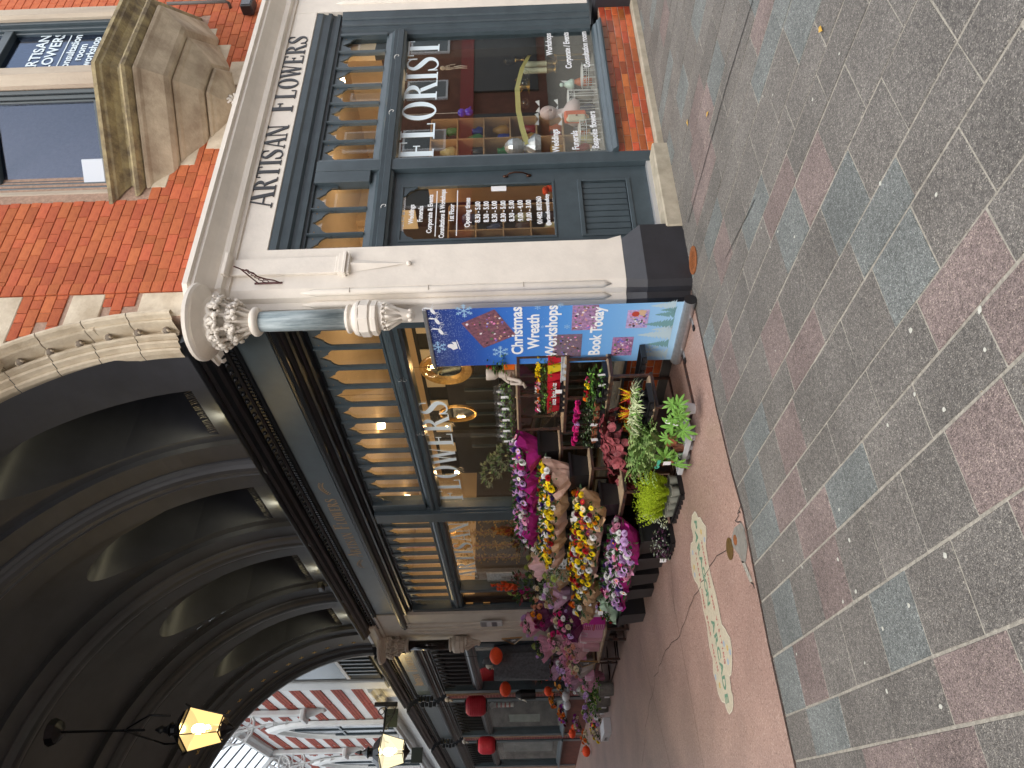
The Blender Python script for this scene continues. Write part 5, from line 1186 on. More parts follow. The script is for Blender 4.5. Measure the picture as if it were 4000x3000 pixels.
def bannermat():
    m = bpy.data.materials.new('banner_print'); m.use_nodes = True; n = m.node_tree; b = n.nodes['Principled BSDF']; L = n.links.new; N = n.nodes.new
    tc = N('ShaderNodeTexCoord'); s = N('ShaderNodeSeparateXYZ'); L(tc.outputs['Generated'], s.inputs[0]); r = N('ShaderNodeValToRGB'); e = r.color_ramp.elements
    e[0].position = 0; e[0].color = (.38, .62, .84, 1); e[1].position = 1; e[1].color = (.012, .03, .16, 1)
    for p, c in ((.2, (.20, .45, .80)), (.45, (.09, .30, .72)), (.68, (.04, .17, .60)), (.85, (.02, .07, .36))): k = e.new(p); k.color = (*c, 1)
    L(s.outputs['Z'], r.inputs[0]); v = N('ShaderNodeTexVoronoi'); v.inputs['Scale'].default_value = 26; L(tc.outputs['Object'], v.inputs['Vector'])
    ma = N('ShaderNodeMapRange'); ma.inputs[1].default_value = .05; ma.inputs[2].default_value = .09; ma.inputs[3].default_value = 1; ma.inputs[4].default_value = 0; L(v.outputs['Distance'], ma.inputs[0])
    v2 = N('ShaderNodeTexVoronoi'); v2.inputs['Scale'].default_value = 75; L(tc.outputs['Object'], v2.inputs['Vector'])
    mb = N('ShaderNodeMapRange'); mb.inputs[1].default_value = .15; mb.inputs[2].default_value = .3; mb.inputs[3].default_value = 1; mb.inputs[4].default_value = 0; L(v2.outputs['Distance'], mb.inputs[0])
    mt = N('ShaderNodeMapRange'); mt.inputs[1].default_value = .80; mt.inputs[2].default_value = .98; L(s.outputs['Z'], mt.inputs[0]); mm = N('ShaderNodeMath'); mm.operation = 'MULTIPLY'; L(mb.outputs[0], mm.inputs[0]); L(mt.outputs[0], mm.inputs[1])
    mx2 = N('ShaderNodeMath'); mx2.operation = 'MAXIMUM'; mx2.use_clamp = True; mx0 = N('ShaderNodeMath'); mx0.operation = 'MULTIPLY'; mx0.inputs[1].default_value = .5; L(ma.outputs[0], mx0.inputs[0]); L(mx0.outputs[0], mx2.inputs[0]); L(mm.outputs[0], mx2.inputs[1])
    mx = N('ShaderNodeMix'); mx.data_type = 'RGBA'; mx.inputs[7].default_value = (.75, .85, .95, 1); L(r.outputs[0], mx.inputs[6]); L(mx2.outputs[0], mx.inputs[0]); L(mx.outputs[2], b.inputs['Base Color']); b.inputs['Roughness'].default_value = .45; return m
MB().box(BX0, BX1, -.003, .0, BZ0+.02, BZ1).build('banner_sheet', bannermat(), ban)
BW = mat('banner_white', (.85, .87, .9), .5); BLB = mat('banner_pale_blue', (.38, .62, .85), .5); BTR = mat('banner_tree_green', (.16, .33, .36), .6); BTR2 = mat('banner_tree_pale', (.45, .60, .68), .6)
ls = 0
def bz(px, py): return hit(px, py, FB, BY)
for t, (pa, pb, base) in {'Christmas': (1197, 1382, 2040), 'Wreath': (1225, 1360, 2105), 'Workshops': (1190, 1393, 2175), 'Book Today': (1198, 1385, 2350)}.items():
    a, c, q = bz(base, pb), bz(base-2, pa), bz(base, (pa+pb)/2); w_ = abs(c.x-a.x)
    o = sans(t, .155, ban, T((a.x+c.x)/2, -.0045, q.z), BW, bold=.004); dx = max(v.co.x for v in o.data.vertices)-min(v.co.x for v in o.data.vertices)
    o.matrix_basis = T((a.x+c.x)/2, -.0045, q.z) @ RX(R_(90)) @ Matrix.Diagonal((w_/dx, 1, 1, 1))
def flake(px, py, r, m):
    p = bz(px, py); b = MB()
    for k in range(6):
        a = k*math.pi/3; e = Vector((math.cos(a), 0, math.sin(a)))
        def ln(u, v, w_): t = (v-u).normalized(); nn = Vector((-t.z, 0, t.x))*w_; b.add([u-nn, v-nn, v+nn, u+nn], [(0, 1, 2, 3)])
        ln(Vector((0, 0, 0)), e*r, r*.05)
        for q in (.45, .7):
            for s in (-1, 1): a2 = a+s*.9; ln(e*r*q, e*r*q+Vector((math.cos(a2), 0, math.sin(a2)))*r*.28, r*.04)
    b.build('snowflake', m, ban, T(p.x, -.0042, p.z))
for q in ((1712, 1355, .085, BLB), (1812, 1213, .085, BLB), (1955, 1373, .085, BLB), (2535, 1365, .10, BTR2), (2100, 1200, .03, BLB), (2080, 1350, .03, BLB), (2215, 1275, .03, BLB), (2190, 1190, .03, BLB), (2120, 1275, .02, BLB)): flake(*q)
def pic(px, py, w_, h, rz, seed, z=0):
    p = bz(px, py); r = random.Random(seed); M = T(p.x, -.0042-z, p.z) @ RY(-rz)
    MB().box(-w_/2, w_/2, -.0004, 0, -h/2, h/2).build('photo_print', mat('photo_print_%s' % 'abcde'[seed], ((.10, .05, .08), (.20, .12, .20), (.22, .14, .24), (.30, .25, .45), (.14, .08, .16))[seed], .5, 0, 30, ((.30, .12, .16), (.5, .3, .55), (.12, .10, .10), (.6, .45, .75), (.5, .25, .5))[seed]), ban, M)
    cs = [mat('print_%s' % n, c, .5) for n, c in (('pink', (.75, .25, .5)), ('blue', (.15, .15, .6)), ('white', (.8, .75, .8)), ('green', (.10, .2, .08)), ('brown', (.25, .1, .06)), ('skin', (.6, .35, .25)), ('black', (.02, .02, .03)))]
    for m in cs:
        b = MB()
        for k in range(7):
            x, zz, s = r.uniform(-w_/2+.02, w_/2-.02), r.uniform(-h/2+.02, h/2-.02), r.uniform(.006, .018); a = r.uniform(0, 3)
            b.add([(x+s*math.cos(a+t)*r.uniform(.5, 1), -.0006-.0001*k, zz+s*math.sin(a+t)*r.uniform(.5, 1.2)) for t in (0, 1.3, 2.6, 3.9, 5.2)], [(0, 1, 2, 3, 4)])
        b.build('photo_detail', m, ban, M)
pic(1910, 1285, .40, .36, R_(28), 0); pic(2285, 1240, .33, .24, 0, 1); pic(2215, 1350, .33, .28, 0, 2); pic(2490, 1245, .24, .20, 0, 3); pic(2430, 1352, .27, .20, 0, 4)
p = bz(2483, 1225); MB().disc((0, 0), .035, .035, 16).build('printed_cup', mat('print_cup_red', (.45, .06, .04), .5), ban, T(p.x, -.0062, p.z) @ RX(R_(90))); MB().add([(.0, 0, -.04), (.03, 0, .03), (.085, 0, 0), (.07, 0, -.06)], [(0, 1, 2, 3)]).build('printed_cup_side', mat('print_cup_card', (.6, .42, .28), .5), ban, T(p.x-.03, -.0060, p.z-.04))
for (px, py, h, m) in ((2640, 1190, .22, BTR2), (2640, 1225, .17, BTR), (2625, 1262, .25, BTR), (2605, 1303, .30, BTR2), (2615, 1340, .20, BTR), (2600, 1380, .26, BTR2), (2655, 1208, .13, BTR), (2632, 1283, .18, BTR2)):
    p = bz(2648-(py-1168)*.21, py); b = MB(); K = 9
    for k in range(K):
        z0 = h*k/K; w_ = (h*.30)*(1-k/K)+.006; b.add([(-w_, -.0002*k, z0+random.uniform(-.008, .008)), (w_, -.0002*k, z0+random.uniform(-.008, .008)), (.0, -.0002*k, z0+h/K*1.7)], [(0, 1, 2)])
    b.build('printed_tree', m, ban, T(p.x, -.0043, p.z+.0))
for i, (px, py) in enumerate(((1690, 1215), (1708, 1255), (1722, 1295))):   # three plain leaping deer shapes and a sledge
    p = bz(px, py); b = MB()
    b.disc((0, 0), .042, .018, 12); b.add([(.03, .0, .0), (.055, .05, 0), (.075, .055, 0), (.07, .035, 0), (.04, -.01, 0)], [(0, 1, 2, 3, 4)])
    for (x, dx) in ((-.035, -.03), (-.025, -.01), (.025, .03), (.035, .045)): b.add([(x, 0, 0), (x+.008, 0, 0), (x+dx+.004, -.045, 0), (x+dx, -.045, 0)], [(0, 1, 2, 3)])
    b.add([(.06, .05, 0), (.055, .08, 0), (.06, .08, 0), (.066, .05, 0)], [(0, 1, 2, 3)]); b.build('printed_deer', BW, ban, T(p.x, -.0043, p.z) @ RX(R_(90)) @ RZ(.35))
p = bz(1775, 1348); b = MB(); b.add([(-.05, -.02, 0), (.04, -.03, 0), (.055, .01, 0), (.0, .0, 0), (-.03, .045, 0), (-.06, .03, 0)], [(0, 1, 2, 3, 4, 5)]); b.disc((0, .035), .03, .035, 10); b.add([(-.07, -.04, 0), (.07, -.045, 0), (.07, -.038, 0), (-.07, -.033, 0)], [(0, 1, 2, 3)]); b.build('printed_sledge', BW, ban, T(p.x, -.0043, p.z) @ RX(R_(90)) @ RZ(.2))
# ================================================================ FOLIAGE AND FLOWERS
def fm(name, col, rough=.55, sss=True): return mat(name, col, rough, .22, 25, spec=.3)
GR = dict(dark=fm('leaf_dark_green', (.022, .055, .018)), mid=fm('leaf_mid_green', (.05, .12, .03)), lime=fm('leaf_lime', (.36, .50, .04)), pale=fm('leaf_pale_variegated', (.58, .64, .38)), fern=fm('leaf_fern', (.15, .27, .07)), grey=fm('leaf_grey_green', (.20, .25, .16)),
          red=fm('leaf_wine_red', (.19, .04, .048)), purple=fm('leaf_purple', (.09, .03, .07)), silver=fm('leaf_silver', (.42, .47, .42)), bright=fm('leaf_bright_green', (.14, .30, .05)), rust=fm('leaf_rust', (.35, .09, .02)), gold=fm('leaf_gold', (.42, .27, .05)))
PT = dict(purple=fm('petal_purple', (.32, .02, .32)), magenta=fm('petal_magenta', (.42, .012, .17)), lilac=fm('petal_lilac', (.66, .44, .74)), white=fm('petal_white', (.88, .88, .85)), pink=fm('petal_pink', (.80, .38, .55)), violet=fm('petal_violet', (.075, .03, .22)), yellow=fm('petal_yellow', (.95, .68, .015)), red=fm('petal_red', (.45, .01, .02)),
          orange=fm('petal_orange', (.75, .18, .01)), cream=fm('petal_cream', (.72, .62, .42)), peach=fm('petal_peach', (.70, .36, .26)), hot=fm('petal_hot_pink', (.72, .03, .25)), amber=fm('petal_amber', (.70, .27, .01)), coral=fm('petal_coral', (.78, .13, .04)), lgreen=fm('petal_green', (.42, .52, .14)), ruby=fm('petal_ruby', (.16, .01, .05)))
def rv(r=1): return Vector((random.gauss(0, 1), random.gauss(0, 1), random.gauss(0, 1))).normalized()*r
def leafgeo(b, p, d, nrm, l, w_, fold=.25, droop=0):
    d = d.normalized(); s = d.cross(nrm).normalized() if d.cross(nrm).length > .01 else Vector((1, 0, 0)); u = s.cross(d)
    q = p+d*l*.45; e = p+d*l-Vector((0, 0, droop*l))
    b.add([p, q+s*w_/2+u*w_*fold, e, q-s*w_/2+u*w_*fold, q], [(0, 1, 4), (1, 2, 4), (4, 2, 3), (0, 4, 3)])
def blade(b, p, d, l, w_, droop, k=4):
    d = Vector(d).normalized(); s = Vector((-d.y, d.x, 0)); s = s.normalized() if s.length > .01 else Vector((1, 0, 0)); vs = []; q = Vector(p)
    for i in range(k+1):
        t = i/k; ww = w_*(1-t)**.6*.5; vs += [q-s*ww, q+s*ww]; dd = (d-Vector((0, 0, droop*t*2))).normalized(); q = q+dd*l/k
    b.add(vs, [(2*i, 2*i+1, 2*i+3, 2*i+2) for i in range(k)])
def cloud(rx, ry, rz, n, l, w_, mats, droop=.2, up=.4):
    b = MB()
    for i in range(n):
        v = rv(); rr = random.uniform(.45, 1)**.6; p = Vector((v.x*rx*rr, v.y*ry*rr, abs(v.z)*rz*rr)); b.cur = random.randrange(len(mats))
        d = (Vector((v.x, v.y, abs(v.z)*.6+up))+rv(.5)); leafgeo(b, p, d, rv(), l*random.uniform(.7, 1.2), w_*random.uniform(.8, 1.2), droop=droop)
    b.cur = 0; return b
def bloom_mum(seed, rings=5, r=.036, flat=.5):
    b = MB(); rd = random.Random(seed)
    for k in range(rings):
        t = k/(rings-1); n = int(15-6*t); el = t*1.25
        for i in range(n):
            a = 2*math.pi*(i+rd.random()*.6)/n; d = Vector((math.cos(a)*math.cos(el), math.sin(a)*math.cos(el), math.sin(el))); p = Vector((0, 0, -.004))+Vector((d.x, d.y, d.z*flat))*r*.2
            e = Vector((d.x*r, d.y*r, d.z*r*flat*1.3)); s = Vector((-math.sin(a), math.cos(a), 0))*r*.17; b.add([p-s*.3, p+s*.3, e*.8+s, e+Vector((0, 0, .003)), e*.8-s], [(0, 1, 2, 3, 4)])
    return b
def bloom_daisy(seed, n=13, r=.034):
    b = MB(); b.cur = 0
    for i in range(n):
        a = 2*math.pi*i/n+random.uniform(-.08, .08); e = Vector((math.cos(a), math.sin(a), .12)); s = Vector((-e.y, e.x, 0))*r*.2
        b.add([e*r*.2-s*.4, e*r*.2+s*.4, e*r*.8+s+Vector((0, 0, .002)), e*r+Vector((0, 0, -.002)), e*r*.8-s], [(0, 1, 2, 3, 4)])
    b.cur = 1; b.ball((0, 0, .002), r*.27, 8, .6); b.cur = 0; return b
def bloom_ruff(seed, r=.034):
    b = MB(); rd = random.Random(seed)
    for k, (rr, h, n) in enumerate(((1, .0, 14), (.8, .35, 12), (.58, .62, 10), (.34, .8, 8))):
        vs = []
        for i in range(n*2):
            a = math.pi*i/n; q = rr*r*(1+(.14 if i % 2 else -.08)+rd.uniform(-.06, .06)); vs.append((q*math.cos(a), q*math.sin(a), r*(h+(.10 if i % 2 else -.02))))
        vs += [(x*.35, y*.35, r*(h-.3)) for x, y, z in vs]; m = n*2
        b.add(vs, [(i, (i+1) % m, m+(i+1) % m, m+i) for i in range(m)])
    return b
YC_ = PT['amber']
BL = {'mum': [bloom_mum(i).mesh('bloom', PT['white']) for i in range(2)], 'ruff': [bloom_ruff(i).mesh('bloom', PT['white']) for i in range(2)], 'daisy': [bloom_daisy(1).mesh('bloom', [PT['white'], YC_])], 'small': [bloom_ruff(5, .019).mesh('bloom', PT['white'])]}
def bloom(parent, p, d, col, kind='mum', s=1):
    q = Vector(d).to_track_quat('Z', 'Y').to_matrix().to_4x4(); return link(random.choice(BL[kind]), 'bloom', parent, Matrix.Translation(p) @ q @ RZ(random.random()*6) @ Matrix.Scale(s, 4), PT[col])
LF = {k: cloud(.15, .15, .10, 70, .06, .026, [GR[a], GR[c]]).mesh('leaves', [GR[a], GR[c]]) for k, (a, c) in {'g': ('dark', 'mid'), 'b': ('mid', 'bright'), 's': ('grey', 'mid'), 'w': ('red', 'dark')}.items()}
def wrap(r, h, seed, m, parent, lip=.05, rb=.05, M=None):
    rd = random.Random(seed); n = 26; vs = []; K = 5; ph = [rd.uniform(0, 6) for _ in range(3)]
    for k in range(K+1):
        t = k/K
        for i in range(n):
            a = 2*math.pi*i/n; rr = rb+(r-rb)*t**.8; rr *= 1+.10*t*math.sin(a*5+ph[0])+.07*t*math.sin(a*9+ph[1])+rd.uniform(-.035, .035)*t
            z = -h+h*t+(lip*(.5*math.sin(a*3+ph[2])+.6*math.sin(a*7+ph[0])+rd.uniform(-.2, .2)) if k == K else rd.uniform(-.01, .01)); vs.append((rr*math.cos(a), rr*math.sin(a), z))
    b = MB().add(vs, [(k*n+i, k*n+(i+1) % n, (k+1)*n+(i+1) % n, (k+1)*n+i) for k in range(K) for i in range(n)])
    return b.build('paper_wrap', m, parent, M)
KR = mat('kraft_paper', (.58, .38, .22), .7, .12, 12, bump=.3); KR2 = mat('kraft_paper_pink', (.66, .45, .37), .7, .1, 12, bump=.3)
KRX = 0
TIS = {n: mat('%s_tissue' % n, c, .5, .15, 10, bump=.3) for n, c in {'magenta': (.46, .02, .26), 'pink': (.85, .42, .60), 'mint': (.52, .75, .56), 'plum': (.22, .035, .15), 'olive': (.40, .42, .13), 'rose': (.78, .50, .54), 'lilac': (.66, .42, .60), 'clear': (.55, .52, .50)}.items()}
def bouquet(label, M, r, pal, wm, n=16, kinds=('mum', 'ruff', 'daisy'), wh=.22, leaf='g', s=1.0, grp='wrapped bouquets on the flower stand', tilt=(.35, 0), dome=.7, name='bouquet', ls=1.0):
    M = M @ RX(tilt[0]) @ RY(tilt[1])
    t = thing(name, label, 'bouquet', M, grp)
    if wm: wrap(r*1.08, wh, random.random(), wm, t)
    link(LF[leaf], 'leaves', t, Matrix.Translation((0, 0, -.03)) @ Matrix.Diagonal((r/.15*ls, r/.15*ls, r/.15*ls, 1)))
    ga = 2.39996
    for i in range(n):
        rr = r*.98*math.sqrt((i+.4)/n); a = i*ga; z = dome*(r-rr**2/r)*.75+random.uniform(-.012, .018)+.02
        p = Vector((rr*math.cos(a), rr*math.sin(a), z)); d = Vector((p.x*.9, p.y*.9, r*.8))+rv(.03); k = random.choice(kinds)
        bloom(t, p, d, random.choice(pal), k, s*random.uniform(.8, 1.25))
    return t
# ---- flower stand with buckets
def frame_stand(name, label, x0, x1, tiers, foot_y):
    """tiers: list of (y_front, y_back, z)"""
    t = thing(name, label, 'flower stand', FB)
    for (yf, yb, z) in tiers:
        nb = max(1, int((x0-x1)/1.25+.5)); st_ = (x0-x1)/nb
        for i in range(nb): MB().box(x1+i*st_+.004, x1+(i+1)*st_-.004, yf, yb, z-.018, z).build('shelf_board', PLY, t, bevel=.003)
        for yy in (yf, yb): MB().box(x1, x0, yy-.012, yy+.012, z-.045, z-.019).build('rail', STEEL, t)
        for x in (x0-.012, x1+.012): MB().box(x-.0125, x+.0125, yf, yb, z-.045, z-.019).build('side_rail', STEEL, t)
    zs = [q[2] for q in tiers]
    for x in (x0-.012, (x0+x1)/2, x1+.012):
        for i, (yf, yb, z) in enumerate(tiers):
            zl = 0 if i == len(tiers)-1 else tiers[i+1][2]-.045
            if i == len(tiers)-1 or True: MB().box(x-.0125, x+.0125, yf-.0125, yf+.0125, zl if i == len(tiers)-1 else zl, z-.019).build('upright', STEEL, t)
        MB().box(x-.0125, x+.0125, tiers[0][1]-.012, tiers[0][1]+.012, 0, zs[0]).build('upright', STEEL, t)
        MB().box(x-.0125, x+.0125, tiers[-1][0], tiers[0][1], .0, .025).build('foot_rail', STEEL, t)
    MB().box(x1, x0, tiers[-1][0]-.012, tiers[-1][0]+.012, 0.0, .025).build('foot_rail', STEEL, t)
    return t
frame_stand('flower_stand', 'tiered black steel stand with plywood shelves of pot plants behind the banner', .36, -.92, [(-.20, -.02, 1.66), (-.25, -.04, 1.165), (-.48, -.14, .76), (-.86, -.46, .385)], -.86)
frame_stand('flower_stand', 'stepped black steel stand of bouquet buckets in the middle of the display', -.96, -3.35, [(-.42, -.12, 1.20), (-.70, -.42, .88), (-1.0, -.70, .56)], -1.0)
TRAYM = {}
def bucket(label, x, y, z, w_=.28, h=.27, grp='black flower buckets', m=BLACK):
    t = thing('flower_bucket', label, 'bucket', FB @ T(x, y, z), grp); a, c = w_*.40, w_*.5
    lv = [([(s*q, u*q) for s, u in ((-1, -1), (1, -1), (1, 1), (-1, 1))], zz) for q, zz in ((a, 0), (c*.96, h-.03), (c*1.06, h-.03), (c*1.06, h), (c*.98, h), (c*.9, h-.06))]
    loft(lv, 'body', m, t); return t
random.seed(21)
order = ['nearest the banner', 'second from the banner', 'in the middle of the row', 'fourth from the banner', 'at the far end of the row']
PA = ['purple', 'lilac', 'white', 'pink', 'lilac', 'violet', 'magenta', 'lilac']
PB_ = ['yellow', 'yellow', 'white', 'red', 'yellow', 'white', 'yellow', 'violet', 'white', 'amber', 'yellow']
PC_ = ['yellow', 'white', 'yellow', 'red', 'yellow', 'ruby', 'amber', 'cream']
PD_ = ['lilac', 'pink', 'white', 'magenta', 'lilac', 'white', 'violet', 'lilac']
for i in range(5):
    x = -1.17-i*.47
    bucket('black bucket %s, top shelf of the stepped stand' % order[i], x, -.28, 1.20, .30, .24)
    bouquet('purple and lilac bouquet in magenta tissue, top row, %s' % order[i], FB @ T(x, -.34, 1.61), .25, PA, TIS['magenta'], 36, wh=.27, s=1.2, dome=.45, tilt=(.22, random.uniform(-.15, .15)))
    x = -1.22-i*.46
    bucket('black bucket %s, middle shelf of the stepped stand' % order[i], x, -.58, .88, .30, .22)
    bouquet('yellow, white and red kraft paper bouquet, second row, %s' % order[i], FB @ T(x, -.66, 1.30), .24, PB_, KR if i % 2 else KR2, 36, wh=.28, s=1.2, dome=.45, tilt=(.25, random.uniform(-.15, .15)))
for i in range(5):
    x = -1.38-i*.46
    bucket('black bucket %s, lowest shelf of the stepped stand' % order[i], x, -.86, .56, .30, .22)
    bouquet('yellow and white bouquet in brown paper, third row, %s' % order[i], FB @ T(x, -.96, .885), .24, PC_, KR2 if i % 2 else KR, 34, wh=.20, s=1.1, tilt=(.5, random.uniform(-.15, .15)))
for i in range(4):
    x = -1.68-i*.46
    bucket('black bucket standing on the floor, %s' % ['nearest the purple trailing plant', 'second from the trailing plant', 'third along the floor row', 'fourth along the floor row'][i], x, -1.15, .006, .34, .34)
    bouquet('lilac, pink and white bouquet in the floor row, %s' % ['nearest the street', 'second from the street', 'third from the street', 'farthest from the street'][i], FB @ T(x, -1.22, .50), .26, PD_, TIS['magenta'] if i != 1 else TIS['pink'], 38, wh=.18, s=1.2, dome=.5, tilt=(.3, 0))
bucket('black bucket with green tag standing alone at the far end of the floor row', -3.95, -1.13, .006, .40, .36)
bouquet('small mixed bouquet in mint green tissue in the last floor bucket', FB @ T(-3.95, -1.15, .50), .20, ['pink', 'lilac', 'red', 'cream', 'yellow', 'white'], TIS['mint'], 18, wh=.16, tilt=(.35, -.5))
# mixed bouquets behind and beyond:  px, py, y, r, palette, wrap, n, label, tilt
mix = [
 (2095, 2130, -.30, .16, ['cream', 'white'], KR, 5, 'white lisianthus in spotted kraft paper above the white bag', (.2, -.2), 's', ('ruff',)),
 (2085, 2215, -.25, .15, ['cream', 'lgreen'], TIS['rose'], 4, 'small bunch in folded dusty pink paper beside the white bag', (.2, -.3), 's', ('ruff',)),
 (2190, 2215, -.55, .20, ['white'], None, 0, 'grey cloud of baby\'s breath between the brown and yellow rows', (.3, 0), 's', ('small',)),
 (2160, 2250, -.45, .16, ['yellow', 'lgreen'], KR, 5, 'kraft paper bunch with a few yellow blooms below the gladioli', (.4, .1), 's', ('ruff',)),
 (2130, 2300, -.45, .20, ['white', 'cream'], KR, 6, 'bouquet in spotted kraft paper with white lilies', (.4, .2), 's', ('ruff',)),
 (2150, 2330, -.65, .15, ['lilac'], TIS['lilac'], 3, 'bunch in crumpled lilac paper beside the blue tag', (.5, .1), 's', ('ruff',)),
 (2275, 2290, -.90, .19, ['yellow', 'white'], KR, 7, 'kraft bouquet with yellow trumpets and olive tissue', (.5, 0), 's', ('daisy',)),
 (2285, 2270, -.95, .13, ['lgreen'], TIS['olive'], 2, 'olive green tissue bunch tucked by the kraft bouquet', (.5, 0), 's', ('ruff',)),
 (2270, 2360, -.85, .20, ['yellow', 'orange', 'white'], KR, 8, 'second kraft bouquet with yellow lilies above the white bucket', (.5, .1), 's', ('daisy', 'ruff')),
 (2110, 2400, -.35, .20, ['amber', 'peach', 'magenta', 'ruby'], TIS['plum'], 10, 'autumn bouquet of amber and peach blooms in plum film', (.35, .3), 'w', ('mum', 'ruff')),
 (2210, 2420, -.70, .26, ['pink', 'cream', 'hot', 'lilac', 'white'], TIS['plum'], 22, 'large pink and cream bouquet in a wide plum paper collar', (.5, .2), 'g', ('ruff', 'small', 'mum')),
 (2235, 2530, -.75, .18, ['peach', 'hot', 'cream', 'pink'], TIS['rose'], 12, 'peach and hot pink bouquet in rose paper above the pink bag', (.4, .1), 's', ('ruff',)),
 (2240, 2590, -.65, .18, ['cream', 'peach', 'pink'], TIS['clear'], 10, 'pale rose bouquet in clear film with eucalyptus', (.4, .1), 's', ('ruff',)),
 (2110, 2530, -.30, .18, ['lgreen', 'lilac'], TIS['pink'], 4, 'green stemmed bunch in pink tissue in front of the far pier', (.3, 0), 'g', ('ruff',)),
 (2150, 2610, -.40, .17, ['lilac', 'pink'], TIS['lilac'], 7, 'pink roses in clear wrap beside the rust coloured grass', (.3, 0), 's', ('ruff',)),
 (2290, 2650, -.80, .17, ['pink'], TIS['pink'], 3, 'pink tissue spray standing in a pale pink box', (.2, 0), 's', ('ruff',)),
 (2330, 2230, -.85, .15, ['yellow', 'lgreen'], TIS['mint'], 8, 'yellow chrysanthemums in mint paper behind the pink row', (.3, .2), 'b', ('mum',)),
 (2105, 2640, -.35, .15, ['orange', 'amber'], None, 0, 'rusty orange dried grass in a bucket before the far window', (.2, 0), 'w', ('ruff',)),
 (2165, 2730, -.30, .17, ['orange', 'amber', 'coral'], None, 9, 'orange autumn flowers with pumpkins on the far stand', (.2, 0), 'w', ('mum', 'daisy')),
 (2205, 2790, -.45, .20, ['orange', 'purple', 'ruby', 'amber'], None, 14, 'round purple and orange arrangement on the far stand', (.3, 0), 'w', ('mum', 'ruff')),
 (2255, 2680, -.55, .15, ['lilac', 'white'], TIS['clear'], 5, 'white orchid wrapped in clear film on the far stand', (.2, 0), 's', ('ruff',)),
 (2300, 2780, -.75, .19, ['lgreen', 'lilac', 'cream'], None, 10, 'pale green hydrangea cluster on the far stand', (.3, 0), 'b', ('mum',)),
 (2260, 2820, -.60, .17, ['lilac', 'purple', 'cream'], None, 8, 'small purple heather basket on the far stand', (.3, 0), 'w', ('small', 'ruff')),
 (2335, 2790, -.90, .18, ['pink', 'lilac', 'white'], None, 8, 'low basket with pink and lilac flowers near the grey pots', (.3, 0), 'g', ('ruff', 'small')),
 (2330, 2850, -1.0, .20, ['cream', 'yellow', 'purple'], None, 12, 'cream and yellow planted basket by the white box', (.3, 0), 'g', ('mum', 'small')),
 (2290, 2880, -.80, .17, ['orange', 'cream'], None, 7, 'orange and cream planted basket at the end of the far stand', (.3, 0), 'b', ('mum',)),
 (2170, 2500, -.55, .17, ['pink', 'hot', 'cream'], TIS['rose'], 9, 'pink rose bouquet between the plum collar and the chalkboard', (.4, .1), 's', ('ruff',)),
 (2200, 2610, -.60, .17, ['lilac', 'white', 'pink'], TIS['pink'], 8, 'lilac and white bouquet in pink tissue above the chalkboard', (.4, .1), 's', ('ruff', 'small')),
 (2255, 2600, -.78, .16, ['peach', 'cream'], TIS['clear'], 8, 'cream rose posy in clear film in front of the chalkboard', (.4, 0), 's', ('ruff',)),
 (2225, 2650, -.60, .16, ['pink', 'lilac'], TIS['lilac'], 6, 'lilac tissue bouquet standing by the cat shaped pot', (.3, 0), 's', ('ruff',)),
 (2300, 2700, -.85, .17, ['lilac', 'white', 'lgreen'], None, 9, 'lilac orchid basket in front of the far stand', (.3, 0), 'b', ('ruff', 'small')),
 (2345, 2720, -.95, .18, ['lgreen', 'cream'], None, 8, 'pale green hydrangea basket above the first grey pot', (.3, 0), 'b', ('mum',)),
 (2190, 2670, -.40, .16, ['amber', 'orange'], None, 7, 'amber daisies on the upper tier of the far stand', (.3, 0), 'w', ('daisy',)),
 (2060, 2440, -.25, .15, ['pink', 'lilac'], TIS['pink'], 6, 'pink tissue bouquet highest by the far pier', (.3, 0), 'g', ('ruff',)),
 (2250, 2180, -.75, .15, ['cream', 'yellow'], KR2, 6, 'small kraft bunch between the second and third rows', (.4, 0), 's', ('daisy',)),
]
for (px, py, y, r, pal, wm, n, lab, tl, lf, kd) in mix:
    p = fb(px, py, y); r *= 1.3; n = int(n*1.35)
    t = bouquet(lab, FB @ T(p.x, p.y, p.z-.02), r, pal, wm, n, kd, wh=.34, leaf=lf, s=1.45, tilt=(tl[0]*.5, tl[1]), ls=.72, grp='mixed bouquets beyond the stepped stand')
    if 'breath' in lab:
        b = MB()
        for k in range(420): v = rv(); q = v*r*random.uniform(.5, 1.05); s = .006; b.add([q+Vector((s, 0, 0)), q+Vector((0, s, 0)), q+Vector((-s, 0, 0)), q+Vector((0, -s, 0)), q+Vector((0, 0, s)), q-Vector((0, 0, s))], [(0, 1, 4), (1, 2, 4), (2, 3, 4), (3, 0, 4), (1, 0, 5), (2, 1, 5), (3, 2, 5), (0, 3, 5)])
        b.build('tiny_flowers', fm('petal_grey_white', (.50, .52, .47)), t, kind='stuff')
    if 'grass' in lab:
        b = MB()
        for k in range(90): d = Vector((random.uniform(-1, 1), random.uniform(-1, 1), 1.0)); blade(b, (0, 0, 0), d, random.uniform(.18, .34), .008, .5)
        b.build('dried_stems', GR['rust'], t, kind='stuff')
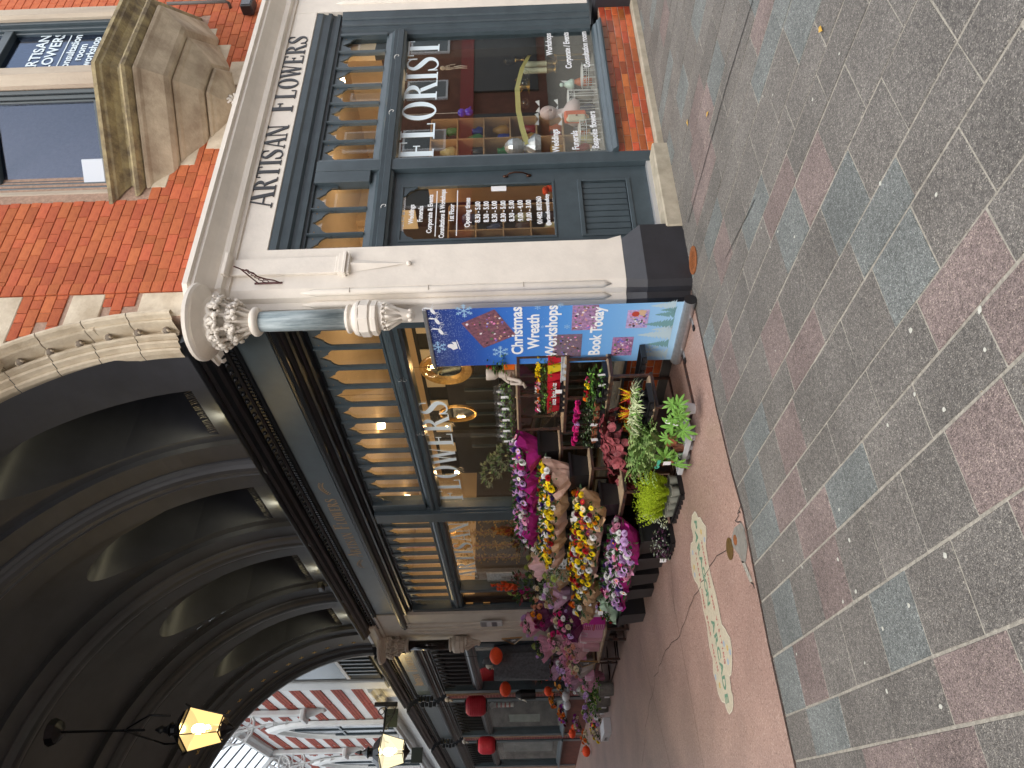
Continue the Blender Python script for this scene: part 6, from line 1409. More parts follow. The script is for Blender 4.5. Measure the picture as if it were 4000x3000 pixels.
# gladioli arrangement
p = fb(2040, 2290, -.30); gl = thing('gladiolus_arrangement', 'tall arrangement of coral gladioli, green hydrangea and dark red foliage', 'flower arrangement', FB @ T(p.x, p.y, p.z))
link(LF['w'], 'leaves', gl, Matrix.Scale(1.6, 4)); link(LF['g'], 'leaves', gl, Matrix.Translation((0, 0, -.2)) @ Matrix.Scale(1.7, 4))
for (dx, dz, n, col) in ((.22, .50, 9, 'coral'), (.02, .42, 6, 'coral'), (.30, .32, 7, 'coral')):
    for k in range(n):
        q = Vector((dx*.3+dx*.7*k/n, -.03, .12+(dz-.12)*k/n)); bloom(gl, q+rv(.02), Vector((random.uniform(-.6, .6), -1, .4)), col, 'ruff', 1.5-.06*k)
    MB().tube([(dx*.3, -.02, 0), (dx, -.03, dz)], .005, 4).build('flower_stem', GR['mid'], gl)
for k in range(10): bloom(gl, Vector((-.02-.02*(k % 4), -.10, .06+.035*(k//2)))+rv(.02), Vector((0, -1, .3)), 'lgreen', 'mum', 1.1)
for q, c in (((-.12, -.12, -.05), 'cream'), ((-.20, -.1, -.16), 'cream'), ((-.06, -.13, -.10), 'magenta'), ((.10, -.12, 0), 'magenta'), ((.05, -.14, -.12), 'ruby'), ((.18, -.1, -.08), 'magenta')): bloom(gl, q, (0, -1, .3), c, 'ruff', 1.5)
MB().lathe([(.10, -.55), (.13, -.2)], 16).build('vase', BLACK, gl)
# ---- pot plants and trays
def pot(parent, x, y, r=.055, h=.09, m=None, n=14): return MB().lathe([(r*.72, 0), (r, h), (r*1.08, h), (r*1.08, h+.008), (r*.95, h+.008), (r*.9, h-.01), (.0001, h-.012)], n, (x, y)).build('pot', m or BLACK, parent)
def plant(name, label, cat, M, grp=None): return thing(name, label, cat, M, grp)
def tray(label, M, lx, ly, h=.05, m=BLACK, grp='plant trays'):
    t = thing('plant_tray', label, 'tray', M, grp); b = MB(); b.box(-lx/2, lx/2, -ly/2, ly/2, 0, .008)
    for a in ((-lx/2, lx/2, -ly/2, -ly/2+.01), (-lx/2, lx/2, ly/2-.01, ly/2), (-lx/2, -lx/2+.01, -ly/2+.01, ly/2-.01), (lx/2-.01, lx/2, -ly/2+.01, ly/2-.01)): b.box(*a, .008, h)
    b.box(-lx/2-.012, lx/2+.012, -ly/2-.012, -ly/2, h-.01, h); b.build('tray_body', m, t); 
    for i in range(int(lx/.1)): MB().lathe([(.03, -.0), (.036, .035)], 8, (-lx/2+.06+i*.1, -ly/2-.006)).build('cup', m, t, Matrix.Translation((0, .0, h-.05)))
    return t
# low shelf: spider plants
SPM = {'a': None}
def spider():
    b = MB()
    for k in range(34):
        a = random.random()*6.28; e = random.uniform(.5, 1.5); b.cur = 0 if k % 4 else 1; blade(b, (random.uniform(-.02, .02), random.uniform(-.02, .02), .08), (math.cos(a), math.sin(a), e), random.uniform(.11, .19), .016, .9, 5)
    return b.mesh('blades', [GR['pale'], GR['bright']])
sp = [spider(), spider()]
tray('black tray of striped spider plants on the lowest plywood shelf', FB @ T(.16, -.74, .386), .52, .22)
for i in range(8):
    x, y = .36-.13*(i % 4), (-.80, -.68)[i//4]
    t = plant('spider_plant', 'striped spider plant in the low tray, %s' % ['front row nearest the banner', 'front row second from the banner', 'front row third from the banner', 'front row farthest from the banner', 'back row nearest the banner', 'back row second', 'back row third', 'back row last by the coral heather'][i], 'plant', FB @ T(x-.05, y, .395), 'striped spider plants'); pot(t, 0, 0, .045, .07); link(sp[i % 2], 'leaf_blades', t, RZ(i*1.3) @ Matrix.Scale(1.2, 4))
tray('long dark tray beside the brick base under the shelves', FB @ T(.25, -.30, .40), .5, .16)
# celosia / heather plumes
def plume(cols):
    b = MB()
    for k in range(26):
        a = random.random()*6.28; d = Vector((math.cos(a)*.5, math.sin(a)*.5, 1)).normalized(); l = random.uniform(.10, .17); b.cur = random.randrange(len(cols))
        for j in range(10):
            t = .25+.75*j/9; q = d*l*t
            for z in range(2): leafgeo(b, q, d+rv(.9), rv(), .024*(1.2-t), .008)
    return b.mesh('plumes', [PT[c] if c in PT else GR[c] for c in cols])
pl = [plume(['yellow', 'coral']), plume(['red', 'hot']), plume(['orange', 'yellow']), plume(['coral', 'lime'])]
for i, (px, py) in enumerate(((2425, 1545), (2445, 1580), (2420, 1610), (2455, 1625), (2432, 1655), (2450, 1690), (2445, 1740), (2470, 1770))):
    p = fb(px+35, py, -.58); t = plant('heather', 'flame coloured bud heather, %s' % ['yellow and red one nearest the banner', 'deep red one', 'yellow tipped one in the middle', 'scarlet one behind the spider plants', 'yellow and orange one', 'orange one beside the fern', 'small orange one by the red leaves', 'last orange sprigs above the fern'][i], 'plant', FB @ T(p.x, p.y, p.z-.10), 'flame coloured heathers')
    pot(t, 0, 0, .05, .06); link(pl[[0, 1, 0, 1, 2, 3, 3, 2][i]], 'plumes', t, Matrix.Translation((0, 0, .05)) @ RZ(i))
# heuchera mass
def ruffle(mats, n=34, R=.14, s=.032, H=.12):
    b = MB()
    for k in range(n):
        v = rv(); p = Vector((v.x*R, v.y*R, abs(v.z)*H+.04)); d = Vector((v.x, v.y, abs(v.z)+.3)).normalized(); u = d.cross(rv()).normalized(); w_ = d.cross(u); b.cur = random.randrange(len(mats)); m = 9; ss = s*random.uniform(.7, 1.3)
        vs = [p]+[p+u*ss*math.cos(6.283*j/m)*(1+.15*(j % 2))+w_*ss*math.sin(6.283*j/m)*(1+.15*(j % 2))+d*ss*(.35 if j % 2 else .12) for j in range(m)]
        b.add(vs, [(0, 1+j, 1+(j+1) % m) for j in range(m)])
    return b.mesh('ruffled_leaves', mats)
he = [ruffle([GR['red'], fm('leaf_rosy', (.30, .07, .08)), GR['red']]) for _ in range(2)]
for i, (px, py) in enumerate(((2370, 1670), (2400, 1705), (2375, 1735), (2415, 1760), (2385, 1790), (2430, 1810), (2400, 1850), (2440, 1850))):
    p = fb(px, py, -.62); t = plant('coral_bells', 'wine red ruffled coral bells, %s' % ['highest one under the plywood shelf', 'second from the heather', 'upper middle one', 'lower middle one', 'one above the fern', 'one above the lime conifers', 'farthest upper one', 'farthest lower one'][i], 'plant', FB @ T(p.x, p.y, p.z-.14), 'wine red coral bells')
    pot(t, 0, 0, .055, .07); link(he[i % 2], 'ruffled_leaves', t, RZ(i*2) @ Matrix.Scale(1.25, 4))
# support bench for this mid row, dark crates
MB_ = thing('plant_bench', 'low black bench carrying the red and orange plants beside the lowest shelf', 'bench', FB)
MB().box(-1.0, -.12, -.80, -.45, .33, .36).build('bench_top', BLACK, MB_, bevel=.004)
for x in (-.95, -.2): MB().box(x-.015, x+.015, -.79, -.46, 0, .33).build('leg', STEEL, MB_)
# ferns in printed sleeve
def frond(b, p, d, l, w_, k=12):
    d = Vector(d).normalized(); q = Vector(p); s = Vector((-d.y, d.x, 0)).normalized()
    for i in range(k):
        t = i/k; ww = w_*math.sin(math.pi*min(1, t*.85+.12)); dd = (d-Vector((0, 0, 1.3*t*t))).normalized(); q2 = q+dd*l/k
        for sg in (-1, 1): b.add([q, q2, q+s*sg*ww+dd*l/k*.8-Vector((0, 0, ww*.2))], [(0, 1, 2)])
        q = q2
def ferns():
    b = MB()
    for k in range(46): a = random.random()*6.28; b.cur = k % 2; frond(b, (0, 0, .08), (math.cos(a), math.sin(a), random.uniform(.8, 2.6)), random.uniform(.20, .36), .035)
    return b.mesh('fern_fronds', [GR['fern'], fm('leaf_fern_pale', (.27, .38, .13))])
fe = [ferns(), ferns()]
for i, (px, py, y, s) in enumerate(((2560, 1720, -1.0, 1.0), (2550, 1790, -1.0, 1.1), (2500, 1720, -.85, .9), (2495, 1800, -.85, .9))):
    p = fb(px+70, py, y); t = plant('fern', 'green fern, %s' % ['in the clear printed sleeve nearest the street', 'in the clear sleeve beside the lime conifers', 'behind the sleeve by the spider plants', 'behind the sleeve under the red leaves'][i], 'plant', FB @ T(p.x, p.y, max(.05, p.z-.02)), 'potted ferns')
    pot(t, 0, 0, .07, .10, mat('terracotta_pot', (.36, .12, .06), .7)); link(fe[i % 2], 'fern_fronds', t, Matrix.Scale(s*1.25, 4) @ RZ(i*2))
slv = thing('plant_sleeve', 'clear cone shaped plastic sleeve with a green printed corner round the ferns', 'plastic sleeve', FB @ T(*fb(2690, 1745, -1.02)))
MB().lathe([(.07, .02), (.13, .22), (.18, .42)], 20, a0=0, a1=6.2).build('sleeve_sheet', glassmat('clear_film', (.93, .95, .93), .8, 1.35, .15), slv)
MB().lathe([(.078, .05), (.135, .22)], 8, a0=3.8, a1=5.0).build('green_print', TIS['mint'], slv)
sans('Green', .06, slv, T(-.02, -.175, .30), mat('green_print', (.08, .5, .35), .5), bold=.002)
MB().box(-.03, .03, -.180, -.178, .20, .27).build('price_label', WHITE, slv)
# grey tray with fatsia
gt = thing('grey_pot_tray', 'pale grey plastic tray of grey pots at the front of the display', 'tray', FB @ T(-.10, -1.02, .006) @ RZ(.05))
GP = mat('pale_grey_plastic', (.46, .48, .50), .5)
b = MB(); b.box(-.30, .30, -.10, .10, .05, .065); b.box(-.31, .31, -.11, -.10, .04, .09); b.box(-.31, .31, .10, .11, .04, .09); b.box(-.31, -.30, -.10, .10, .04, .09); b.box(.30, .31, -.10, .10, .04, .09); b.build('tray_body', GP, gt, bevel=.004)
for i in range(4):
    MB().lathe([(.055, 0), (.065, .05)], 14, (-.225+i*.15, -.02), wob=.05).build('cup', GP, gt)
def palm(r=.125, n=7):
    b = MB()
    for k in range(n):
        a = (k-(n-1)/2)*.62; d = Vector((math.sin(a), math.cos(a), 0)); s = Vector((d.y, -d.x, 0)); l = r*(1-.08*abs(k-(n-1)/2)**1.4); w_ = .25*r
        b.add([(0, 0, 0), d*l*.5+s*w_*.5+Vector((0, 0, .006)), d*l*.82+s*w_*.32, d*l+Vector((0, 0, -.012)), d*l*.82-s*w_*.32, d*l*.5-s*w_*.5+Vector((0, 0, .006)), d*l*.5+Vector((0, 0, .014))], [(0, 1, 6), (1, 2, 6), (2, 3, 6), (3, 4, 6), (4, 5, 6), (5, 0, 6)])
    return b.mesh('palmate_leaf', GR['bright'])
plm = palm()
fat = [((2630, 1620), .9, (.7, -.6, .5), 'rising beside the white price tag'), ((2620, 1690), 1.0, (.1, -.9, .6), 'in the middle of the grey tray'), ((2610, 1770), 1.15, (-.2, -.9, .5), 'nearest the lime conifers')]
for i, ((px, py), s, d, lb) in enumerate(fat):
    p = fb(px, py, -1.08); t = plant('fatsia', 'glossy green fatsia %s' % lb, 'plant', FB @ T(p.x, -1.02, .07), 'fatsias in the grey tray'); pot(t, 0, 0, .062, .10, GP if i < 2 else mat('terracotta_pot', (.36, .12, .06), .7))
    for k in range(6):
        v = Vector(d)+rv(.9); v.y = -abs(v.y)*.9-.15; h = Vector((v.x*.10, v.y*.09, p.z-.09+random.uniform(-.07, .08))); q = v.normalized().to_track_quat('Z', 'Y').to_matrix().to_4x4()
        link(plm, 'palmate_leaf', t, Matrix.Translation(h) @ q @ RZ(random.random()*6) @ Matrix.Scale(s*random.uniform(.8, 1.2), 4)); MB().tube([(0, 0, .1), tuple(h*.5+Vector((0, 0, .06))), tuple(h)], .0035, 4).build('leaf_stalk', GR['mid'], t)
p = fb(2625, 1650, -1.12); tg = MB().box(-.035, .035, 0, .002, -.055, .055).build('price_tag', WHITE, None, FB @ T(p.x, p.y, p.z) @ RX(-.3), bevel=.004); tag(tg, 'white handwritten price tag hanging on the fatsia leaves', 'price tag')
# lime conifers
def conif():
    b = MB()
    for k in range(60):
        a = random.random()*6.28; d = Vector((math.cos(a)*.55, math.sin(a)*.55, random.uniform(.7, 1.6))).normalized(); l = random.uniform(.14, .26)
        for j in range(9):
            q = Vector((0, 0, .07))+d*l*(j/8)
            for z in range(3): leafgeo(b, q, d*1.2+rv(.8), rv(), .034*(1.15-j/9), .007)
    return b.mesh('feathery_shoots', fm('leaf_acid_lime', (.44, .58, .03)))
cf = [conif(), conif()]
tray('long black tray of lime conifers on the floor', FB @ T(-.90, -1.13, .006), .62, .24, .05)
for i in range(8):
    x = -.66-.15*(i % 4); y = (-1.18, -1.05)[i//4]
    t = plant('lime_conifer', 'feathery lime green conifer, %s' % ['front one beside the fern', 'front one, second from the fern', 'front one, third from the fern', 'front one beside the variegated ivy', 'back one beside the fern', 'back one, second', 'back one, third', 'back one at the ivy end'][i], 'plant', FB @ T(x, y, .018), 'lime conifers in small pots'); pot(t, 0, 0, .055, .10, mat('grey_green_pot', (.25, .26, .22), .5)); link(cf[i % 2], 'feathery_shoots', t, Matrix.Translation((0, 0, .03)) @ RZ(i*1.1) @ Matrix.Scale(1.3, 4))
tray('black tray under the trailing purple plant on the floor', FB @ T(-1.55, -1.30, .006), .42, .22, .05)
def trail(mats, n=150, R=.15, l=.035, w_=.02):
    b = MB()
    for k in range(n):
        a = random.random()*6.28; rr = random.random()**.5*R; b.cur = random.randrange(len(mats)); p = Vector((rr*math.cos(a), rr*math.sin(a), .14*(1-(rr/R)**2)+.04+random.uniform(-.03, .03))); leafgeo(b, p, Vector((math.cos(a), math.sin(a), random.uniform(-.6, .5))), Vector((0, 0, 1))+rv(.4), l, w_)
    return b.mesh('trailing_leaves', mats)
ivy = trail([GR['silver'], GR['pale'], GR['grey']]); trd = trail([GR['silver'], GR['purple'], GR['grey'], GR['purple']])
for i, (x, y, z, me, lb) in enumerate(((-1.22, -1.12, .05, ivy, 'variegated ivy between the lime conifers and the purple plant'), (-1.30, -1.02, .12, ivy, 'variegated ivy climbing behind the purple trailing plant'), (-1.46, -1.33, .03, trd, 'silver and purple trailing plant nearest the ivy'), (-1.66, -1.30, .03, trd, 'silver and purple trailing plant at the tray end'))):
    t = plant('trailing_plant', lb, 'plant', FB @ T(x, y, z), 'trailing plants'); pot(t, 0, 0, .06, .06); link(me, 'trailing_leaves', t, RZ(i))
# primulas, ivy, cyclamen on the second shelf
for k in range(3): tray('dark tray of small pots on the second plywood shelf, %s' % ['nearest the banner', 'in the middle', 'at the far end'][k], FB @ T(.15-.42*k, -.38, .762), .38, .2, .045)
prl = trail([GR['bright'], GR['mid']], 46, .075, .065, .035)
for i, (x, c) in enumerate(((.28, 'hot'), (.16, 'yellow'), (.04, 'red'), (-.08, 'orange'))):
    t = plant('primula', 'primula with %s flowers on the second shelf' % {'hot': 'pink and yellow', 'yellow': 'yellow', 'red': 'red', 'orange': 'orange'}[c], 'plant', FB @ T(x, -.42, .775), 'primulas on the shelf'); pot(t, 0, 0, .045, .06); link(prl, 'leaves', t, RZ(i))
    for k in range(4): bloom(t, Vector((random.uniform(-.03, .03), random.uniform(-.04, .02), .17+random.uniform(-.01, .02))), (random.uniform(-.5, .5), -.6, 1), c, 'small', 1.0)
for i in range(5):
    x = -.24-.15*i; t = plant('cyclamen', 'magenta cyclamen over silver leaved ivy, %s' % ['nearest the primulas', 'second from the primulas', 'in the middle with a pale bloom', 'fourth along', 'at the far end of the shelf'][i], 'plant', FB @ T(x, -.40, .775), 'cyclamen on the shelf')
    pot(t, 0, 0, .05, .065, mat('terracotta_pot', (.36, .12, .06), .7)); link(trail([GR['mid'], GR['grey'], GR['dark']], 60, .09, .035, .026), 'leaves', t)
    for k in range(11): bloom(t, Vector((random.uniform(-.07, .07), random.uniform(-.05, .05), .245+random.uniform(-.015, .03))), (random.uniform(-.3, .3), -.6, .9), ('lilac' if i == 2 and k < 5 else random.choice(['magenta', 'hot'])), 'ruff', .75)
for i, (px, py) in enumerate(((2350, 1465), (2352, 1505), (2320, 1660), (2322, 1718), (2182, 1530), (2138, 1792), (2240, 2030), (2590, 2190), (2205, 2335), (2300, 2362), (2345, 2395))):
    p = fb(px, py, (-.50, -.50, -.50, -.50, -.27, -.5, -1.0, -1.43, -.72, -.95, -1.3)[i]); tag(MB().box(-.03, .03, 0, .0015, -.035, .035).build('price_tag', WHITE, None, FB @ T(p.x, p.y, p.z) @ RZ(.1*i-.4) @ RY(.2*(i % 3)-.2)), 'small white price tag %s' % ['on the primula tray nearest the banner', 'on the primula tray lower edge', 'on the ivy tray left of the primulas', 'on the terracotta pots of the cyclamen', 'under the red wrapped kalanchoes', 'on the black bucket behind the yellow row', 'between the yellow and brown rows', 'on the trailing plant tray', 'beside the lilac paper bunch', 'under the kraft bouquet', 'in front of the mint bouquet'][i], 'price tag', 'white price tags')
# kalanchoes in red sleeves on the third shelf
RS = mat('red_gift_sleeve', (.50, .012, .03), .35, .2, 8); YS = mat('yellow_gift_sleeve', (.75, .55, .02), .4)
tray('pale grey tray of wrapped yellow flowers on the third shelf', FB @ T(.17, -.15, 1.166), .36, .16, .035, GP)
tray('dark tray of wrapped pink flowers on the third shelf', FB @ T(-.30, -.15, 1.166), .50, .16, .035)
for i in range(7):
    x = .30-.135*i; y2 = i < 3; m = [RS, YS, RS, RS, RS, RS, RS][i]
    t = plant('kalanchoe', ['yellow kalanchoe in a red sleeve nearest the banner', 'yellow kalanchoe in a yellow sleeve', 'yellow kalanchoe in the second red sleeve', 'pink kalanchoe in a red lettered sleeve, nearest the yellow ones', 'orange kalanchoe in a red lettered sleeve', 'orange and white kalanchoe in a red sleeve', 'rose kalanchoe in the farthest red sleeve'][i], 'plant', FB @ T(x, -.16, 1.18), 'sleeved kalanchoes')
    loft([([(a*q, c*q) for a, c in ((-1, -1), (1, -1), (1, 1), (-1, 1))], z) for q, z in ((.04, 0), (.062, .13), (.066, .15))], 'sleeve', m, t)
    if i >= 3 and i < 6: sans('lotz', .07, t, T(0, -.0635, .06), WHITE, bold=.002)
    link(prl, 'leaves', t, Matrix.Translation((0, 0, .08)) @ Matrix.Scale(.75, 4) @ RZ(i))
    for k in range(14): bloom(t, Vector((random.uniform(-.06, .06), random.uniform(-.06, .05), .245+random.uniform(-.02, .03))), (random.uniform(-.6, .6), -.8, .8), ('yellow' if y2 else random.choice(['hot', 'pink', 'orange', 'white'][(i-3) % 3:])), 'small', .75)
tag(MB().lathe([(.05, 0), (.12, .12), (.22, .26)], 20, a0=0, a1=6.2).build('clear_film', glassmat('clear_film', (.93, .95, .93), .8, 1.35, .15), None, FB @ T(-.52, -.17, 1.20) @ RY(-.3)), 'clear cellophane round the farthest sleeved plants', 'cellophane')
# top shelf: jars of plants, wooden seated figure, coloured pots
JG = glassmat('jar_glass', (.95, .96, .95), 1.2)
for i in range(5):
    x = -.30-.21*i; t = plant('glass_jar', 'glass jar terrarium with small plants, %s' % ['nearest the wooden figure', 'second from the figure', 'third from the figure', 'fourth from the figure', 'square one at the far end'][i], 'jar', FB @ T(x, -.11, 1.662), 'glass jars on the top shelf')
    MB().lathe([(.06, 0), (.085, .02), (.09, .16), (.06, .20), (.055, .23), (.065, .24)], 18).build('jar_body', JG, t, smooth=True); MB().lathe([(.055, .005), (.08, .022), (.082, .05), (.0001, .055)], 14).build('soil', mat('potting_soil', (.02, .014, .01), .9), t)
    link(prl, 'leaves', t, Matrix.Translation((0, 0, .02)) @ Matrix.Scale(.85, 4)); MB().box(-.02, .02, -.088, -.086, .08, .16).build('jar_label', WHITE, t)
PLA = mat('pale_clay_figure', (.48, .42, .36), .7)
fg_ = thing('seated_figure', 'pale headless looking clay planter figure sitting on the edge of the top shelf', 'figure', FB @ T(.02, -.14, 1.66))
b = MB().lathe([(.03, 0), (.05, .02), (.045, .08), (.05, .13), (.035, .17), (.02, .18)], 12); b.tube([(-.02, 0, .03), (-.035, -.10, .04), (-.035, -.11, -.08), (-.04, -.15, -.10)], .024, 8, .018); b.tube([(.02, 0, .03), (.035, -.09, .07), (.03, -.12, -.04), (.035, -.16, -.06)], .024, 8, .018)
b.tube([(-.05, 0, .14), (-.07, -.05, .08), (-.03, -.09, .07)], .014, 6); b.tube([(.05, 0, .14), (.075, -.06, .11), (.02, -.09, .10)], .014, 6); b.lathe([(.03, .17), (.055, .21), (.06, .27), (.058, .30), (.05, .30), (.04, .22)], 14); b.build('clay_body', PLA, fg_, smooth=True)
for i, (x, c, lb) in enumerate(((.30, (.75, .50, .02), 'yellow square pot of the red flower on the top shelf'), (.18, (.80, .16, .01), 'orange square pot of green leaves on the top shelf'))):
    t = plant('square_pot_plant', lb, 'plant', FB @ T(x, -.13, 1.662), None); MB().box(-.05, .05, -.05, .05, 0, .11).build('pot', mat('glazed_pot_%s' % 'ab'[i], c, .3), t, bevel=.004)
    link(prl, 'leaves', t, Matrix.Translation((0, 0, .06)) @ Matrix.Scale(1.1, 4))
    for k in range(2-i): bloom(t, (0, -.02, .25), (0, -.5, 1), 'red', 'ruff', 1.3)
# gift table with bags
gtb = thing('display_table', 'low wooden table on black steel legs carrying pink gift bags', 'table', FB)
MB().box(-7.15, -5.45, -.95, -.45, .36, .395).build('table_top', PLY, gtb, bevel=.006)
for x in (-7.05, -6.0, -5.5):
    for y in (-.92, -.50): MB().box(x-.018, x+.018, y-.018, y+.018, 0, .36).build('leg', STEEL, gtb)
    MB().box(x-.015, x+.015, -.92, -.5, .02, .05).build('foot_rail', STEEL, gtb)
MB().box(-7.05, -5.5, -.93, -.90, .30, .355).build('apron', STEEL, gtb)
PK = mat('pink_gift_card', (.75, .38, .54), .5); PK2 = mat('dusty_pink_card', (.68, .36, .42), .5); STR = mat('magenta_card', (.50, .03, .28), .5)
def bag(lb, x, y, z, w_, d, h, m, rz=0, grp='gift bags on the table'):
    t = thing('gift_bag', lb, 'gift bag', FB @ T(x, y, z, rz), grp); MB().box(-w_/2, w_/2, -d/2, d/2, 0, h).build('bag_body', m, t, bevel=.004)
    MB().tube([(-w_*.2, -d/2-.003, h), (-w_*.15, -d/2-.02, h-.10), (w_*.15, -d/2-.02, h-.10), (w_*.2, -d/2-.003, h)], .004, 5).build('ribbon_handle', WHITE if m is not STR else RS, t); return t
t = bag('magenta striped gift bag with a red ribbon nearest the floor buckets', -5.45, -.82, .395, .26, .16, .34, STR)
for k in range(11): MB().box(-.13, .13, -.0825, -.0805, .02+k*.03, .032+k*.03).build('bag_stripe', PK, t)
MB().box(-.135, .135, -.087, -.082, .16, .18).build('bag_ribbon', RS, t)
bag('lilac pink gift bag with white tissue beside the striped bag', -5.82, -.80, .395, .28, .16, .36, PK, .2); bag('dusty pink gift bag in the middle of the table', -6.2, -.80, .395, .28, .16, .35, PK2, -.2); bag('small dusty pink gift bag at the far end of the table', -6.62, -.80, .395, .24, .16, .28, PK2)
bag('white paper bag with string handles under the spotted kraft bouquet', -3.95, -.45, 1.02, .20, .14, .26, WHITE, grp='paper bags among the bouquets'); bag('white bag hanging beside the mint bouquet', -4.55, -.95, .40, .20, .14, .26, WHITE, grp='paper bags among the bouquets')
bag('pale pink box with a black line pattern on its own stool', -8.1, -.85, .40, .30, .22, .16, PK, grp='pink boxes beyond the table'); bag('pink hat box behind the chalkboard', -7.7, -.65, .55, .26, .2, .24, PK, grp='pink boxes beyond the table')
for i, (px, py, lb, y) in enumerate(((2000, 2500, 'triangular wooden chalkboard leaning above the table', -.45), (2285, 2590, 'triangular wooden chalkboard hanging below the table edge', -.98))):
    p = fb(px, py, y); t = thing('chalkboard', lb, 'chalkboard', FB @ T(p.x, p.y, p.z) @ RY(.4+.3*i)); V = [(-.20, -.12), (.20, -.12), (.0, .20)]
    MB().ext(V, -.004, .008, 'y').build('board', BLACK, t)
    for k in range(3): a, c = V[k], V[(k+1) % 3]; MB().tube([(a[0], 0, a[1]), (c[0], 0, c[1])], .014, 4).build('frame', mat('oak_frame', (.30, .17, .06), .5), t)
    b = MB(); [b.tube([(math.cos(q)*.02, -.006, -.03), (math.cos(q)*.06, -.006, -.03+math.sin(q)*.05)], .003, 4) for q in range(7)]; b.build('chalk_drawing', WHITE, t)
# far stand, pots, pumpkins, box
frame_stand('flower_stand', 'dark tiered stand with pumpkins and baskets beyond the gift table', -7.5, -10.3, [(-.30, -.05, 1.15), (-.55, -.30, .80), (-.85, -.55, .42)], -.85)
MB().box(-4.9, -3.4, -.75, -.15, .0, .95).build('display_crate', BLACK, None, FB, bevel=.01); o = bpy.data.objects['display_crate']; tag(o, 'black draped block under the mixed bouquets', 'display block')
MB().box(-7.3, -5.0, -.42, -.1, .0, 1.25).build('display_crate', BLACK, None, FB, bevel=.01); tag(bpy.data.objects['display_crate.001'], 'tall black display block behind the gift table', 'display block')
GPT = mat('grey_zinc_pot', (.20, .19, .17), .5, .2, 12)
for i, (x, lb) in enumerate(((-8.6, 'grey pot with a picture label nearest the gift table'), (-9.4, 'grey pot with a picture label, second from the table'), (-9.9, 'dark twig ball pot beside the white box'))):
    t = thing('grey_pot', lb, 'pot', FB @ T(x, -1.02, .006), 'grey pots on the floor'); MB().lathe([(.12, 0), (.15, .26), (.16, .27), (.14, .26), (.0001, .22)], 18).build('pot_body', GPT, t, smooth=False); MB().box(-.05, .05, -.155, -.15, .08, .18).build('picture_label', WHITE, t); link(LF['b'], 'leaves', t, Matrix.Translation((0, 0, .25)) @ Matrix.Scale(1.3, 4))
wb_ = thing('cardboard_box', 'long white cardboard box on the floor at the end of the display', 'box', FB @ T(-10.0, -1.45, .006)); MB().box(-.42, .42, -.14, .14, 0, .15).build('box_body', WHITE, wb_, bevel=.004); sans('FLOWERS', .07, wb_, T(-.2, -.142, .05), BLACK)
def pumpkin(lb, M, r, m=OP):
    t = thing('pumpkin', lb, 'pumpkin', M, 'pumpkins on the far stand'); b = MB(); n = 24; pr = []
    for k in range(9): a = -1.45+2.9*k/8; pr.append((math.cos(a), math.sin(a)))
    vs = [(r*c*(1-.09*(i % 3 == 0))*math.cos(6.283*i/n), r*c*(1-.09*(i % 3 == 0))*math.sin(6.283*i/n), r*.78*s) for c, s in pr for i in range(n)]; b.add(vs, [(k*n+i, k*n+(i+1) % n, (k+1)*n+(i+1) % n, (k+1)*n+i) for k in range(8) for i in range(n)]); b.build('pumpkin_body', m, t, smooth=True); MB().tube([(0, 0, r*.7), (.01, 0, r*1.05)], r*.12, 6).build('stalk', KR, t)
for i, (px, py, y, r, m, lb) in enumerate(((2135, 2640, -.3, .10, OP, 'orange pumpkin with a face beside the rusty grass'), (2140, 2700, -.3, .11, OP, 'orange pumpkin under the autumn flowers'), (2210, 2720, -.5, .11, WHITE, 'white pumpkin pot on the middle tier'), (2215, 2755, -.5, .11, WHITE, 'second white pumpkin pot with dark spots'), (2235, 2865, -.6, .12, OP, 'orange pumpkin block nearest the dark brick strip'), (2290, 2935, -.9, .14, OP, 'orange pumpkin block at the far end'), (2320, 2830, -.8, .09, OP, 'small orange pumpkin in the basket'), (2240, 2840, -.6, .07, OP, 'tiny orange pumpkin on the basket rim'))):
    p = fb(px, py, y); pumpkin(lb, FB @ T(*p), r, m)
# skeleton decorations
BONE = mat('bone_white', (.62, .58, .48), .6); GRB = mat('grey_gauze', (.10, .105, .115), .8, .3, 20)
def skull(b, c, r): b.ball(c, r, 12, 1.15); b.box(c[0]-r*.45, c[0]+r*.45, c[1]-r*.95, c[1]-r*.1, c[2]-r*1.35, c[2]-r*.7)
p = fb(1915, 2595, -.30); sk = thing('hanging_skeleton', 'hanging skeleton decoration in a ragged grey hooded robe', 'decoration', FB @ T(*p))
b = MB(); skull(b, (0, -.02, 0), .085); b.build('skull', BONE, sk, smooth=True)
for s in (-1, 1): MB().ball((s*.03, -.098, .005), .02, 8).build('eye_socket', BLACK, sk)
MB().lathe([(.13, -.12), (.135, 0), (.10, .12), (.02, .17)], 14, (0, .03), a0=-.6, a1=3.74).build('hood', GRB, sk); wrap(.36, 1.15, 3, GRB, sk, .02, .34, Matrix.Translation((0, .02, -.08)) @ RX(math.pi) @ Matrix.Translation((0, 0, 1.15))).name = 'robe'
for s in (-1, 1): MB().tube([(s*.12, 0, -.15), (s*.28, -.08, -.30), (s*.18, -.16, -.42)], .035, 6, .015).build('sleeve', GRB, sk); MB().tube([(s*.18, -.16, -.42), (s*.16, -.18, -.50)], .02, 5, .008).build('bony_hand', BONE, sk)
p = fb(2035, 2722, -.30); sk2 = thing('skull_ornament', 'long pale bird skull ornament above the far stand', 'decoration', FB @ T(*p)); b = MB(); b.ball((0, 0, 0), .07, 10, 1.1); b.tube([(0, -.03, -.02), (-.02, -.12, -.14)], .04, 8, .006); b.build('skull', BONE, sk2, smooth=True); MB().lathe([(.11, -.35), (.12, 0), (.06, .13)], 12, (0, .05)).build('black_cape', BLACK, sk2)
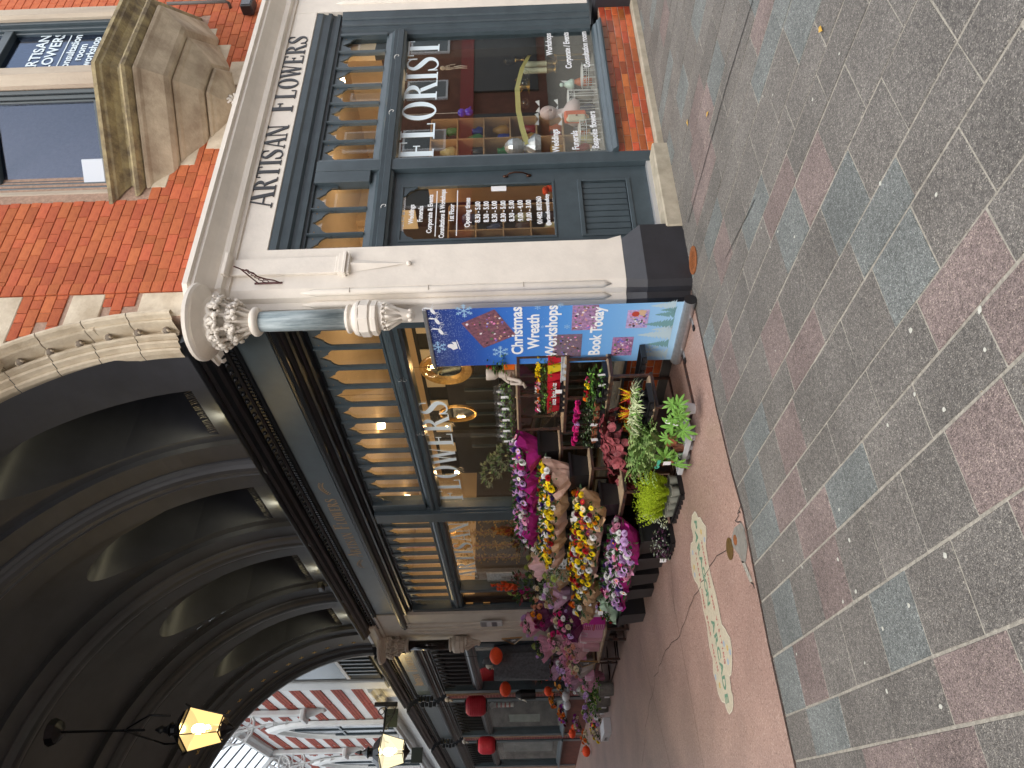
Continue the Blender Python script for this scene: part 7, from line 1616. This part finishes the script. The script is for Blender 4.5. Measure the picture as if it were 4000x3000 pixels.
# far window dressing
tag(MB().box(-.45, .45, 0, .01, -.55, .35).build('window_poster', mat('pale_green_poster', (.22, .27, .24), .5, .15, 6), None, FB @ T(-16.2, .16, 1.9)), 'pale green drawn poster in the window behind the nearer red lantern', 'poster')
bp_ = thing('barber_pole', 'small red and white striped pole in the second far shop window', 'barber pole', FB @ T(-15.3, .32, 2.1)); MB().lathe([(.06, 0), (.06, .55)], 12).build('pole', WHITE, bp_); [MB().lathe([(.062, .08+.12*k), (.062, .13+.12*k)], 12).build('stripe', RP, bp_) for k in range(4)]; MB().ball((0, 0, .6), .08, 10).build('pole_ball', WHITE, bp_)
tag(MB().box(-1.2, 1.2, 0, .01, -.8, .9).build('window_display', mat('pale_blue_display', (.16, .19, .21), .4, .4, 3), None, FB @ T(-20.6, .3, 1.7)), 'pale blue display panel in the third far shop window', 'display panel')
# ================================================================ WINDOW DISPLAYS
# street window (frame FA): pine cubby shelves
PINE = mat('pine_board', (.55, .36, .19), .55, .1, 5, streak=.1); PALEB = mat('pale_back_board', (.38, .36, .32), .8)
def cubby(label, x0, x1, y, z0, z1, nx, nz, d=.32):
    t = thing('cubby_shelf', label, 'shelf', FA); th = .018
    for i in range(nx+1): x = x0+(x1-x0)*i/nx; MB().box(x-th/2, x+th/2, y, y+d, z0, z1).build('upright_board', PINE, t)
    for j in range(nz+1):
        z = z0+(z1-z0)*j/nz
        for i in range(nx): MB().box(x0+(x1-x0)*i/nx+th/2, x0+(x1-x0)*(i+1)/nx-th/2, y, y+d, z-th/2, z+th/2).build('shelf_board', PINE, t)
    MB().box(x0-th/2, x1+th/2, y+d, y+d+.01, z0, z1).build('back_board', PALEB, t); return t
cubby('pale pine cubby shelving inside the street window', 2.55, 3.75, 1.15, .6, 2.7, 3, 6); cubby('pale pine cubby shelving behind the door glass', 1.1, 2.35, 1.35, .4, 2.45, 3, 6)
cols = [(.05, .25, .08), (.30, .02, .02), (.08, .10, .18), (.03, .03, .035), (.45, .25, .05), (.25, .24, .22), (.60, .55, .30), (.02, .04, .30), (.55, .12, .02), (.12, .07, .05)]
k = 0
SHP = []
for i, (pr) in enumerate(([(.04, 0), (.055, .05), (.03, .10), (.035, .13)], [(.05, 0), (.055, .02), (.055, .12), (.03, .14)], [(.03, 0), (.06, .04), (.05, .10), (.02, .17)])): SHP.append(MB().lathe(pr, 12).mesh('ornament_body', PALEB, True))
wh_ = ['bottom', 'second', 'third', 'fourth', 'fifth', 'top']
for (x0, x1, y, z0, z1, nm) in ((2.55, 3.75, 1.15, .6, 2.7, 'window'), (1.1, 2.35, 1.35, .4, 2.45, 'door')):
    for j in range(6):
        for i in range(3):
            for q in range(2):
                c = cols[(k*7+j) % 10]; x = x0+(x1-x0)*(i+.3+.4*q)/3; z = z0+(z1-z0)*j/6+.009
                o = link(SHP[(k+j) % 3], 'shelf_ornament', None, FA @ T(x, y+.12, z) @ Matrix.Scale(1.1+.3*((k*3) % 5)/5, 4), mat('glaze_%s%s' % ('abcdefghij'[(k*7+j) % 10], 'x'), c, .3))
                tag(o, '%s glazed ornament at the %s of the %s cubby, %s row, %s shelving' % (['green', 'dark red', 'slate', 'black', 'ochre', 'grey', 'cream', 'navy blue', 'orange', 'brown'][(k*7+j) % 10], ['left', 'right'][q], ['left', 'middle', 'right'][i], wh_[j], nm), 'ornament', 'ornaments in the pine cubbies'); k += 1
def fa(px, py, y): return hit(px, py, FA, y)
# display deck
dk_ = thing('window_deck', 'low white deck inside the street window', 'display deck', FA); MB().box(1.98, 4.2, .30, .85, .45, .57).build('deck_board', mat('white_deck', (.4, .4, .4), .6), dk_)
WW = mat('white_wire', (.75, .77, .78), .4)
for i, x in enumerate((2.1, 2.62, 3.15, 3.62)):
    t = thing('wire_plant_stand', 'white wire scrollwork stand in the street window, %s' % ['nearest the door', 'under the pale bust', 'under the fairy ornament', 'at the right by the brass lantern'][i], 'wire stand', FA @ T(x, .48, .57), 'white wire stands'); h = .16+.10*(i % 3)
    MB().tube([(.15*math.cos(a), .12*math.sin(a), h) for a in [q*.4 for q in range(17)]], .006, 5).build('top_ring', WW, t); MB().tube([(.15*math.cos(a), .12*math.sin(a), h-.07) for a in [q*.4 for q in range(17)]], .004, 5).build('lower_ring', WW, t)
    for q in range(10): a = q*.628; MB().tube([(.15*math.cos(a), .12*math.sin(a), 0), (.15*math.cos(a), .12*math.sin(a), h)], .004, 4).build('wire', WW, t)
    for q in range(5): a = 3.6+q*.5; c = Vector((.15*math.cos(a), .12*math.sin(a), h-.035)); MB().tube([c+Vector((.022*math.cos(u)*(1-u/14), 0, .022*math.sin(u)*(1-u/14))) for u in [w_*.8 for w_ in range(10)]], .003, 4).build('scroll', WW, t)
    MB().box(-.13, .13, -.10, .10, h-.004, h).build('top_plate', WW, t)
PALP = mat('pale_pink_ceramic', (.62, .50, .49), .35); ORC = mat('orange_ceramic', (.70, .12, .03), .3)
t = thing('ceramic_bust', 'pale pink ceramic bust of a woman with butterflies in the street window', 'bust', FA @ T(*[fa(2250, 440, .5).x, .5, fa(2262, 440, .5).z]) @ RZ(-.5) @ Matrix.Scale(1.25, 4))
b = MB().lathe([(.11, 0), (.13, .05), (.10, .11), (.045, .15), (.036, .20), (.045, .23)], 16); b.ball((0, -.015, .295), .066, 16, 1.3); b.tube([(0, -.08, .31), (0, -.10, .285), (0, -.075, .27)], .012, 6, .01); b.tube([(-.02, -.078, .255), (.02, -.078, .255)], .007, 5); b.build('bust_body', PALP, t, smooth=True)
for c in ((.06, -.03, .38), (-.05, .0, .39), (.08, 0, .2), (-.08, -.05, .17)): MB().add([(c[0], c[1], c[2]), (c[0]+.05, c[1], c[2]+.04), (c[0]+.06, c[1], c[2]), (c[0]-.05, c[1], c[2]+.04), (c[0]-.06, c[1], c[2])], [(0, 1, 2), (0, 3, 4)]).build('butterfly', WHITE, t)
t = thing('face_vase', 'orange and cream abstract face vase in the street window', 'vase', FA @ T(fa(2285, 455, .40).x, .40, fa(2290, 455, .40).z)); MB().box(-.07, .07, -.05, .05, 0, .26).build('vase_body', ORC, t, bevel=.02); MB().box(-.10, -.0, -.06, .02, 0, .24).build('face_side', mat('cream_ceramic', (.6, .56, .42), .5), t, bevel=.03); MB().ball((-.05, -.062, .12), .014, 8).build('eye_mark', mat('brown_mark', (.15, .06, .04), .5), t)
SIL = mat('silver_glaze', (.60, .62, .66), .25, .2, 20, metal=.6)
t = thing('silver_bust', 'shiny silver wrapped head ornament beside the door post', 'ornament', FA @ T(fa(2110, 570, .5).x, .5, fa(2112, 570, .5).z) @ Matrix.Scale(1.35, 4)); MB().lathe([(.09, 0), (.10, .05), (.05, .12), (.045, .15)], 16, wob=.06).ball((0, 0, .22), .075, 14, 1.25).build('ornament_body', SIL, t)
t = thing('fairy_ornament', 'white and pale green fairy ornament in the street window', 'ornament', FA @ T(fa(2240, 330, .45).x, .45, fa(2242, 330, .45).z)); MB().lathe([(.06, 0), (.065, .04), (.02, .12)], 12).ball((0, 0, .15), .028, 10).build('dress', mat('pale_mint_glaze', (.5, .66, .6), .3), t, smooth=True); MB().add([(.01, .01, .08), (.11, .02, .16), (.10, .02, .03)], [(0, 1, 2)]).build('wing', WHITE, t)
BRS = mat('polished_brass', (.50, .34, .12), .25, .2, 20, metal=.8)
t = thing('brass_lantern', 'tall brass cage lantern at the right of the street window', 'lantern', FA @ T(fa(2230, 190, .5).x, .5, .60)); 
for q in range(6): a = q*1.047; MB().tube([(.13*math.cos(a), .13*math.sin(a), 0), (.13*math.cos(a), .13*math.sin(a), .42), (.05*math.cos(a), .05*math.sin(a), .56)], .008, 5).build('cage_bar', BRS, t)
for z in (0, .42): MB().lathe([(.12, z), (.145, z), (.145, z+.03), (.12, z+.03), (.12, z)], 12).build('cage_ring', BRS, t)
MB().ball((0, 0, .62), .04, 10).tube([(0, 0, .64), (0, 0, .78)], .012, 6, .003).build('finial', BRS, t)
for i, px in enumerate((250, 275)): p = fa(2110, px, .55); t = thing('altar_candle', ['cream candle nearest the brass lantern', 'cream candle beside the glass globe lamps'][i], 'candle', FA @ T(p.x, .55, p.z-.08), 'cream candles'); MB().lathe([(.035, 0), (.037, .28), (.01, .31)], 12).build('wax', mat('candle_wax', (.66, .68, .50), .5), t); MB().lathe([(.05, -.12), (.02, -.09), (.05, 0)], 12).build('holder', BRS, t)
t = thing('brass_chandelier', 'brass branched lamp with glass globes in the street window', 'lamp', FA @ T(fa(2050, 340, .7).x, .7, fa(2050, 340, .7).z)); MB().lathe([(.10, -.06), (.02, -.02), (.03, .05), (.015, .1)], 12).build('lamp_body', BRS, t)
for q in range(3): a = q*2.09+.4; e = Vector((math.cos(a), math.sin(a), 0)); MB().tube([Vector((0, 0, 0)), e*.12+Vector((0, 0, .12)), e*.2+Vector((0, 0, .05)), e*.2], .008, 5).build('lamp_arm', BRS, t, smooth=True); MB().ball(tuple(e*.2), .065, 12).build('glass_globe', JG, t, smooth=True)
rb_ = thing('yellow_ribbon', 'wide sheer yellow ribbon draped across the street window', 'ribbon', FA); P = [fa(px, py, .42) for px, py in ((2140, 140), (2080, 190), (2040, 260), (2020, 340), (2025, 430), (2040, 500), (2060, 560))]; b = MB(); vs = []
for p in P: vs += [(p.x, .42, p.z-.03), (p.x, .44, p.z+.03)]
b.add(vs, [(2*i, 2*i+1, 2*i+3, 2*i+2) for i in range(len(P)-1)]).build('ribbon_band', mat('yellow_sheer', (.45, .40, .12), .4), rb_)
p = fa(1810, 440, .45); t = thing('blue_monkey', 'glossy blue monkey figure hanging on a cord in the street window', 'ornament', FA @ T(*p)); b = MB().ball((0, 0, .02), .05, 10).ball((.01, 0, -.06), .045, 10, 1.3); b.tube([(0, 0, -.03), (.07, -.02, -.09)], .015, 6); b.tube([(0, 0, -.03), (-.06, -.02, -.08)], .015, 6); b.build('figure_body', mat('blue_glaze', (.02, .03, .50), .2), t, smooth=True); MB().tube([(0, 0, .06), (0, 0, .75)], .003, 4).build('cord', WHITE, t)
p = fa(1760, 265, .45); t = thing('small_skeleton', 'small white plastic skeleton hanging in the street window', 'decoration', FA @ T(*p)); b = MB().ball((0, 0, .10), .028, 10, 1.2); b.tube([(0, 0, .07), (0, 0, -.04)], .008, 5)
for z in (.055, .035, .015): b.tube([(.028*math.cos(a), .02*math.sin(a), z) for a in [q*.5 for q in range(14)]], .004, 4)
for s in (-1, 1): b.tube([(s*.03, 0, .065), (s*.045, -.01, 0), (s*.04, -.02, -.06)], .006, 4); b.tube([(s*.015, 0, -.04), (s*.02, -.01, -.12), (s*.018, 0, -.21)], .008, 4)
b.build('bones', BONE, t, smooth=True)
# pumpkins and witch hat behind the door glass
for i, (px, py, r) in enumerate(((2150, 728, .06), (2130, 745, .045), (2125, 705, .045))):
    p = fa(px, py, .6); t = thing('pumpkin', ['orange pumpkin low behind the door glass', 'small orange pumpkin face behind the door glass', 'white pumpkin face under a witch hat'][i], 'pumpkin', FA @ T(*p), 'pumpkins behind the door'); MB().lathe([(r*.5, -r*.7), (r, -r*.3), (r, r*.3), (r*.5, r*.7), (.001, r*.65)], 14, wob=.03).build('pumpkin_body', [OP, OP, WHITE][i], t, smooth=True)
MB().box(.75, 1.7, .45, .8, .9, 1.12).build('door_display_box', mat('grey_plinth', (.25, .25, .25), .6), dk_)
# arcade window: gilt mirrors and golden garlands
def mirror(lb, px, py, y, rx, rz, col=GOLD, w_=.07):
    p = fb(px, py, y); t = thing('oval_mirror', lb, 'mirror', FB @ T(*p)); n = 32; vs = []
    for k, (q, dy) in enumerate(((0, 0), (w_*.3, -.03), (w_, -.035), (w_*1.2, 0))):
        for i in range(n): a = 6.283*i/n; vs.append(((rx+q)*math.cos(a), dy, (rz+q)*math.sin(a)))
    MB().add(vs, [(k*n+i, k*n+(i+1) % n, (k+1)*n+(i+1) % n, (k+1)*n+i) for k in range(3) for i in range(n)]).build('gilt_frame', col, t)
    MB().add([(rx*math.cos(6.283*i/n), -.002, rz*math.sin(6.283*i/n)) for i in range(n)], [tuple(range(n))]).build('mirror_glass', mat('mirror_silver', (.5, .5, .48), .06, metal=1), t)
mirror('large oval gilt mirror hanging nearest the banner', 1745, 1440, .9, .15, .19, w_=.13); mirror('smaller oval gilt mirror between the letters and the jars', 1790, 1612, 1.2, .15, .23, w_=.035)
GDL = [GR['gold'], fm('leaf_bronze', (.26, .17, .04)), GR['gold']]
def garland():
    b = MB()
    for k in range(110): b.cur = k % 3; leafgeo(b, Vector((random.gauss(0, .03), random.gauss(0, .03), -random.random()*1.05)), rv(), rv(), .05, .036)
    return b.mesh('garland_leaves', GDL)
gm = [garland() for _ in range(3)]
for i in range(14):
    x = -3.75-.16*i; g_ = thing('leaf_garland', 'hanging strand of golden leaves in the arcade window, strand %s from the mullion' % ['first', 'second', 'third', 'fourth', 'fifth', 'sixth', 'seventh', 'eighth', 'ninth', 'tenth', 'eleventh', 'twelfth', 'thirteenth', 'last'][i], 'garland', FB @ T(x, .42+.08*(i % 3), 2.78), 'golden leaf garlands')
    link(gm[i % 3], 'garland_leaves', g_, RZ(i)); MB().tube([(0, 0, .9), (0, 0, -1.0)], .003, 4).build('cord', GR['rust'], g_)
for i, (x, z) in enumerate(((-2.7, 1.95), (-2.95, 2.1), (-2.5, 1.85))): o = tag(link(LF['s'], 'gold_foliage', None, FB @ T(x, .5, z-.05) @ Matrix.Scale(1.5, 4)), 'golden foliage spray behind the first window, %s' % ['middle one', 'one against the mullion', 'lowest one near the letters'][i], 'foliage', 'golden foliage sprays')
for i, (x, z) in enumerate(((-4.6, 1.75), (-5.0, 1.6))): o = tag(link(LF['w'], 'dried_foliage', None, FB @ T(x, .5, z) @ Matrix.Scale(1.7, 4)), 'dark red dried foliage under the gold garlands, %s' % ['nearer one', 'farther one'][i], 'foliage', 'dried red foliage')
for o in (): pass
# folded lampshade, round black table, extra dark room furniture
tag(MB().lathe([(.001, 0), (.42, 0), (.42, .03), (.06, .04), (.05, .7)], 24).build('round_table', BLACK, None, FB @ T(-2.1, .95, 1.35) @ RX(R_(75))), 'round black disc shape standing behind the purple bouquets', 'table')
wp = thing('wall_notices', 'small framed notices on the warm wall above the window display', 'notices', FB @ T(0, 2.93, 0))
for i in range(9): MB().box(-.5-i*.7, -.2-i*.7, -.02, 0, 2.95, 3.30).build('notice_sheet', mat('cream_paper', (.75, .68, .52), .7), wp)
tag(MB().box(-.18, .18, 0, .01, -.25, .25).build('window_leaflet', mat('leaflet_print', (.55, .55, .55), .5, .5, 25), None, FB @ T(-5.9, .16, 2.05)), 'black and white leaflet stuck inside the glass beside the inner door', 'leaflet')

# further pieces on the right side of the street window
FRM = mat('old_gold_frame', (.30, .20, .08), .4, .3, 30, metal=.4)
for i, (px, py, w_, h) in enumerate(((1800, 170, .30, .42), (1790, 300, .34, .36), (1920, 150, .26, .30), (1900, 320, .30, .26))):
    p = fa(px, py, 1.5); t = thing('framed_picture', 'gilt framed picture hanging in the street window, %s' % ['upper right one', 'upper one above the shelving', 'right one lower down', 'middle one over the ribbon'][i], 'picture', FA @ T(p.x, 1.5, p.z), 'framed pictures in the window')
    for a in ((-w_/2, w_/2, h/2-.03, h/2), (-w_/2, w_/2, -h/2, -h/2+.03), (-w_/2, -w_/2+.03, -h/2+.03, h/2-.03), (w_/2-.03, w_/2, -h/2+.03, h/2-.03)): MB().box(a[0], a[1], -.03, 0, a[2], a[3]).build('frame', FRM, t)
    MB().box(-w_/2+.03, w_/2-.03, -.008, -.004, -h/2+.03, h/2-.03).build('picture', mat('picture_print_%s' % 'abcd'[i], ((.35, .30, .22), (.12, .15, .12), (.4, .3, .25), (.18, .12, .1))[i], .5, .4, 12), t)
for i, (px, py, r) in enumerate(((2060, 160, .10), (2120, 240, .08), (1985, 235, .09))):
    p = fa(px, py, .7); t = thing('glass_lamp', 'clear glass oil lamp on a brass foot, %s' % ['farthest right in the street window', 'behind the cream candles', 'above the candles'][i], 'lamp', FA @ T(p.x, .7, p.z), 'oil lamps in the window'); MB().ball((0, 0, 0), r, 16).build('glass_globe', JG, t, smooth=True); MB().lathe([(.06, -r*2.4), (.02, -r*2.2), (.02, -r*1.4), (.05, -r)], 14).build('lamp_foot', BRS, t, smooth=True)
for i in range(7):
    x = 2.25+.27*i; t = thing('small_vase', 'small glazed vase on the window deck behind the wire stands, %s from the door' % ['first', 'second', 'third', 'fourth', 'fifth', 'sixth', 'seventh'][i], 'vase', FA @ T(x, .74, .57), 'vases on the window deck'); MB().lathe([(.05, 0), (.07, .08), (.045, .18), (.025, .22), (.035, .26)], 14).build('vase_body', mat('vase_glaze_%s' % 'abcdefg'[i], cols[(i*3) % 10], .25), t, smooth=True)
